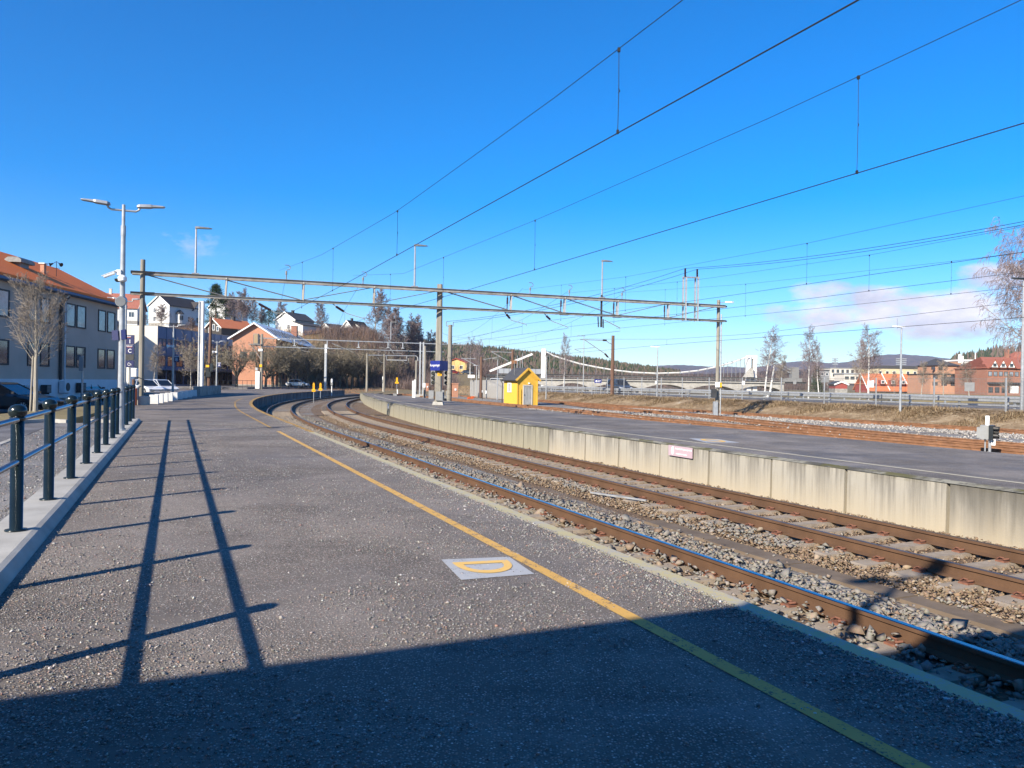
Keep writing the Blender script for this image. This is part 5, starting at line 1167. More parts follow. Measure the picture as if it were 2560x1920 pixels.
house('white gabled house standing behind the dark pine', 'house', (-1, -1), hz(562, 802, 235), math.radians(62), 9, 7, 4.2, 7.4, 'whitewood', 'slate', [('x-', 0, 1.8, 1.6, 1.4), ('y-', 0, 1.9, 1.2, 1.3)])
house('small dark-stained house with white trim and an orange tiled roof', 'house', (-1, -1), hz(553, 862, 185), math.radians(58), 9.5, 5.8, 4.2, 6.3, 'darkclad', 'orangetilex', [('x-', 0, 4.3, .7, 1.3), ('x-', -1.5, 3.6, .7, 1.1), ('x-', 1.5, 3.9, .7, 1.0), ('y-', .5, 3.2, .8, 1.3)], chim=(1.0, 0, .9, 'dkgrey'))
bb = hz(689, 967, 150); bb.z = .5
bk = house('brick building with a broad pale metal roof and a brick chimney', 'building', (-1, -1), bb, math.radians(94), 40, 8.3, 9.6, 12.3, 'brickpink', 'metalroof', [('x-', .4, 9.0, 1.1, 1.9), ('x-', -.3, 6.1, 1.0, 1.2), ('x-', 1.9, 6.1, 1.0, 1.2), ('x-', -2.1, 6.1, 1.1, 1.2)]+[('y-', -17+i*3.4, 6.4, 1.2, 1.4) for i in range(10)]+[('y-', -17+i*3.4, 2.6, 1.4, 1.8) for i in range(10)], over=.75, name='brick_building', trim='white', framemat='dkgrey')
rf = [o for o in COL.objects if o.parent == bk and o.name.startswith('roof')][0]
m = MB(); m.box((12.0, -.9, 12.3), (1.3, 1.3, 3.4)); m.box((12, -.9, 14.05), (1.5, 1.5, .14)); m.build('chimney', MAT['brick'], rf)
m = MB()
for i in range(12): m.bar((-17.5+i*3.0, -3.6, 12.3-.65*3.6+.28), (-16.2+i*3.0, -1.4, 12.3-.65*1.4+.28), .12, .10)
m.build('snow_guard', MAT['darkmetal'], rf)
h8 = house('white house with a black roof and a lower wing, right of the brick chimney', 'house', (-1, -1), hz(737, 832, 210), math.radians(68), 8.5, 6.6, 3.6, 5.7, 'whitewood', 'slate', [('x-', 1.2, 1.7, .8, 1.2), ('y-', 2, 2.4, 1.0, 1.1)], chim=(-1, 0, .7, 'dkgrey'))
m = MB(); m.loft([[(x, y, z) for y, z in ((-6.2, -2), (-3.0, -2), (-3.0, 3.0), (-6.2, 2.0))] for x in (-4.6, 3.4)]); m.build('wing', MAT['whitewood'], h8)
m = MB(); m.loft([[(x, y, z) for y, z in ((-6.6, 1.95), (-2.6, 3.2), (-2.6, 3.36), (-6.6, 2.11))] for x in (-5.0, 3.8)]); m.build('wing_roof', MAT['slate'], h8)
house('white house half hidden by bare shrubs left of the steep-gabled house', 'house', (-1, -1), hz(832, 848, 245), math.radians(66), 8, 6, 2.9, 5.0, 'whitewood', 'slate', [('x-', 0, 1.6, 1.0, 1.1)])
h10 = house('steep-gabled white house with a dormer high on the slope', 'house', (-1, -1), hz(890, 848, 232), math.radians(66), 8.5, 6.6, 2.0, 5.7, 'whitewood', 'darktile', [('x-', -.6, 2.9, .8, 1.1), ('x-', 1.3, 2.9, .6, .7), ('x-', -1.8, 1.0, .9, 1.0), ('x-', 1.9, 1.0, .9, 1.0)], chim=(-1.5, .3, .8, 'dkgrey'))
m = MB(); m.loft([[(x, y, z) for y, z in ((-2.6, 2.2), (-.6, 2.2), (-.6, 5.0), (-2.6, 4.0))] for x in (-1.5, 2.8)]); m.build('dormer', MAT['whitewood'], h10); m = MB(); m.loft([[(x, y, z) for y, z in ((-2.9, 3.95), (-.2, 5.35), (-.2, 5.5), (-2.9, 4.1))] for x in (-1.8, 3.1)]); m.build('dormer_roof', MAT['darktile'], h10)
yb = hz(1183, 938, 300)
house('yellow house with a red roof beside the road beyond the station', 'house', (-1, -1), Vector((hz(1166, 938, 300).x, 300, yb.z)), math.radians(72), 8.0, 8.4, 4.9, 6.4, 'creamclad', 'redtile', [('x-', -1.6, 3.0, 1.2, 1.3), ('x-', 2.0, 3.0, 1.2, 1.3)], trim='red', over=.5)

# hill slope in front of the houses: brush, bushes and trees
def shrub_field(name, label, n, place, size, seed, mat):
    rg = random.Random(seed); m = MB()
    for i in range(n):
        x, y, z = place(rg); h = size*rg.uniform(.5, 1.4); k_ = rg.randint(5, 8)
        for j in range(k_):
            a = rg.random()*6.283; t = rg.uniform(.1, .7); b = Vector((x+rg.uniform(-.5, .5)*h, y+rg.uniform(-.5, .5)*h, z-.1)); e = b+Vector((math.cos(a)*t*h, math.sin(a)*t*h, h*rg.uniform(.6, 1.1)))
            mid = b.lerp(e, .5)+Vector((rg.uniform(-.1, .1), rg.uniform(-.1, .1), .1))*h; w_ = .008*h+.008
            o_ = Vector((math.cos(a+1.57), math.sin(a+1.57), 0))*w_
            m.add([b-o_, b+o_, mid+o_*.7, mid-o_*.7, e+o_*.2, e-o_*.2], [(0, 1, 2, 3), (3, 2, 4, 5)])
    return tag(m.build(name, mat), label, 'shrubs', kind='stuff')
def pl_slope(rg):
    a = rg.uniform(-.55, -.10); y = rg.uniform(172, 226); x = a*y; return x, y, ground_z(x, y)
shrub_field('undergrowth', 'brown leafless brush covering the slope below the hillside houses', 6500, pl_slope, 1.5, 5, MAT['shrub'])
def pl_sap(rg):
    a = rg.uniform(-.25, -.075); y = rg.uniform(170, 232); x = a*y; return x, y, ground_z(x, y)
shrub_field('undergrowth', 'dense reddish saplings on the slope between the bare row and the steep-gabled house', 4500, pl_sap, 2.3, 15, MAT['thicket'])
def pl_track(rg):
    s = rg.uniform(110, 195); D = rg.uniform(-22, 1.0); p = TRK(D, s); return p.x, p.y, -.05
shrub_field('undergrowth', 'low brown brush on the bank outside the curving tracks', 2600, pl_track, .5, 6, MAT['shrub'])
# pollarded row along the outside of the curve
pol = [(512, 969), (664, 968), (682, 967), (699, 967), (723, 967), (749, 967), (769, 968), (790, 968), (806, 968), (829, 969), (849, 969), (867, 970), (879, 969), (896, 970), (914, 970), (926, 970), (974, 969), (590, 968)]
pol = sorted(pol); rg = random.Random(9)
for i, (px, py) in enumerate(pol):
    Y = 128+(px-500)*.10 if px < 640 else 142+(px-660)*.13
    b = A(px, py, Y); b.z = .0; H_ = (10.6 if px < 560 else 11.6)*rg.uniform(.92, 1.08)
    plant('pollard%d' % (i % 4), '%s bare bushy tree, counting from the left, in the dark row beyond the curving platform' % ORD[i], b, H_, rg.uniform(0, 6.28), group='row of bare bushy trees beyond the platform', sx=1.35 if px < 560 else .92)
# row of small bare trees by the office front
for i, (px, Y) in enumerate(((384, 118), (477, 124))):
    b = A(px, 962, Y); b.z = .5; plant('bare%d' % i, ('small bare tree in front of the left corner of the office front', 'small bare tree in front of the middle of the office front')[i], b, 6.4, i*2.0, sx=1.2)
# trees on the hill
hill_t = [('birch0', 522, 812, 195, 0), ('birch1', 606, 728, 205, 16), ('birch2', 632, 745, 210, 14), ('bare0', 702, 757, 240, 12), ('bare1', 803, 757, 225, 14), ('birch0', 935, 724, 245, 20), ('birch1', 968, 770, 245, 17), ('birch2', 1000, 768, 240, 17), ('bare0', 985, 790, 250, 14), ('birch0', 1022, 795, 255, 14), ('birch1', 1040, 800, 260, 13), ('birch2', 1070, 828, 262, 11), ('bare1', 1055, 812, 250, 12), ('bare0', 655, 770, 215, 11), ('birch1', 578, 738, 215, 15)]
hl = ['', 'tall leafless birch with a purplish crown left of the brick gable', 'slimmer leafless birch just right of the tall one above the brick gable', 'bare tree behind the black-roofed white house', 'bare spreading tree left of the steep-gabled house', 'tallest birch on the hill, just left of the middle mast', 'birch right beside the tallest one on the hill', 'birch with a dense crown, second right of the tallest', 'bare tree tucked behind the birches on the hill', 'slender birch in the gap left of the middle mast', 'birch nearest the middle mast on the hill crest', 'low birch at the end of the crest behind the middle mast', 'bare tree between the two last birches on the crest', 'small bare tree behind the brick roof ridge', 'leafless birch right behind the white house by the pine']
for i, (key, px, top, Y, H_) in enumerate(hill_t):
    if i == 0: continue
    zt = A(px, top, Y).z; gx = A(px, 850, Y); gz = ground_z(gx.x, Y); plant(key.replace('birch', 'far').replace('bare0', 'far1').replace('bare1', 'far2'), hl[i], (gx.x, Y, gz), max(zt-gz, 6), i*1.3, group='leafless trees on the hill', sx=1.05)
# thicket filling the crest behind the birches
def pl_crest(rg):
    a = rg.uniform(-.19, -.085); y = rg.uniform(250, 300); x = a*y; return x, y, ground_z(x, y)
shrub_field('thicket', 'leafless thicket along the hill crest under the birches', 900, pl_crest, 3.2, 7, MAT['thicket'])
# shrubs with branches
for i, (px, py, Y, H_) in enumerate(((405, 812, 208, 6.5), (783, 850, 222, 7), (360, 815, 190, 4), (478, 826, 200, 4), (860, 862, 215, 4.5), (905, 868, 222, 5))):
    b = A(px, py, Y); plant(('far1', 'far2', 'far0')[i % 3], ('leafless spreading shrub in front of the gable of the big white house', 'large brown shrub between the black-roofed and the half hidden house', 'low brown shrub right of the red-roofed house', 'reddish shrub below the bay window house', 'brown shrub below the steep-gabled house', 'brown shrub on the slope right of the steep-gabled house')[i], b-Vector((0, 0, H_*.25)), H_*1.05, i, 'shrub', name='shrub', sx=1.5)
# dark pine beside the big white house
pn = A(539, 825, 203); zt = A(539, 714, 203).z; t = thing('pine_tree', 'tall dark pine right beside the big white house', 'tree', pn); m = MB(); hgt = zt-pn.z; m.tube([(0, 0, -1), (0, 0, hgt*.95)], [.32, .05], 8); m.build('trunk', MAT['brownpole'], t)
rg = random.Random(3); m = MB()
for i in range(330):
    f = rg.random()**.8; z = hgt*(.10+.90*f); r_ = (1-f)**.62*3.6*rg.uniform(.35, 1.08)*(1+.25*math.sin(f*23))+.15; a = rg.random()*6.283; c_ = Vector((math.cos(a)*r_, math.sin(a)*r_, z+rg.uniform(-.3, .3)))
    for j in range(26):
        d = Vector((rg.gauss(0, 1), rg.gauss(0, 1), rg.gauss(0, .55)+.15)).normalized(); q_ = c_+Vector((rg.gauss(0, .36), rg.gauss(0, .36), rg.gauss(0, .2))); o_ = d.orthogonal().normalized()*.055; m.add([q_-o_, q_+o_, q_+d*.42], [(0, 1, 2)])
m.build('crown', MAT['needles'], t)
rg = random.Random(8); t = thing('pine_tree', 'low dark evergreens behind the birches left of the black-roofed house', 'tree', A(672, 815, 235)); m = MB(); m.tube([(0, 0, -2), (0, 0, 4)], [.2, .05], 6); m.build('trunk', MAT['brownpole'], t); m = MB()
for i in range(150):
    c_ = Vector((rg.gauss(0, 2.4), rg.gauss(0, 1.2), rg.uniform(.4, 4.6))); 
    for j in range(20):
        d = Vector((rg.gauss(0, 1), rg.gauss(0, 1), rg.gauss(0, .6))).normalized(); q_ = c_+Vector((rg.gauss(0, .4), rg.gauss(0, .4), rg.gauss(0, .3))); o_ = d.orthogonal().normalized()*.06; m.add([q_-o_, q_+o_, q_+d*.42], [(0, 1, 2)])
m.build('crown', MAT['needles'], t)
# ---------------------------------------------------------------- yellow hut
hc = W(69.6, 31.5, -.18)+Vector((-.5, 0, 0)); hw_, hl_, he, hr = 2.28, 3.3, 2.58, 3.62
ht = thing('hut', 'small yellow wooden hut with a dark roof and peeling grey door between the rusty tracks', 'hut', hc, math.atan2(UY, UX))   # local x along the tracks, away; local -y to the right
m = MB(); m.loft([[(x, y, z) for y, z in ((0, 0), (-hw_, 0), (-hw_, he), (-hw_/2, hr), (0, he))] for x in (0, hl_)]); m.f = [tuple(reversed(f)) for f in m.f]; m.build('wall', MAT['yellowclad'], ht)
m = MB(); sl_ = (hr-he)/(hw_/2); ov = .20
for sg in (-1, 1):
    a = [(-hw_/2, hr+.03), (-hw_/2+sg*(hw_/2+ov), he-sl_*ov+.03), (-hw_/2+sg*(hw_/2+ov), he-sl_*ov+.11), (-hw_/2, hr+.13)]
    m.loft([[(x, y, z) for y, z in (a if sg > 0 else a[::-1])] for x in (-.20, hl_+.2)])
rf = m.build('roof', MAT['slate'], ht)
m = MB()
for sg in (-1, 1): m.bar((-.22, -hw_/2, hr+.03), (-.22, -hw_/2+sg*(hw_/2+ov+.02), he-sl_*ov+.02), .05, .19)
m.build('bargeboard', MAT['yellowclad'], rf)
dy = -hw_*.50-.02; m = MB(); m.box((-.015, dy, .98), (.05, .84, 1.86)); d_ = m.build('door', MAT['doorgrey'], ht)
m = MB(); m.box((-.05, dy+.34, 1.0), (.04, .05, .12)); m.build('handle', MAT['darkmetal'], d_)
m = MB()
for y in (dy-.47, dy+.47): m.box((-.03, y, .98), (.07, .10, 1.96))
m.box((-.03, dy, 1.97), (.07, 1.04, .10)); m.build('door_frame', MAT['cream'], ht)
m = MB(); m.box((-.02, -.05, he/2-.05), (.06, .11, he-.1)); m.box((-.02, -hw_+.05, he/2-.05), (.06, .11, he-.1)); m.build('corner_board', MAT['yellowclad'], ht)
m = MB(); m.box((-.08, dy-.12, 2.18), (.10, .16, .14)); m.build('lamp', MAT['white'], ht)
m = MB()
wy, wz = hl_*.55, 1.72
for x, z, sx, sz in ((wy, wz+.44, .92, .09), (wy, wz-.44, .98, .09), (wy-.42, wz, .09, .95), (wy+.42, wz, .09, .95)): m.box((x, .03, z), (sx, .07, sz))
wf = m.build('window', MAT['white'], ht); m = MB(); m.box((wy, .012, wz), (.76, .02, .8)); m.build('pane', MAT['glassdark'], wf)
m = MB()
for i in range(4): m.box((wy-.24+i*.16, .05, wz), (.03, .03, .8))
m.build('bars', MAT['white'], wf)
m = MB(); m.tube([(hl_+.1, .14, .05), (hl_+.1, .14, 2.1), (hl_+.15, .22, 2.35)], .045, 6); m.bar((-.3, .26, he-sl_*ov), (hl_+.3, .26, he-sl_*ov), .10, .09); m.build('gutter', MAT['black'], ht)
m = MB(); m.tube([(-.06, -.42, .05), (-.06, -.42, 1.5), (-.06, -.38, 1.62)], .03, 6); m.build('cable_pipe', MAT['yellowclad'], ht)
m = MB(); m.tube([(hl_*.45, -.35, he+.4), (hl_*.45, -.35, he+1.75)], .03, 6); m.build('vent_pipe', MAT['galvdk'], ht)
m = MB(); m.box((hl_*.45, -.35, he+1.95), (.62, .04, .5)); rs = MB(); p = hc+Vector((0, 0, 0))
b = A(1286, 905, 82); t = thing('sign', 'small rust-red board on a thin post behind the ridge of the yellow hut', 'sign', (b.x, b.y, -.2)); m = MB(); m.tube([(0, 0, 0), (0, 0, b.z+.2)], .03, 6); m.build('post', MAT['galvdk'], t); m = MB(); m.box((0, -.03, b.z+.2), (.52, .04, .36)); m.build('board', MAT['rust'], t)

# ---------------------------------------------------------------- station sign, plates and signals on the middle mast
Ym = MC.y-.45
zs = A(1075, 914, Ym).z
sg_ = thing('station_sign', 'blue three-sided station name sign on the middle gantry mast', 'sign', (MC.x, MC.y, zs)); hS = .58
Lf = A(1076, 914, MC.y-1.15); Md = A(1099, 913, MC.y-1.45); Rt = A(1120, 914, MC.y-.65)
P3 = [Vector((A(1076, 914, MC.y-.2).x, MC.y-.2, 0)), Vector((A(1099.5, 914, MC.y-.95).x, MC.y-.95, 0)), Vector((A(1120, 914, MC.y-.1).x, MC.y-.1, 0)), Vector((A(1098, 914, MC.y+.5).x, MC.y+.5, 0))]
m = MB(); m.prism([(p.x-MC.x, p.y-MC.y) for p in P3], -hS/2, hS/2); m.build('box', MAT['signblue'], sg_)
e = (P3[1]-P3[0]); an = math.atan2(e.y, e.x); mid = P3[0].lerp(P3[1], .5); nrm = Vector((e.y, -e.x, 0)).normalized()
text('lettering', 'Kongsvinger', .21, MAT['signwhite'], sg_, (mid.x-MC.x+nrm.x*.012, mid.y-MC.y+nrm.y*.012, .02), (math.pi/2, 0, an))
b = A(1099, 936, MC.y-.45); t = thing('sign', 'small yellow plate just below the blue station name sign', 'sign', b); m = MB(); m.box((0, 0, 0), (.25, .03, .18)); m.build('plate', MAT['yellowsign'], t); m = MB(); m.box((0, -.02, .03), (.16, .01, .02)); m.box((0, -.02, -.03), (.12, .01, .02)); m.build('lettering', MAT['black'], t)
def signal(px, py, Y, label, nl=3, s=.24, flip=1):
    b = A(px, py, Y); t = thing('signal', label, 'signal', b, 0, 'railway signals'); m = MB(); m.box((0, 0, 0), (.42, .22, .42*nl)); m.build('housing', MAT['galvdk'], t)
    for i in range(nl):
        z = (i-(nl-1)/2)*.42; m = MB(); m.tube([(0, -.10, z), (0, -.36, z-.03)], .15, 12, cap=False); m.build('hood', MAT['black'], t); m = MB(); m.tube([(0, -.11, z), (0, -.13, z)], .13, 12); m.build('lens', MAT['glassdark'], t)
    return t
signal(1083, 944, 70, 'grey three-lamp signal seen to the left of the middle mast, under the station sign')
signal(1116, 944, 64, 'grey three-lamp signal seen between the middle mast and the forked mast')
b = A(1114, 970, 66); t = thing('signal_machinery', 'cluster of grey point machinery between the middle mast and the forked mast', 'machinery', (b.x, b.y, -.2)); m = MB(); m.box((0, 0, .5), (.5, .5, 1.0)); m.box((.2, -.1, 1.2), (.3, .4, .5)); m.build('box', MAT['galvdk'], t); m = MB(); m.lathe([(.3, 0), (.3, .2)], 10, (-.2, -.3, .6)); m.build('drum', MAT['dkgrey'], t)

# ---------------------------------------------------------------- portal gantries and masts further along the curve
def simple_mast(name, label, px, pb, pt, Y, r, mat, zb=None, square=False, cat='mast', group=None):
    b = A(px, pb, Y)
    if zb is not None: b.z = zb
    h = A(px+(pt-pb)*-.012, pt, Y).z-b.z; t = thing(name, label, cat, b, 0, group); m = MB()
    if square: m.box((0, 0, h/2), (r*2, r*2, h))
    else: m.tube([(0, 0, 0), (0, 0, h)], [r, r*.8], 8)
    m.build('mast', MAT[mat], t); return t, b, h
t, b, h = simple_mast('signal_mast', 'concrete mast with a signal cage and small platform at the end of the near platform', 653, 973, 835, 103, .19, 'woodpole', PZ)
m = MB(); m.box((-.72, -.05, 6.75), (.62, .5, 1.35)); sgc = m.build('signal_cage', MAT['galvdk'], t); m = MB(); m.box((-.72, -.32, 6.75), (.5, .03, 1.2)); m.build('cage_front', MAT['orangetilex'] if False else MAT['yellowclad'] if False else MAT['straw'], sgc)
m = MB(); m.box((-.8, 0, 6.0), (1.7, .9, .08)); m.tube([(-1.5, 0, 6.0), (0, 0, 3.9)], .05, 6); m.tube([(-.9, 0, 6.0), (0, 0, 4.9)], .05, 6); m.build('walkway', MAT['galvdk'], t)
m = MB(); m.box((-.1, -.25, 5.25), (.55, .1, .30)); m.build('number_plate', MAT['signwhite'], t); m = MB(); m.box((-.03, -.22, 3.15), (.34, .06, .36)); m.build('yellow_plate', MAT['yellowsign'], t)
m = MB(); m.box((-.42, -.1, 1.25), (.55, .5, 2.3)); m.build('cabinet', MAT['white'], t); m = MB(); m.box((-.6, -.1, 2.7), (.3, .3, .4)); m.build('switch_box', MAT['galv'], t)
SM = b
t2, b2, h2 = simple_mast('steel_mast', 'slim galvanised mast with a white plate beyond the end of the near platform', 813, 975, 860, 112, .15, 'galv', -.1, True)
m = MB(); m.box((.05, -.2, h2-.75), (.26, .06, 1.1)); m.build('plate', MAT['signwhite'], t2)
gp = thing('portal_gantry', 'second gantry with thin pale beams further round the curve', 'gantry', (0, 0, 0)); Yg = 104
m = MB(); m.bar(A(648, 845, Yg), A(1160, 862, Yg+8), .10, .12); m.build('upper_beam', MAT['galv'], gp)
m = MB(); m.bar(A(652, 866, Yg), A(1110, 880, Yg+8), .09, .10); m.build('lower_beam', MAT['galv'], gp)
for px, y0, y1 in ((736, 849, 864), (818, 851, 869), (896, 854, 868), (970, 856, 869), (1007, 857, 870)):
    m = MB(); m.bar(A(px, y0, Yg+4), A(px, y1, Yg+4), .12, .10); m.bar(A(px-4, y1+.5, Yg+4), A(px+4, y1+.5, Yg+4), .16, .08); m.build('upright', MAT['galv'], gp)
for (x0, y0, x1, y1, x2, y2) in ((742, 866, 756, 877, 775, 880), (829, 858, 868, 874, 884, 881), (948, 869, 951, 868, 968, 872), (975, 870, 985, 885, 1005, 884)):
    m = MB(); a = A(x0, y0, Yg+3); c_ = A(x1, y1, Yg+3); m.tube([a, a.lerp(c_, .35), c_], [.035, .09, .03], 6); m.tube([c_, A(x2, y2, Yg+3)], .03, 5); m.build('drop_arm', MAT['galvdk'], gp)
b = A(1053, 978, Yg+5); b.z = -.1; m = MB()
for dx in (-.22, .22): m.bar((b.x+dx, b.y, -.2), (b.x+dx, b.y, A(1053, 855, Yg+5).z), .12, .2)
m.build('mast', MAT['galv'], gp); m = MB(); m.box((b.x, b.y, .0), (1.5, 1.2, .35)); m.build('concrete_foot', MAT['concbright'], gp)
p = A(977, 849, Yg+3.5); t = thing('lamp_post', 'lamp post with a one-sided head on the beam of the second gantry', 'lamp', p, 0, 'lamp posts on the gantry beam'); h = A(978, 805, Yg+3.5).z-p.z; m = MB(); m.tube([(0, 0, 0), (0, 0, h)], .06, 6); m.build('post', MAT['galv'], t); m = MB(); m.box((.35, 0, h), (.8, .2, .08)); m.build('lamp_head', MAT['galvdk'], t)
for px, py in ((948, 842), (1011, 846)):
    p = A(px, py+6, Yg+4); m = MB(); m.tube([p, p+Vector((0, 0, .35)), p+Vector((.18, 0, .45)), p+Vector((.15, 0, .62)), p+Vector((-.1, 0, .62))], .03, 5); m.build('wire_hook', MAT['galvdk'], gp)
g3 = thing('portal_gantry', 'third, smallest portal gantry with a bent end beam in front of the dark trees', 'gantry', (0, 0, 0)); Y3 = 138
m = MB(); m.tube([A(917, 888, Y3), A(1040, 890, Y3+3), A(1044, 893, Y3+3), A(1045, 902, Y3+3)], .10, 6); m.build('upper_beam', MAT['galv'], g3)
m = MB(); m.tube([A(966, 891, Y3), A(967, 900, Y3), A(1017, 901, Y3), A(1017, 890, Y3)], .09, 6); m.build('lower_beam', MAT['galv'], g3)
for px, pt in ((918, 883), (961, 885)):
    m = MB(); b = A(px-1, 971, Y3); m.tube([(b.x, b.y, -.1), tuple(A(px, pt, Y3))], [.22, .16], 8); m.build('mast', MAT['woodpole'], g3)
for px in (946, 962, 970):
    p = A(px, 888, Y3); m = MB(); m.tube([p, p+Vector((0, 0, .3)), p+Vector((.2, 0, .45)), p+Vector((.15, 0, .62)), p+Vector((-.15, 0, .6))], .035, 5); m.build('wire_hook', MAT['galvdk'], g3)
m = MB(); m.tube([A(944, 893, Y3), A(952, 906, Y3), A(962, 907, Y3)], .04, 5); m.build('drop_arm', MAT['galvdk'], g3); m = MB(); m.tube([A(1006, 903, Y3), A(1016, 909, Y3), A(1021, 907, Y3), A(1020, 895, Y3)], .04, 5); m.build('drop_arm', MAT['galvdk'], g3)
simple_mast('wooden_mast', 'thin wooden mast right of the pale second-gantry mast, left of the station sign', 1061, 981, 865, 100, .17, 'woodpole', -.1)
simple_mast('wooden_mast', 'short wooden mast left of the pale second-gantry mast', 1040, 968, 901, 118, .18, 'woodpole', -.1)
b = A(1035, 972, 98); t = thing('equipment_cabinet', 'white equipment cabinet beside the tracks left of the pale gantry mast', 'cabinet', (b.x, b.y, -.1)); hcab = A(1035, 952, 98).z+.1; m = MB(); m.box((0, 0, hcab/2), (.42, .42, hcab)); m.box((.12, 0, hcab-.1), (.2, .3, .5)); m.build('body', MAT['white'], t)
b = A(1061, 963, 99); t = thing('equipment_cabinet', 'small white box on the wooden mast right of the pale gantry mast', 'box', b); m = MB(); m.box((0, -.2, 0), (.32, .3, .55)); m.build('body', MAT['white'], t); 
def brickcab(px, py, pt, Y, wpx, label):
    b = A(px, py, Y); h = A(px, pt, Y).z-b.z; w_ = wpx*Y/FPX; t = thing('equipment_cabinet', label, 'cabinet', b, .3); m = MB(); m.box((0, 0, h/2), (w_, w_*.8, h)); m.box((0, 0, h-.04), (w_+.06, w_*.8+.06, .08)); m.build('body', MAT['brickpink'], t); m = MB(); m.box((.0, -w_*.42, h*.55), (.14, .06, .16)); m.build('plate', MAT['signwhite'], t)
brickcab(1137, 993, 958, 62, 14, 'reddish-brown cabinet standing right of the forked mast'); brickcab(1068, 978, 958, 96, 6, 'low reddish cabinet just left of the middle mast')
# yellow track signs, white marker posts
def track_sign(px, pb, pt, Y, label):
    b = G(px, pb, -.2) if Y is None else A(px, pb, Y); Y = b.y; z = lambda y: A(px, y, Y).z-b.z; t = thing('track_sign', label, 'sign', b, 0, 'yellow track signs'); w_ = 8.5*Y/FPX; h1 = z(pt); h2 = z(pt+(pb-pt)*.30); h3 = z(pt+(pb-pt)*.42)
    m = MB(); m.tube([(0, 0, 0), (0, 0, h1-.05)], .032, 6); m.build('post', MAT['galv'], t)
    m = MB(); m.box((0, -.05, (h1+h2)/2), (w_*.55, .04, h1-h2)); m.box((0, -.05, h1+.03), (w_*.35, .04, .10)); m.box((0, -.055, (h2+h3)/2), (w_*1.05, .04, h2-h3)); m.build('plate', MAT['yellowsign'], t)
    m = MB(); m.box((0, -.08, (h2+h3)/2), (w_*.6, .01, .025)); m.box((0, -.08, (h2+h1)/2), (.02, .01, (h1-h2)*.6)); m.build('lettering', MAT['black'], t)
track_sign(784, 1007, 959, None, 'nearer yellow track sign on a grey post between the curving tracks')
track_sign(801, 1000, 959, None, 'second yellow track sign just right of the nearer one between the curving tracks')
track_sign(992, 978, 945, 100, 'yellow track sign standing alone beyond the tip of the island platform')
def white_marker(px, pb, pt, label):
    b = G(px, pb, -.2); z = lambda y: A(px, y, b.y).z-b.z; t = thing('marker_post', label, 'post', b, 0, 'white marker posts'); h1 = z(pt); m = MB(); m.tube([(0, 0, 0), (0, 0, h1*.62)], .06, 6); m.build('post', MAT['white'], t)
    m = MB(); m.box((0, 0, h1*.72), (.26, .2, h1*.16)); m.lathe([(.10, h1*.6), (.03, h1*.64)], 8); m.build('head', MAT['galvdk'], t); m = MB(); m.lathe([(.11, h1*.80), (.13, h1*.84), (.12, h1*.98), (.05, h1)], 8); m.build('cap', MAT['white'], t)
white_marker(829, 992, 947, 'white marker post with a pale cap to the right of the two yellow track signs'); white_marker(957, 982, 941, 'white marker post at the tip of the island platform')
b = A(990, 976, 99); t = thing('point_indicator', 'low grey ground machine with a white flag beyond the island platform tip', 'machinery', (b.x, b.y, -.15)); m = MB(); m.box((-.1, 0, .3), (.5, .5, .5)); m.build('box', MAT['galvdk'], t); m = MB(); m.box((.2, -.1, .8), (.12, .05, .55)); m.build('flag', MAT['white'], t)
b = G(1177, 998, -.15); t = thing('point_machine', 'bright orange point machine on the gravel left of the yellow hut', 'machinery', b, .4); m = MB(); m.box((0, 0, .16), (.6, .35, .22)); m.box((-.35, -.1, .12), (.3, .2, .2)); m.box((.3, 0, .3), (.35, .3, .14)); m.build('body', MAT['orange'], t)
b = G(1206, 999, -.15); t = thing('sign', 'small black and white sign on a short black post left of the yellow hut', 'sign', b); h = A(1206, 976, b.y).z-b.z; m = MB(); m.tube([(0, 0, 0), (0, 0, h)], .04, 6); m.build('post', MAT['black'], t); m = MB(); m.box((0, -.05, h-.12), (.22, .05, .3)); m.build('panel', MAT['black'], t); m = MB(); m.box((0, -.08, h-.06), (.2, .02, .08)); m.box((0, -.08, h-.2), (.2, .02, .06)); m.build('stripe', MAT['signwhite'], t)
b = G(1215, 998, -.15); t = thing('marker_post', 'short white marker beside the black post left of the yellow hut', 'post', b); h = A(1215, 976, b.y).z-b.z; m = MB(); m.tube([(0, 0, 0), (0, 0, h)], .025, 6); m.build('post', MAT['galv'], t); m = MB(); m.lathe([(.0, h-.5), (.11, h-.42), (.11, h-.1), (0, h)], 8); m.build('cap', MAT['white'], t)

# ground signal at the right, behind the island platform
b = G(2474, 1137, -.15); gsx = thing('ground_signal', 'grey ground signal with black hooded lamps on a white post behind the island platform', 'signal', b, math.radians(-40)); zt = A(2474, 1046, b.y).z-b.z
m = MB(); m.tube([(0, 0, 0), (0, 0, zt*.55)], .045, 10); m.tube([(-.14, .03, 0), (-.14, .03, zt*.45)], .025, 6); m.build('post', MAT['galv'], gsx); m = MB(); m.box((.11, -.06, zt*.36), (.12, .03, .22)); m.build('number_plate', MAT['signwhite'], gsx); text('lettering', '0', .16, MAT['black'], gsx, (.11, -.078, zt*.36), (math.pi/2, 0, 0))
m = MB(); m.box((-.13, .05, zt*.62), (.28, .42, .46)); m.box((-.30, .12, zt*.60), (.16, .34, .36)); m.build('case', MAT['grey'], gsx); m = MB(); m.box((.06, -.02, zt*.62), (.13, .46, .48)); m.build('lamp_face', MAT['black'], gsx)
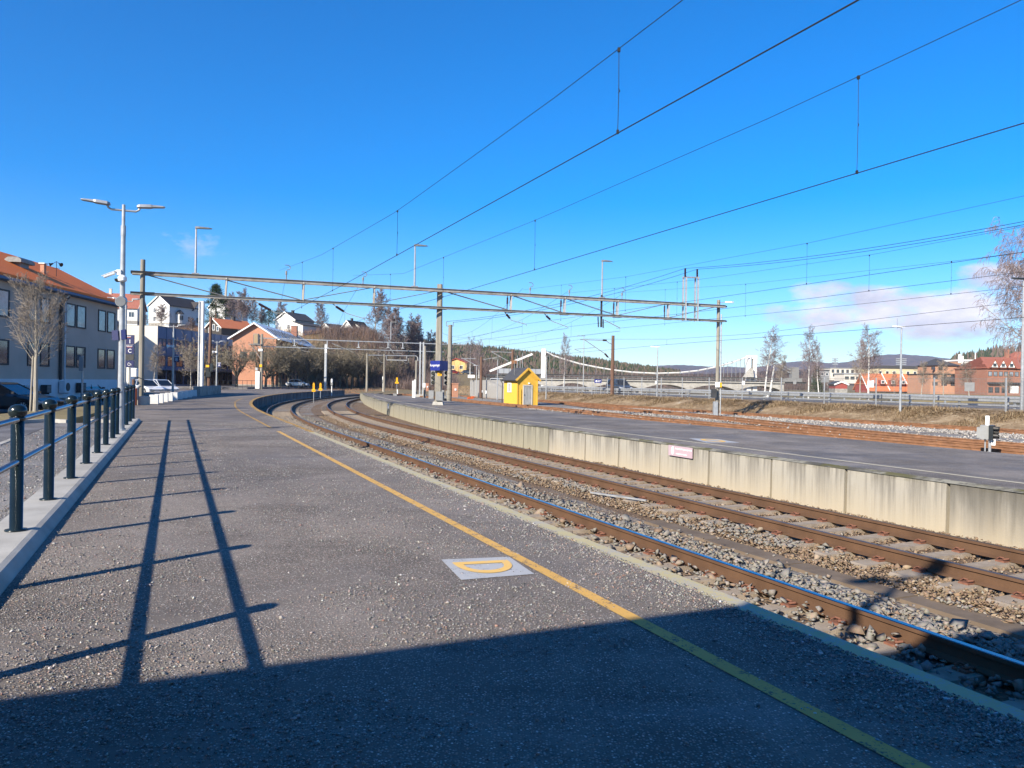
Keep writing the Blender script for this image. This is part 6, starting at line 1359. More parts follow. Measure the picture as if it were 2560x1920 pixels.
for (y, z) in ((-.12, .14), (.13, .14), (-.13, -.10), (.10, -.14), (.0, .02)): m = MB(); m.tube([(.12, y-.02, zt*.62+z), (.26, y-.02, zt*.62+z-.01)], .065, 10, cap=False); m.tube([(.125, y-.02, zt*.62+z), (.13, y-.02, zt*.62+z)], .06, 10); m.build('hood', MAT['darkmetal'], gsx)
m = MB(); m.box((-.10, .16, zt*.87), (.11, .05, .48)); m.build('marker_board', MAT['signwhite'], gsx); text('lettering', '2', .13, MAT['black'], gsx, (-.09, .13, zt*.93), (math.pi/2, 0, 0))

# warning sign on the island platform wall and the small white plate further along
def wall_sign(x0, y0, x1, y1, label, mat, dy=0.0):
    a = WD(x0, y0, 10.80); b = WD(x1, y1, 10.80); L = math.hypot(b.x-a.x, b.y-a.y); H_ = abs(a.z-b.z); c_ = (a+b)/2; t = thing('warning_sign' if L > .5 else 'sign', label, 'sign', c_, math.atan2(b.y-a.y, b.x-a.x)); m = MB(); m.box((0, 0, 0), (L, .02, H_)); m.build('panel', mat, t); return t, L, H_
MAT['pink'] = pm('faded_pink_sign', (.62, .47, .52), .06, 3, .5)
s0, _ = SD(WD(1672, 1112, 10.80)); s1, _ = SD(WD(1731, 1130, 10.80)); zt_, zb_ = WD(1700, 1116, 10.80).z, WD(1700, 1142, 10.80).z
c_ = W((s0+s1)/2, 10.80, (zt_+zb_)/2); L = abs(s0-s1); H_ = zt_-zb_
t = thing('warning_sign', 'faded pink warning sign with a white hand symbol on the streaked platform wall', 'sign', c_, math.atan2(-UY, -UX)); m = MB(); m.box((0, 0, 0), (L, .02, H_)); m.build('panel', MAT['pink'], t)
m = MB(); m.lathe([(.0, 0), (H_*.34, 0), (H_*.34, .004), (0, .004)], 20); 
m2 = MB(); x0 = -L/2+.17
m2.sheet([(x0+math.cos(a)*H_*.38*.62, -.0125, math.sin(a)*H_*.38) for a in [i*math.pi/12 for i in range(25)]], [(x0+math.cos(a)*H_*.32*.62, -.0125, math.sin(a)*H_*.32) for a in [i*math.pi/12 for i in range(25)]]); m2.box((x0, -.0125, 0), (H_*.22, .006, H_*.40)); m2.box((x0+.02, -.0125, .06), (H_*.14, .006, H_*.30)); m2.build('hand_symbol', MAT['signwhite'], t)
text('lettering', 'Forbudt å krysse sporene', .062, MAT['signwhite'], t, (.13, -.012, H_*.24), rz90, .002); m = MB(); m.box((.06, -.012, -.06), (L*.45, .004, .016)); m.build('underline', MAT['signwhite'], t)
sp0 = SD(G(977, 1016, .35))[0]; tv = W(sp0-1, near2(sp0-1))-W(sp0+1, near2(sp0+1)); t = thing('sign', 'small white plate on the old part of the island platform wall', 'sign', W(sp0, near2(sp0)-.03, .36), math.atan2(tv.y, tv.x)); m = MB(); m.box((0, 0, 0), (.34, .03, .30)); m.build('plate', MAT['signwhite'], t); m = MB(); m.lathe([(.0, .0), (.07, .0), (.07, .006), (0, .006)], 12); m.build('symbol', MAT['red'], t).rotation_euler = (math.pi/2, 0, 0)
# rubbish between the tracks
tag(MB().bar(W(13.4, 7.6, -.14), W(12.1, 8.05, -.13), .035, .03).build('steel_rod', MAT['galv']), 'pale steel rod lying on the brown ballast between the two main tracks', 'rod')
rg = random.Random(21)

# ---------------------------------------------------------------- grass bank, fence, guard rail and road on the right
def bankD(s): return 46.0
def along(s, D, z=0.0):
    if s <= 100: return W(s, D, z)
    a = (s-100)/90.0; a = min(a, 1.0); r = 160-(D-46); ps, pd = 100+r*math.sin(a), 46+160-r*math.cos(a); return W(ps, pd, z)
ss = frange(-6, 175, 1.5); rows = []
for D, z in ((42.2, -.22), (42.8, -.14), (43.6, .12), (44.5, .42), (45.4, .70), (46.6, .80), (47.6, .86)):
    rows.append([along(s, D+.15*math.sin(s*1.3+D), z+.07*mnoise.noise((s*.5, D, 1.7))) for s in ss])
m = MB(); k_ = len(ss); m.add([p for r in rows for p in r], [(i*k_+j, (i+1)*k_+j, (i+1)*k_+j+1, i*k_+j+1) for i in range(len(rows)-1) for j in range(k_-1)]); m.f = [tuple(reversed(f)) for f in m.f]
structure(m.build('embankment', MAT['embank'], smooth=True))
structure(strip('road', lambda s: along(s, 47.5, .855), lambda s: along(s, 55.5, .875), ss, MAT['roadasph']))
structure(strip('road_verge', lambda s: along(s, 55.4, .86), lambda s: along(s, 60.0, .80), ss, MAT['field']))
m = MB(); rg = random.Random(12)
for i in range(30000):
    s = 16+(100-16)*rg.random()**1.4; D = 42.3+3.6*rg.random()
    z = -.22+1.0*sm(42.4, 45.8, D)-.03; p = along(s, D, z)
    if math.sin(s*1.7+D*2)+math.sin(s*.6-D)+rg.gauss(0, .8) < -1.2: continue
    for j in range(3):
        a = rg.random()*6.283; h = rg.uniform(.05, .30)*(1+.7*math.sin(s*.9+D)); l_ = rg.uniform(.08, .38); o_ = Vector((math.cos(a+1.57), math.sin(a+1.57), 0))*.018; b_ = p+Vector((rg.gauss(0, .08), rg.gauss(0, .08), 0)); e_ = b_+Vector((math.cos(a)*l_, math.sin(a)*l_, h*(.9-l_*1.2))); m.add([b_-o_, b_+o_, e_], [(0, 1, 2)])
tag(m.build('dry_grass', MAT['straw']), 'tufts of straw-coloured dead grass covering the bank below the wire fence', 'grass', kind='stuff')
m = MB()
for i in range(2500):
    s = rg.uniform(100, 150); D = rg.uniform(42.3, 47); p = along(s, D, -.2+1.0*sm(42.4, 45.8, D))
    a = rg.random()*6.283; h = rg.uniform(.2, .6); o_ = Vector((math.cos(a+1.57), math.sin(a+1.57), 0))*.03; m.add([p-o_, p+o_, p+Vector((math.cos(a)*.2, math.sin(a)*.2, h))], [(0, 1, 2)])
tag(m.build('dry_grass', MAT['straw']), 'dead grass on the bank left of the yellow hut, below the board fence', 'grass', kind='stuff')
# wire fence
wf_ = thing('wire_fence', 'long wire mesh fence on grey steel posts along the top of the grass bank', 'fence')
FS = [20.2, 23.4, 26.6, 30.6+0, 35.4, 40.0, 44.8, 49.4, 54.2, 58.8, 63, 66.6, 70.2, 73.8, 77.4, 81, 84.6, 88.2, 91.8, 95.4, 99, 102.6, 106.2, 110]
FS = [14.0, 17.2]+FS
for s in FS: m = MB(); m.bar(along(s, 45.9, .45), along(s, 45.9, 2.80), .075, .075); m.build('post', MAT['galv'], wf_)
m = MB(); 
for z in (.86, 1.8, 2.74):
    m.tube([along(s, 46.05, z) for s in frange(13.8, 110.2, 2.4)], .008, 4)
s = 14.0
while s < 110:
    st = .10 if s < 45 else (.16 if s < 75 else .25); m.bar(along(s, 46.05, .80), along(s, 46.05, 2.78), .006, .006); s += st
z = .9
while z < 2.75: m.tube([along(s, 46.05, z) for s in frange(13.8, 110.2, 2.4)], .0028, 3); z += .16
m.build('mesh_panel', MAT['galvdk'], wf_)
for px, py, lab, sz in ((2177, 960, 'small white sign on the wire fence right of the tallest birch', .55), (1858, 957, 'small white sign on the wire fence right of the right gantry mast', .38), (1987, 956, 'small pale grey sign on the wire fence', .34), (2424, 967, 'pale grey sign on the wire fence in front of the brick complex', .66), (1640, 956, 'small white sign on the slim lamp by the fence', .32)):
    p = WD(px, py, 45.9); p_s = SD(p)[0]; t = thing('sign', lab, 'sign', p, math.atan2(-UY, -UX)); m = MB(); m.box((0, 0, 0), (sz, .03, sz*.85)); m.build('panel', MAT['signwhite'] if 'white' in lab else MAT['grey'], t); m = MB(); m.box((0, -.02, sz*.15), (sz*.6, .006, .03)); m.box((0, -.02, -.02), (sz*.5, .006, .03)); m.build('print', MAT['grey'], t)
p = WD(1495, 953, 46.2); t = thing('sign', 'blue road sign with white print behind the wire fence', 'sign', (p.x, p.y, .85), math.atan2(-UY, -UX)*0); h = p.z-.85; m = MB(); m.box((0, 0, h), (.85, .04, .42)); m.build('panel', MAT['signblue'], t); m = MB(); m.box((-.18, -.03, h), (.2, .01, .2)); m.box((.15, -.03, h+.06), (.34, .01, .05)); m.box((.12, -.03, h-.06), (.28, .01, .05)); m.build('print', MAT['signwhite'], t); m = MB(); m.tube([(-.35, .04, 0), (-.35, .04, h)], .03, 6); m.tube([(.35, .04, 0), (.35, .04, h)], .03, 6); m.build('post', MAT['galv'], t)
# guard rail
gr = thing('guard_rail', 'pale steel guard rail along the road behind the wire fence', 'guard rail')
m = MB(); prf = [(0, .40), (.05, .44), (.05, .50), (0, .54), (0, .58), (.05, .62), (.05, .68), (0, .72), (-.02, .72), (-.02, .40)]
m.loft([[along(s, 47.55-dd, .87+z) for dd, z in prf] for s in frange(8, 118, 2.0)]); m.build('beam', MAT['galv'], gr)
m = MB(); m.loft([[along(s, 47.55-dd, .87+z) for dd, z in ((0, .14), (.05, .16), (.05, .24), (0, .26))] for s in frange(8, 118, 2.0)]); m.build('lower_beam', MAT['galv'], gr)
s = 9.0
while s < 118: m = MB(); m.bar(along(s, 47.66, .60), along(s, 47.66, 1.60), .12, .10); m.build('post', MAT['galvdk'] if int(s*7) % 4 == 0 else MAT['galv'], gr); s += 3.7
gr2 = thing('guard_rail', 'second guard rail on the far side of the road, seen through the first', 'guard rail'); m = MB(); m.loft([[along(s, 55.6+dd, .87+z) for dd, z in prf] for s in frange(10, 110, 2.5)]); m.build('beam', MAT['galv'], gr2)
s = 12.0
while s < 108: m = MB(); m.bar(along(s, 55.72, .6), along(s, 55.72, 1.58), .12, .1); m.build('post', MAT['galv'], gr2); s += 5.0
# van on the road
vp = along(84, 51.5, .87); car('dark blue van driving on the road behind the fence, seen beside the brown pole', vp, math.radians(-71), MAT['carblue'], 4.2, 1.8, 1.78, 'van', 'van', 'van')
# brown wooden pole with bracket, and lamps by the tracks
b = G(1530, 1007, -.1); t = thing('wooden_pole', 'reddish-brown wooden pole with bracket arms at the foot of the grass bank', 'pole', b); h = A(1530, 839, b.y).z-b.z; m = MB(); m.tube([(0, 0, -.2), (0, 0, h)], [.24, .17], 10); m.build('pole', MAT['brownpole'], t)
R_ = lambda x, y: A(x, y, b.y-.1)-b
m = MB(); m.tube([R_(1450, 849), R_(1455, 849), R_(1515, 851), R_(1522, 857), R_(1529, 860)], .045, 6); m.build('bracket_arm', MAT['galvdk'], t); m = MB(); m.tube([R_(1462, 850), R_(1512, 884)], .045, 6); m.tube([R_(1520, 893), R_(1529, 899)], .04, 6); a_ = m.build('stay', MAT['galvdk'], t); m = MB(); m.tube([R_(1512, 884), R_(1520, 893)], .10, 8); m.build('insulator', MAT['porc'], a_); m = MB(); m.tube([R_(1507, 850.5), R_(1517, 851)], .10, 8); m.build('insulator', MAT['porc'], a_); m = MB(); m.tube([R_(1436, 873), R_(1487, 869)], .03, 5); m.tube([R_(1436, 873), R_(1453, 880)], .03, 5); m.build('steady_arm', MAT['galvdk'], t)
b = A(1548, 988, 98); t = thing('post', 'thin dark post right of the brown wooden pole', 'post', (b.x, b.y, .5)); h = A(1548, 944, 98).z-.5; m = MB(); m.tube([(0, 0, 0), (0, 0, h)], .06, 6); m.build('post', MAT['darkmetal'], t)
def lamp1(px, pb, pt, label, z0=-.15, Y=None, hd=-1, hw=.5, mat='white', k=1.0):
    b = G(px, pb, z0) if Y is None else A(px, pb, Y)
    if Y is not None: b.z = z0
    h = A(px, pt, b.y).z-b.z; t = thing('lamp_post', label, 'lamp', b, 0, 'single lamp posts by the tracks'); m = MB(); m.tube([(0, 0, 0), (0, 0, h*.4), (0, 0, h)], [.085*k, .075*k, .05*k], 10); m.lathe([(.16*k, 0), (.16*k, .03), (.09*k, .04)], 10); m.build('pole', MAT['galv'], t)
    m = MB(); m.loft([[(hd*x, -w_, h+z), (hd*x, w_, h+z), (hd*x, w_, h+z+.08), (hd*x, -w_, h+z+.08)][::1 if hd > 0 else -1] for x, w_, z in ((-.22, .06, .06), (.0, .14, .03), (hw, .13, .05), (hw+.25, .03, .07))]); m.f = [tuple(reversed(f)) for f in m.f]; m.build('lamp_head', MAT[mat], t)
lamp1(2250, 1053, 820, 'galvanised lamp post with a small white head below the grass bank, before the orange roofs', hd=-1, hw=.35)
lamp1(1642, 1014, 869, 'slim lamp post on the grass bank between the brown pole and the right gantry mast', hd=-1, hw=.5)
lamp1(1458, 969, 841, 'tall slim lamp left of the brown wooden pole, behind the road', .8, 128, -1, .9, 'galvdk')
lamp1(1365, 995, 892, 'slim lamp post right behind the yellow hut, in front of the bridge tower', -.1, 98, -1, .3, 'galv', .9)
lamp1(1243, 989, 899, 'slim lamp post between the board fence and the yellow hut', -.1, 96, -1, .4, 'galvdk', .8)
lamp1(2555, 1000, 700, 'tall pale lamp pole at the right edge in front of the weeping birch', .8, 46, -1, .5, 'black', 1.25)
lamp1(1191, 968, 915, 'slim grey pole with a white disc left of the wooden pole by the board fence', .2, 108, -1, .2, 'galv', .9)
b = A(1202, 980, 105); t = thing('wooden_pole', 'thin brown wooden pole by the left end of the board fence', 'pole', (b.x, b.y, -.1)); h = A(1202, 892, 105).z+.1; m = MB(); m.tube([(0, 0, 0), (0, 0, h)], [.2, .15], 8); m.build('pole', MAT['brownpole'], t)
b = A(1281, 930, 112); t = thing('wooden_pole', 'brown wooden pole rising behind the roof of the yellow hut', 'pole', (b.x, b.y, .5)); h = A(1283, 873, 112).z-.5; m = MB(); m.tube([(0, 0, 0), (0, 0, h)], [.22, .17], 8); m.build('pole', MAT['brownpole'], t)
m = MB(); R2 = lambda x, y: A(x, y, 112)-Vector((b.x, b.y, .5)); m.tube([R2(1281, 881), R2(1228, 879)], .04, 5); m.tube([R2(1228, 879), R2(1271, 903)], .05, 5); m.tube([R2(1209, 899), R2(1249, 892)], .04, 5); m.build('bracket_arm', MAT['galv'], t)
b = A(1192, 915, 108); m = MB(); tb = thing('bracket_arm', 'pale bracket arms reaching left over the tracks from the slim pole by the yellow house', 'bracket', (0, 0, 0)); m.tube([A(1153, 896, 108), A(1189, 897, 108)], .05, 5); m.tube([A(1160, 897, 108), A(1191, 914, 108)], .05, 5); m.build('arm', MAT['galv'], tb)
b = A(1178, 948, 110); t = thing('sign', 'blank white board on a post above the left end of the board fence', 'sign', (b.x, b.y, .6)); h = A(1178, 941, 110).z-.6; m = MB(); m.tube([(0, 0, 0), (0, 0, h)], .04, 6); m.build('post', MAT['galv'], t); m = MB(); m.box((0, -.05, h), (.95, .04, .42)); m.build('board', MAT['signwhite'], t)
# weathered board fence left of the hut
bfn = thing('board_fence', 'weathered grey board fence on the bank left of the yellow hut', 'fence'); a, c_ = A(1175, 972, 112), A(1262, 974, 100); m = MB(); nb = 60
for i in range(nb):
    p = a.lerp(c_, i/nb); q_ = a.lerp(c_, (i+.9)/nb); zt = A(1175+87*i/nb, 951+.9*math.sin(i*1.7)*.3-i*.03, p.y).z; m.bar((p.x, p.y, 0), (p.x, p.y, 0.01), .01, .01) if False else m.add([(p.x, p.y, -.2), (q_.x, q_.y, -.2), (q_.x, q_.y, zt), (p.x, p.y, zt), (p.x, p.y+.06, -.2), (q_.x, q_.y+.06, -.2), (q_.x, q_.y+.06, zt), (p.x, p.y+.06, zt)], [(0, 1, 2, 3), (7, 6, 5, 4), (3, 2, 6, 7), (1, 5, 6, 2), (4, 0, 3, 7)])
m.build('boards', MAT['greywood'], bfn)
# fence and bank along the street behind the tracks on the left
bf = thing('metal_fence', 'low dark metal fence along the street beyond the end of the near platform', 'fence'); pts = [A(px, 972, Y) for px, Y in ((470, 112), (545, 115), (640, 124), (760, 140), (850, 152))]; m = MB()
for z in (.9, 1.7): m.tube([(p.x, p.y, z) for p in pts], .03, 4)
m.build('rail', MAT['darkmetal'], bf); 
for a, c_ in zip(pts, pts[1:]):
    for j in range(8): p = a.lerp(c_, j/8); m = MB(); m.bar((p.x, p.y, 0), (p.x, p.y, 1.75), .05, .05); m.build('post', MAT['darkmetal'], bf)
for i, (px, Y, c_, lab) in enumerate(((745, 150, 'carwhite', 'white car on the street seen between the trunks of the bare row'), (1167, 285, 'cargrey', 'grey car in front of the yellow house'), (1135, 290, 'carred', 'red car left of the yellow house'), (1042, 262, 'carwhite', 'white vehicle parked on the road left of the pale gantry mast'), (2530, 210, 'cargrey', 'grey car parked before the red brick building on the right'), (2452, 215, 'carblack', 'dark car parked between the two brick buildings on the right'))):
    zb = {0: .55, 1: 5.0, 2: 5.0, 3: 4.6, 4: .75, 5: .75}[i]; p = A(px, 960, Y); car(lab, (p.x, Y, zb), .2*i, MAT[c_], 4.4, 1.8, 1.5, group='distant cars')
# ---------------------------------------------------------------- low road bridge and suspension bridge over the river
YB = 185
rb = thing('road_bridge', 'low pale concrete road bridge with shallow arches over the river', 'bridge', (0, 0, 0)); m = MB()
xs_ = [A(px, 955, YB).x for px in (1240, 1380, 1478, 1604, 1723, 1843, 1960)]
zt_ = lambda x: 2.95
for x0, x1 in zip(xs_, xs_[1:]):
    n_ = 12; top = []; bot = []
    for i in range(n_+1):
        f = i/n_; x = x0+(x1-x0)*f; top.append((x, zt_(x))); bot.append((x, zt_(x)-.75-1.25*(2*f-1)**2))
    ring = top+bot[::-1]; m.loft([[(x, y, z) for x, z in ring] for y in (YB, YB+8)])
m.build('arch_girder', MAT['concbright'], rb)
m = MB(); m.box(((xs_[0]+xs_[-1])/2, YB-.2, 3.02), (xs_[-1]-xs_[0], .5, .22)); m.build('kerb_beam', MAT['concbright'], rb)
for x in xs_[1:-1]:
    m = MB(); m.loft([[(x+sx*w_, YB+1+sy*5, z) for sx, sy in ((-1, 0), (1, 0), (1, 1), (-1, 1))] for w_, z in ((.9, -3), (.35, .0), (.45, 1.0))]); m.build('pier', MAT['concrete'], rb)
m = MB()
for i in range(60): x = xs_[0]+(xs_[-1]-xs_[0])*i/59; m.bar((x, YB-.2, 3.1), (x, YB-.2, 4.0), .06, .06)
for z in (3.5, 4.0): m.bar((xs_[0], YB-.2, z), (xs_[-1], YB-.2, z), .06, .06)
m.build('parapet', MAT['galvdk'], rb)
YS = 235
sb_ = thing('suspension_bridge', 'old suspension bridge with white towers and a pale sagging chain', 'bridge', (0, 0, 0)); S_ = lambda px, py, dy=0: A(px, py, YS+dy)
m = MB(); a, b = S_(1215, 947), S_(2010, 958); m.bar((a.x, YS, a.z+.2), (b.x, YS, b.z+.1), 4.0, .5); m.build('deck', MAT['darkmetal'], sb_)
m = MB()
a0, b0 = S_(1290, 937), S_(2005, 950)
for dy in (0, 4.2):
    m.bar((a0.x, YS+dy, a0.z+.25), (b0.x, YS+dy, b0.z+.25), .12, .4); m.bar((a0.x, YS+dy, a0.z-.6), (b0.x, YS+dy, b0.z-.6), .10, .12)
    for i in range(80): p = a0.lerp(b0, i/79); q_ = a0.lerp(b0, min(1, (i+1)/79)); m.bar((p.x, YS+dy, p.z-.6), (q_.x if i % 2 else p.x, YS+dy, p.z+.25), .06, .06)
m.build('railing', MAT['darkmetal'], sb_)
for px, dy, w_, tp in ((1357.5, 0, 10, 872), ):
    a, b = S_(px, 985), S_(px, tp); m = MB(); m.box((a.x, YS+2, (-3+b.z)/2), (w_*YS/FPX, 4.6, b.z+3)); m.build('tower', MAT['white'], sb_)
for px in (1876, 1891):
    a = S_(px, 985); b = S_(px, 888); m = MB(); m.loft([[(b.x+sx*w_, YS+2+sy*1.2, z) for sx, sy in ((-1, -1), (1, -1), (1, 1), (-1, 1))] for w_, z in ((.85, -3), (.48, 5.6), (.48, b.z))]); m.build('tower', MAT['whitewash'], sb_)
a = S_(1883, 893); m = MB(); m.box((a.x, YS+2, a.z), (1.4, 1.4, .9)); m.build('tower_arch', MAT['white'], sb_)
a = S_(1876, 925); m = MB(); m.loft([[(a.x+x, YS-.5+dy, z) for x, z in ((-2.2, S_(1876, 943).z), (1.0, S_(1876, 943).z), (.6, a.z+.6), (-.1, a.z+.6))] for dy in (0, 1)]); m.build('anchor_pier', MAT['concbright'], sb_)
cab_ = [(1362, 878), (1385, 889), (1415, 899), (1450, 909), (1490, 917), (1530, 924), (1580, 930), (1640, 933), (1700, 931), (1745, 926), (1790, 917), (1830, 906), (1872, 891)]
for dy in (0, 4.0):
    m = MB(); m.tube([S_(x, y+dy*.3, dy) for x, y in cab_], .16, 6)
    m.build('chain', MAT['whitewash'], sb_)
    m = MB()
    for (x0, y0), (x1, y1) in zip(cab_, cab_[1:]):
        for f in (0, .5): p = S_(x0+(x1-x0)*f, y0+(y1-y0)*f+dy*.3, dy); m = MB(); m.bar(p, (p.x, p.y, a0.z+.2), .05, .05); m.box(p, (.45, .3, .4)); m.build('hanger', MAT['galv'], sb_)
m = MB(); m.bar(S_(1224, 928), S_(1331, 885), .9, .62); m.build('backstay', MAT['whitewash'], sb_)
m = MB(); m.bar(S_(1926, 905), S_(1980, 935), .25, .25); m.bar(S_(1937, 903), S_(1983, 929), .25, .25); m.bar(S_(1897, 889), S_(1930, 906), .12, .12); m.build('backstay', MAT['galv'], sb_)
m = MB()
p = S_(1985, 933); m.box((p.x, YS, p.z-.2), (2.2, 2.4, 4.0)); m.box((p.x-1, YS, p.z-2.2), (6, 3, 1.4)); m.build('anchor_house', MAT['galvdk'], sb_)
ap = thing('bridge_approach', 'grey panelled bridge approach with dark openings behind the yellow hut', 'bridge', (0, 0, 0)); m = MB(); a, b = A(1246, 922, 205), A(1352, 923, 205); m.box(((a.x+b.x)/2, 205, a.z-.55), (b.x-a.x, .4, 1.3)); m.build('parapet', MAT['silver'], ap)
m = MB()
for i in range(9): m.box((a.x+(b.x-a.x)*i/8, 204.75, a.z-.55), (.09, .1, 1.3))
m.build('parapet_post', MAT['galvdk'], ap); m = MB(); a, b = A(1215, 936, 206), A(1352, 938, 206); m.box(((a.x+b.x)/2, 206, a.z-.2), (b.x-a.x, 1.0, .5)); m.build('deck', MAT['dkgrey'], ap); m = MB()
for px in (1222, 1236, 1256): p = A(px, 950, 206); m.box((p.x, 206, 1.5), (.5, .8, 4.4))
m.build('pier', MAT['dkgrey'], ap)
vw = A(1236, 947, 160); car('white van parked under the bridge approach left of the yellow hut', (vw.x, 160, .9), math.radians(-100), MAT['carwhite'], 4.8, 1.9, 2.0, 'van', 'van', 'van')
for i, px in enumerate((1293, 1300, 1306)):
    b = A(px, 922, 206.5); t = thing('lamp_post', '%s thin pole on the bridge approach behind the yellow hut, counting from the left' % ORD[i], 'pole', b, 0, 'thin poles on the bridge approach'); h = A(px, (889, 893, 882)[i], 206.5).z-b.z; m = MB(); m.tube([(0, 0, -.6), (0, 0, h)], .07, 5); m.build('pole', MAT['galv'], t)
for i in range(6):
    px = 1809+i*10.4; b = A(px, 915, 330); t = thing('lamp_post', '%s thin floodlight pole far beyond the river, counting from the left' % ORD[i], 'pole', (b.x, 330, 0), 0, 'thin poles far beyond the river'); h = A(px, 908-i*2.6, 330).z; m = MB(); m.tube([(0, 0, -1), (0, 0, h)], .11, 4); m.box((0, 0, h), (.6, .2, .25)); m.build('pole', MAT['galvdk'], t)

# ---------------------------------------------------------------- wooded hills
def ridge(name, prof, Yt, Yb, mat, zb=0.0, bumps=1.5, seed=1, step=10):
    xs = []; x = prof[0][0]
    while x <= prof[-1][0]: xs.append(x); x += step
    rows = []; nr = 14; rg = random.Random(seed)
    for r in range(nr+1):
        f = r/nr; row = []
        for px in xs:
            py = prof[-1][1]
            for (a, b), (c_, d) in zip(prof, prof[1:]):
                if px <= c_: py = b+(d-b)*sm(a, c_, px) if False else b+(d-b)*(px-a)/(c_-a); break
            Y = Yb+(Yt-Yb)*f; T = A(px, py, Yt); B = A(px, 960, Yb); z = zb+(T.z-zb)*(f**.85)
            z += mnoise.noise((px*.03, f*6, seed))*T.z*.10*math.sin(f*math.pi)+(mnoise.noise((px*.13, f*9, seed+3)))*bumps
            row.append((B.x+(T.x-B.x)*f, Y, z))
        rows.append(row)
    back = [(p[0]*1.02, p[1]*1.3, zb) for p in rows[-1]]; rows.append(back); k_ = len(xs)
    m = MB(); m.add([p for r in rows for p in r], [(i*k_+j, i*k_+j+1, (i+1)*k_+j+1, (i+1)*k_+j) for i in range(len(rows)-1) for j in range(k_-1)])
    o = structure(m.build(name, mat, smooth=True)); return rows
H1 = ridge('hills', [(980, 850), (1040, 856), (1080, 862), (1120, 869), (1165, 872), (1210, 876), (1260, 880), (1300, 886), (1340, 889), (1380, 893), (1420, 900), (1450, 903), (1490, 906), (1530, 913), (1570, 919), (1620, 927), (1700, 938)], 900, 480, MAT['hillnear'], 2, 2.0, 3)
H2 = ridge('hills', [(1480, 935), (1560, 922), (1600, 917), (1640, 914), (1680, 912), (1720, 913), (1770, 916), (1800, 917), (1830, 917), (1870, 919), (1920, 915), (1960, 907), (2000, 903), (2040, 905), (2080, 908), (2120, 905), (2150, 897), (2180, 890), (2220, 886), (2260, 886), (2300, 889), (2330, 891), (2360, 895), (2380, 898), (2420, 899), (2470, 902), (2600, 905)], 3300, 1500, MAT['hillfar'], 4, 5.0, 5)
H3 = ridge('hills', [(2380, 905), (2430, 899), (2470, 893), (2500, 886), (2530, 884), (2600, 880), (2700, 880)], 1000, 600, MAT['hillnear'], 4, 3.0, 8)
H4 = ridge('hills', [(1560, 940), (1640, 934), (1720, 936), (1800, 934), (1870, 933), (1960, 925), (2040, 925), (2100, 922), (2200, 915), (2320, 918), (2400, 925), (2600, 925)], 1150, 600, hillmat('leafless_wooded_hill', (.07, .05, .04), (.12, .085, .065), (.17, .125, .09), .02), 3, 3.0, 9)
def forest(name, label, rows, n, h, seed, mat, lo=.15, cone=True, pw=1.0):
    rg = random.Random(seed); m = MB(); R_ = len(rows)-2; K_ = len(rows[0])
    for i in range(n):
        f = (lo+(1-lo)*rg.random()**pw)*R_; j = rg.random()*(K_-1.01); i0 = min(int(f), R_-1); j0 = int(j); fi, fj = f-i0, j-j0
        P = [Vector(rows[i0+a][j0+b]) for a in (0, 1) for b in (0, 1)]; p = P[0]*(1-fi)*(1-fj)+P[1]*(1-fi)*fj+P[2]*fi*(1-fj)+P[3]*fi*fj
        hh = h*rg.uniform(.55, 1.2); r_ = hh*rg.uniform(.16, .26); a0 = rg.random()*6.28; n_ = 5
        if cone and rg.random() < .72:
            o = len(m.v); ring = [(p.x+math.cos(a0+6.283*q/n_)*r_*rg.uniform(.7, 1.2), p.y+math.sin(a0+6.283*q/n_)*r_, p.z+hh*rg.uniform(.08, .2)) for q in range(n_)]; m.add(ring+[(p.x+rg.uniform(-.1, .1)*r_, p.y, p.z+hh)], [(q, (q+1) % n_, n_) for q in range(n_)])
        else:
            r_ *= 1.7; hh *= .75; m.add([(p.x+r_*rg.uniform(.5, 1), p.y, p.z+hh*.5), (p.x-r_*rg.uniform(.5, 1), p.y, p.z+hh*.5), (p.x, p.y+r_, p.z+hh*.45), (p.x, p.y-r_, p.z+hh*.55), (p.x, p.y, p.z+hh), (p.x, p.y, p.z)], [(0, 2, 4), (2, 1, 4), (1, 3, 4), (3, 0, 4), (2, 0, 5), (1, 2, 5), (3, 1, 5), (0, 3, 5)])
    return tag(m.build(name, mat), label, 'forest', kind='stuff')
forest('forest', 'mixed forest covering the wooded hill behind the bridge towers', H1, 9500, 6.5, 4, MAT['forest'], .05, True, .8)
forest('forest', 'dark spruces on the hill behind the brick buildings at the right edge', H3, 900, 13, 6, MAT['forest'], .3)
# leafless woods across the river
def pl_riv(rg):
    px = rg.uniform(1200, 2090); y = rg.uniform(335, 420); p = A(px, 960, y); return p.x, y, .4
shrub_field('thicket', 'leafless woods on the far river bank behind the bridges', 3200, pl_riv, 6.5, 31, MAT['thicket'])
def pl_left(rg):
    px = rg.uniform(990, 1240); y = rg.uniform(300, 420); p = A(px, 960, y); return p.x, y, 3.0
shrub_field('thicket', 'purplish leafless woods behind the yellow house', 1700, pl_left, 7.5, 33, MAT['thicket'])

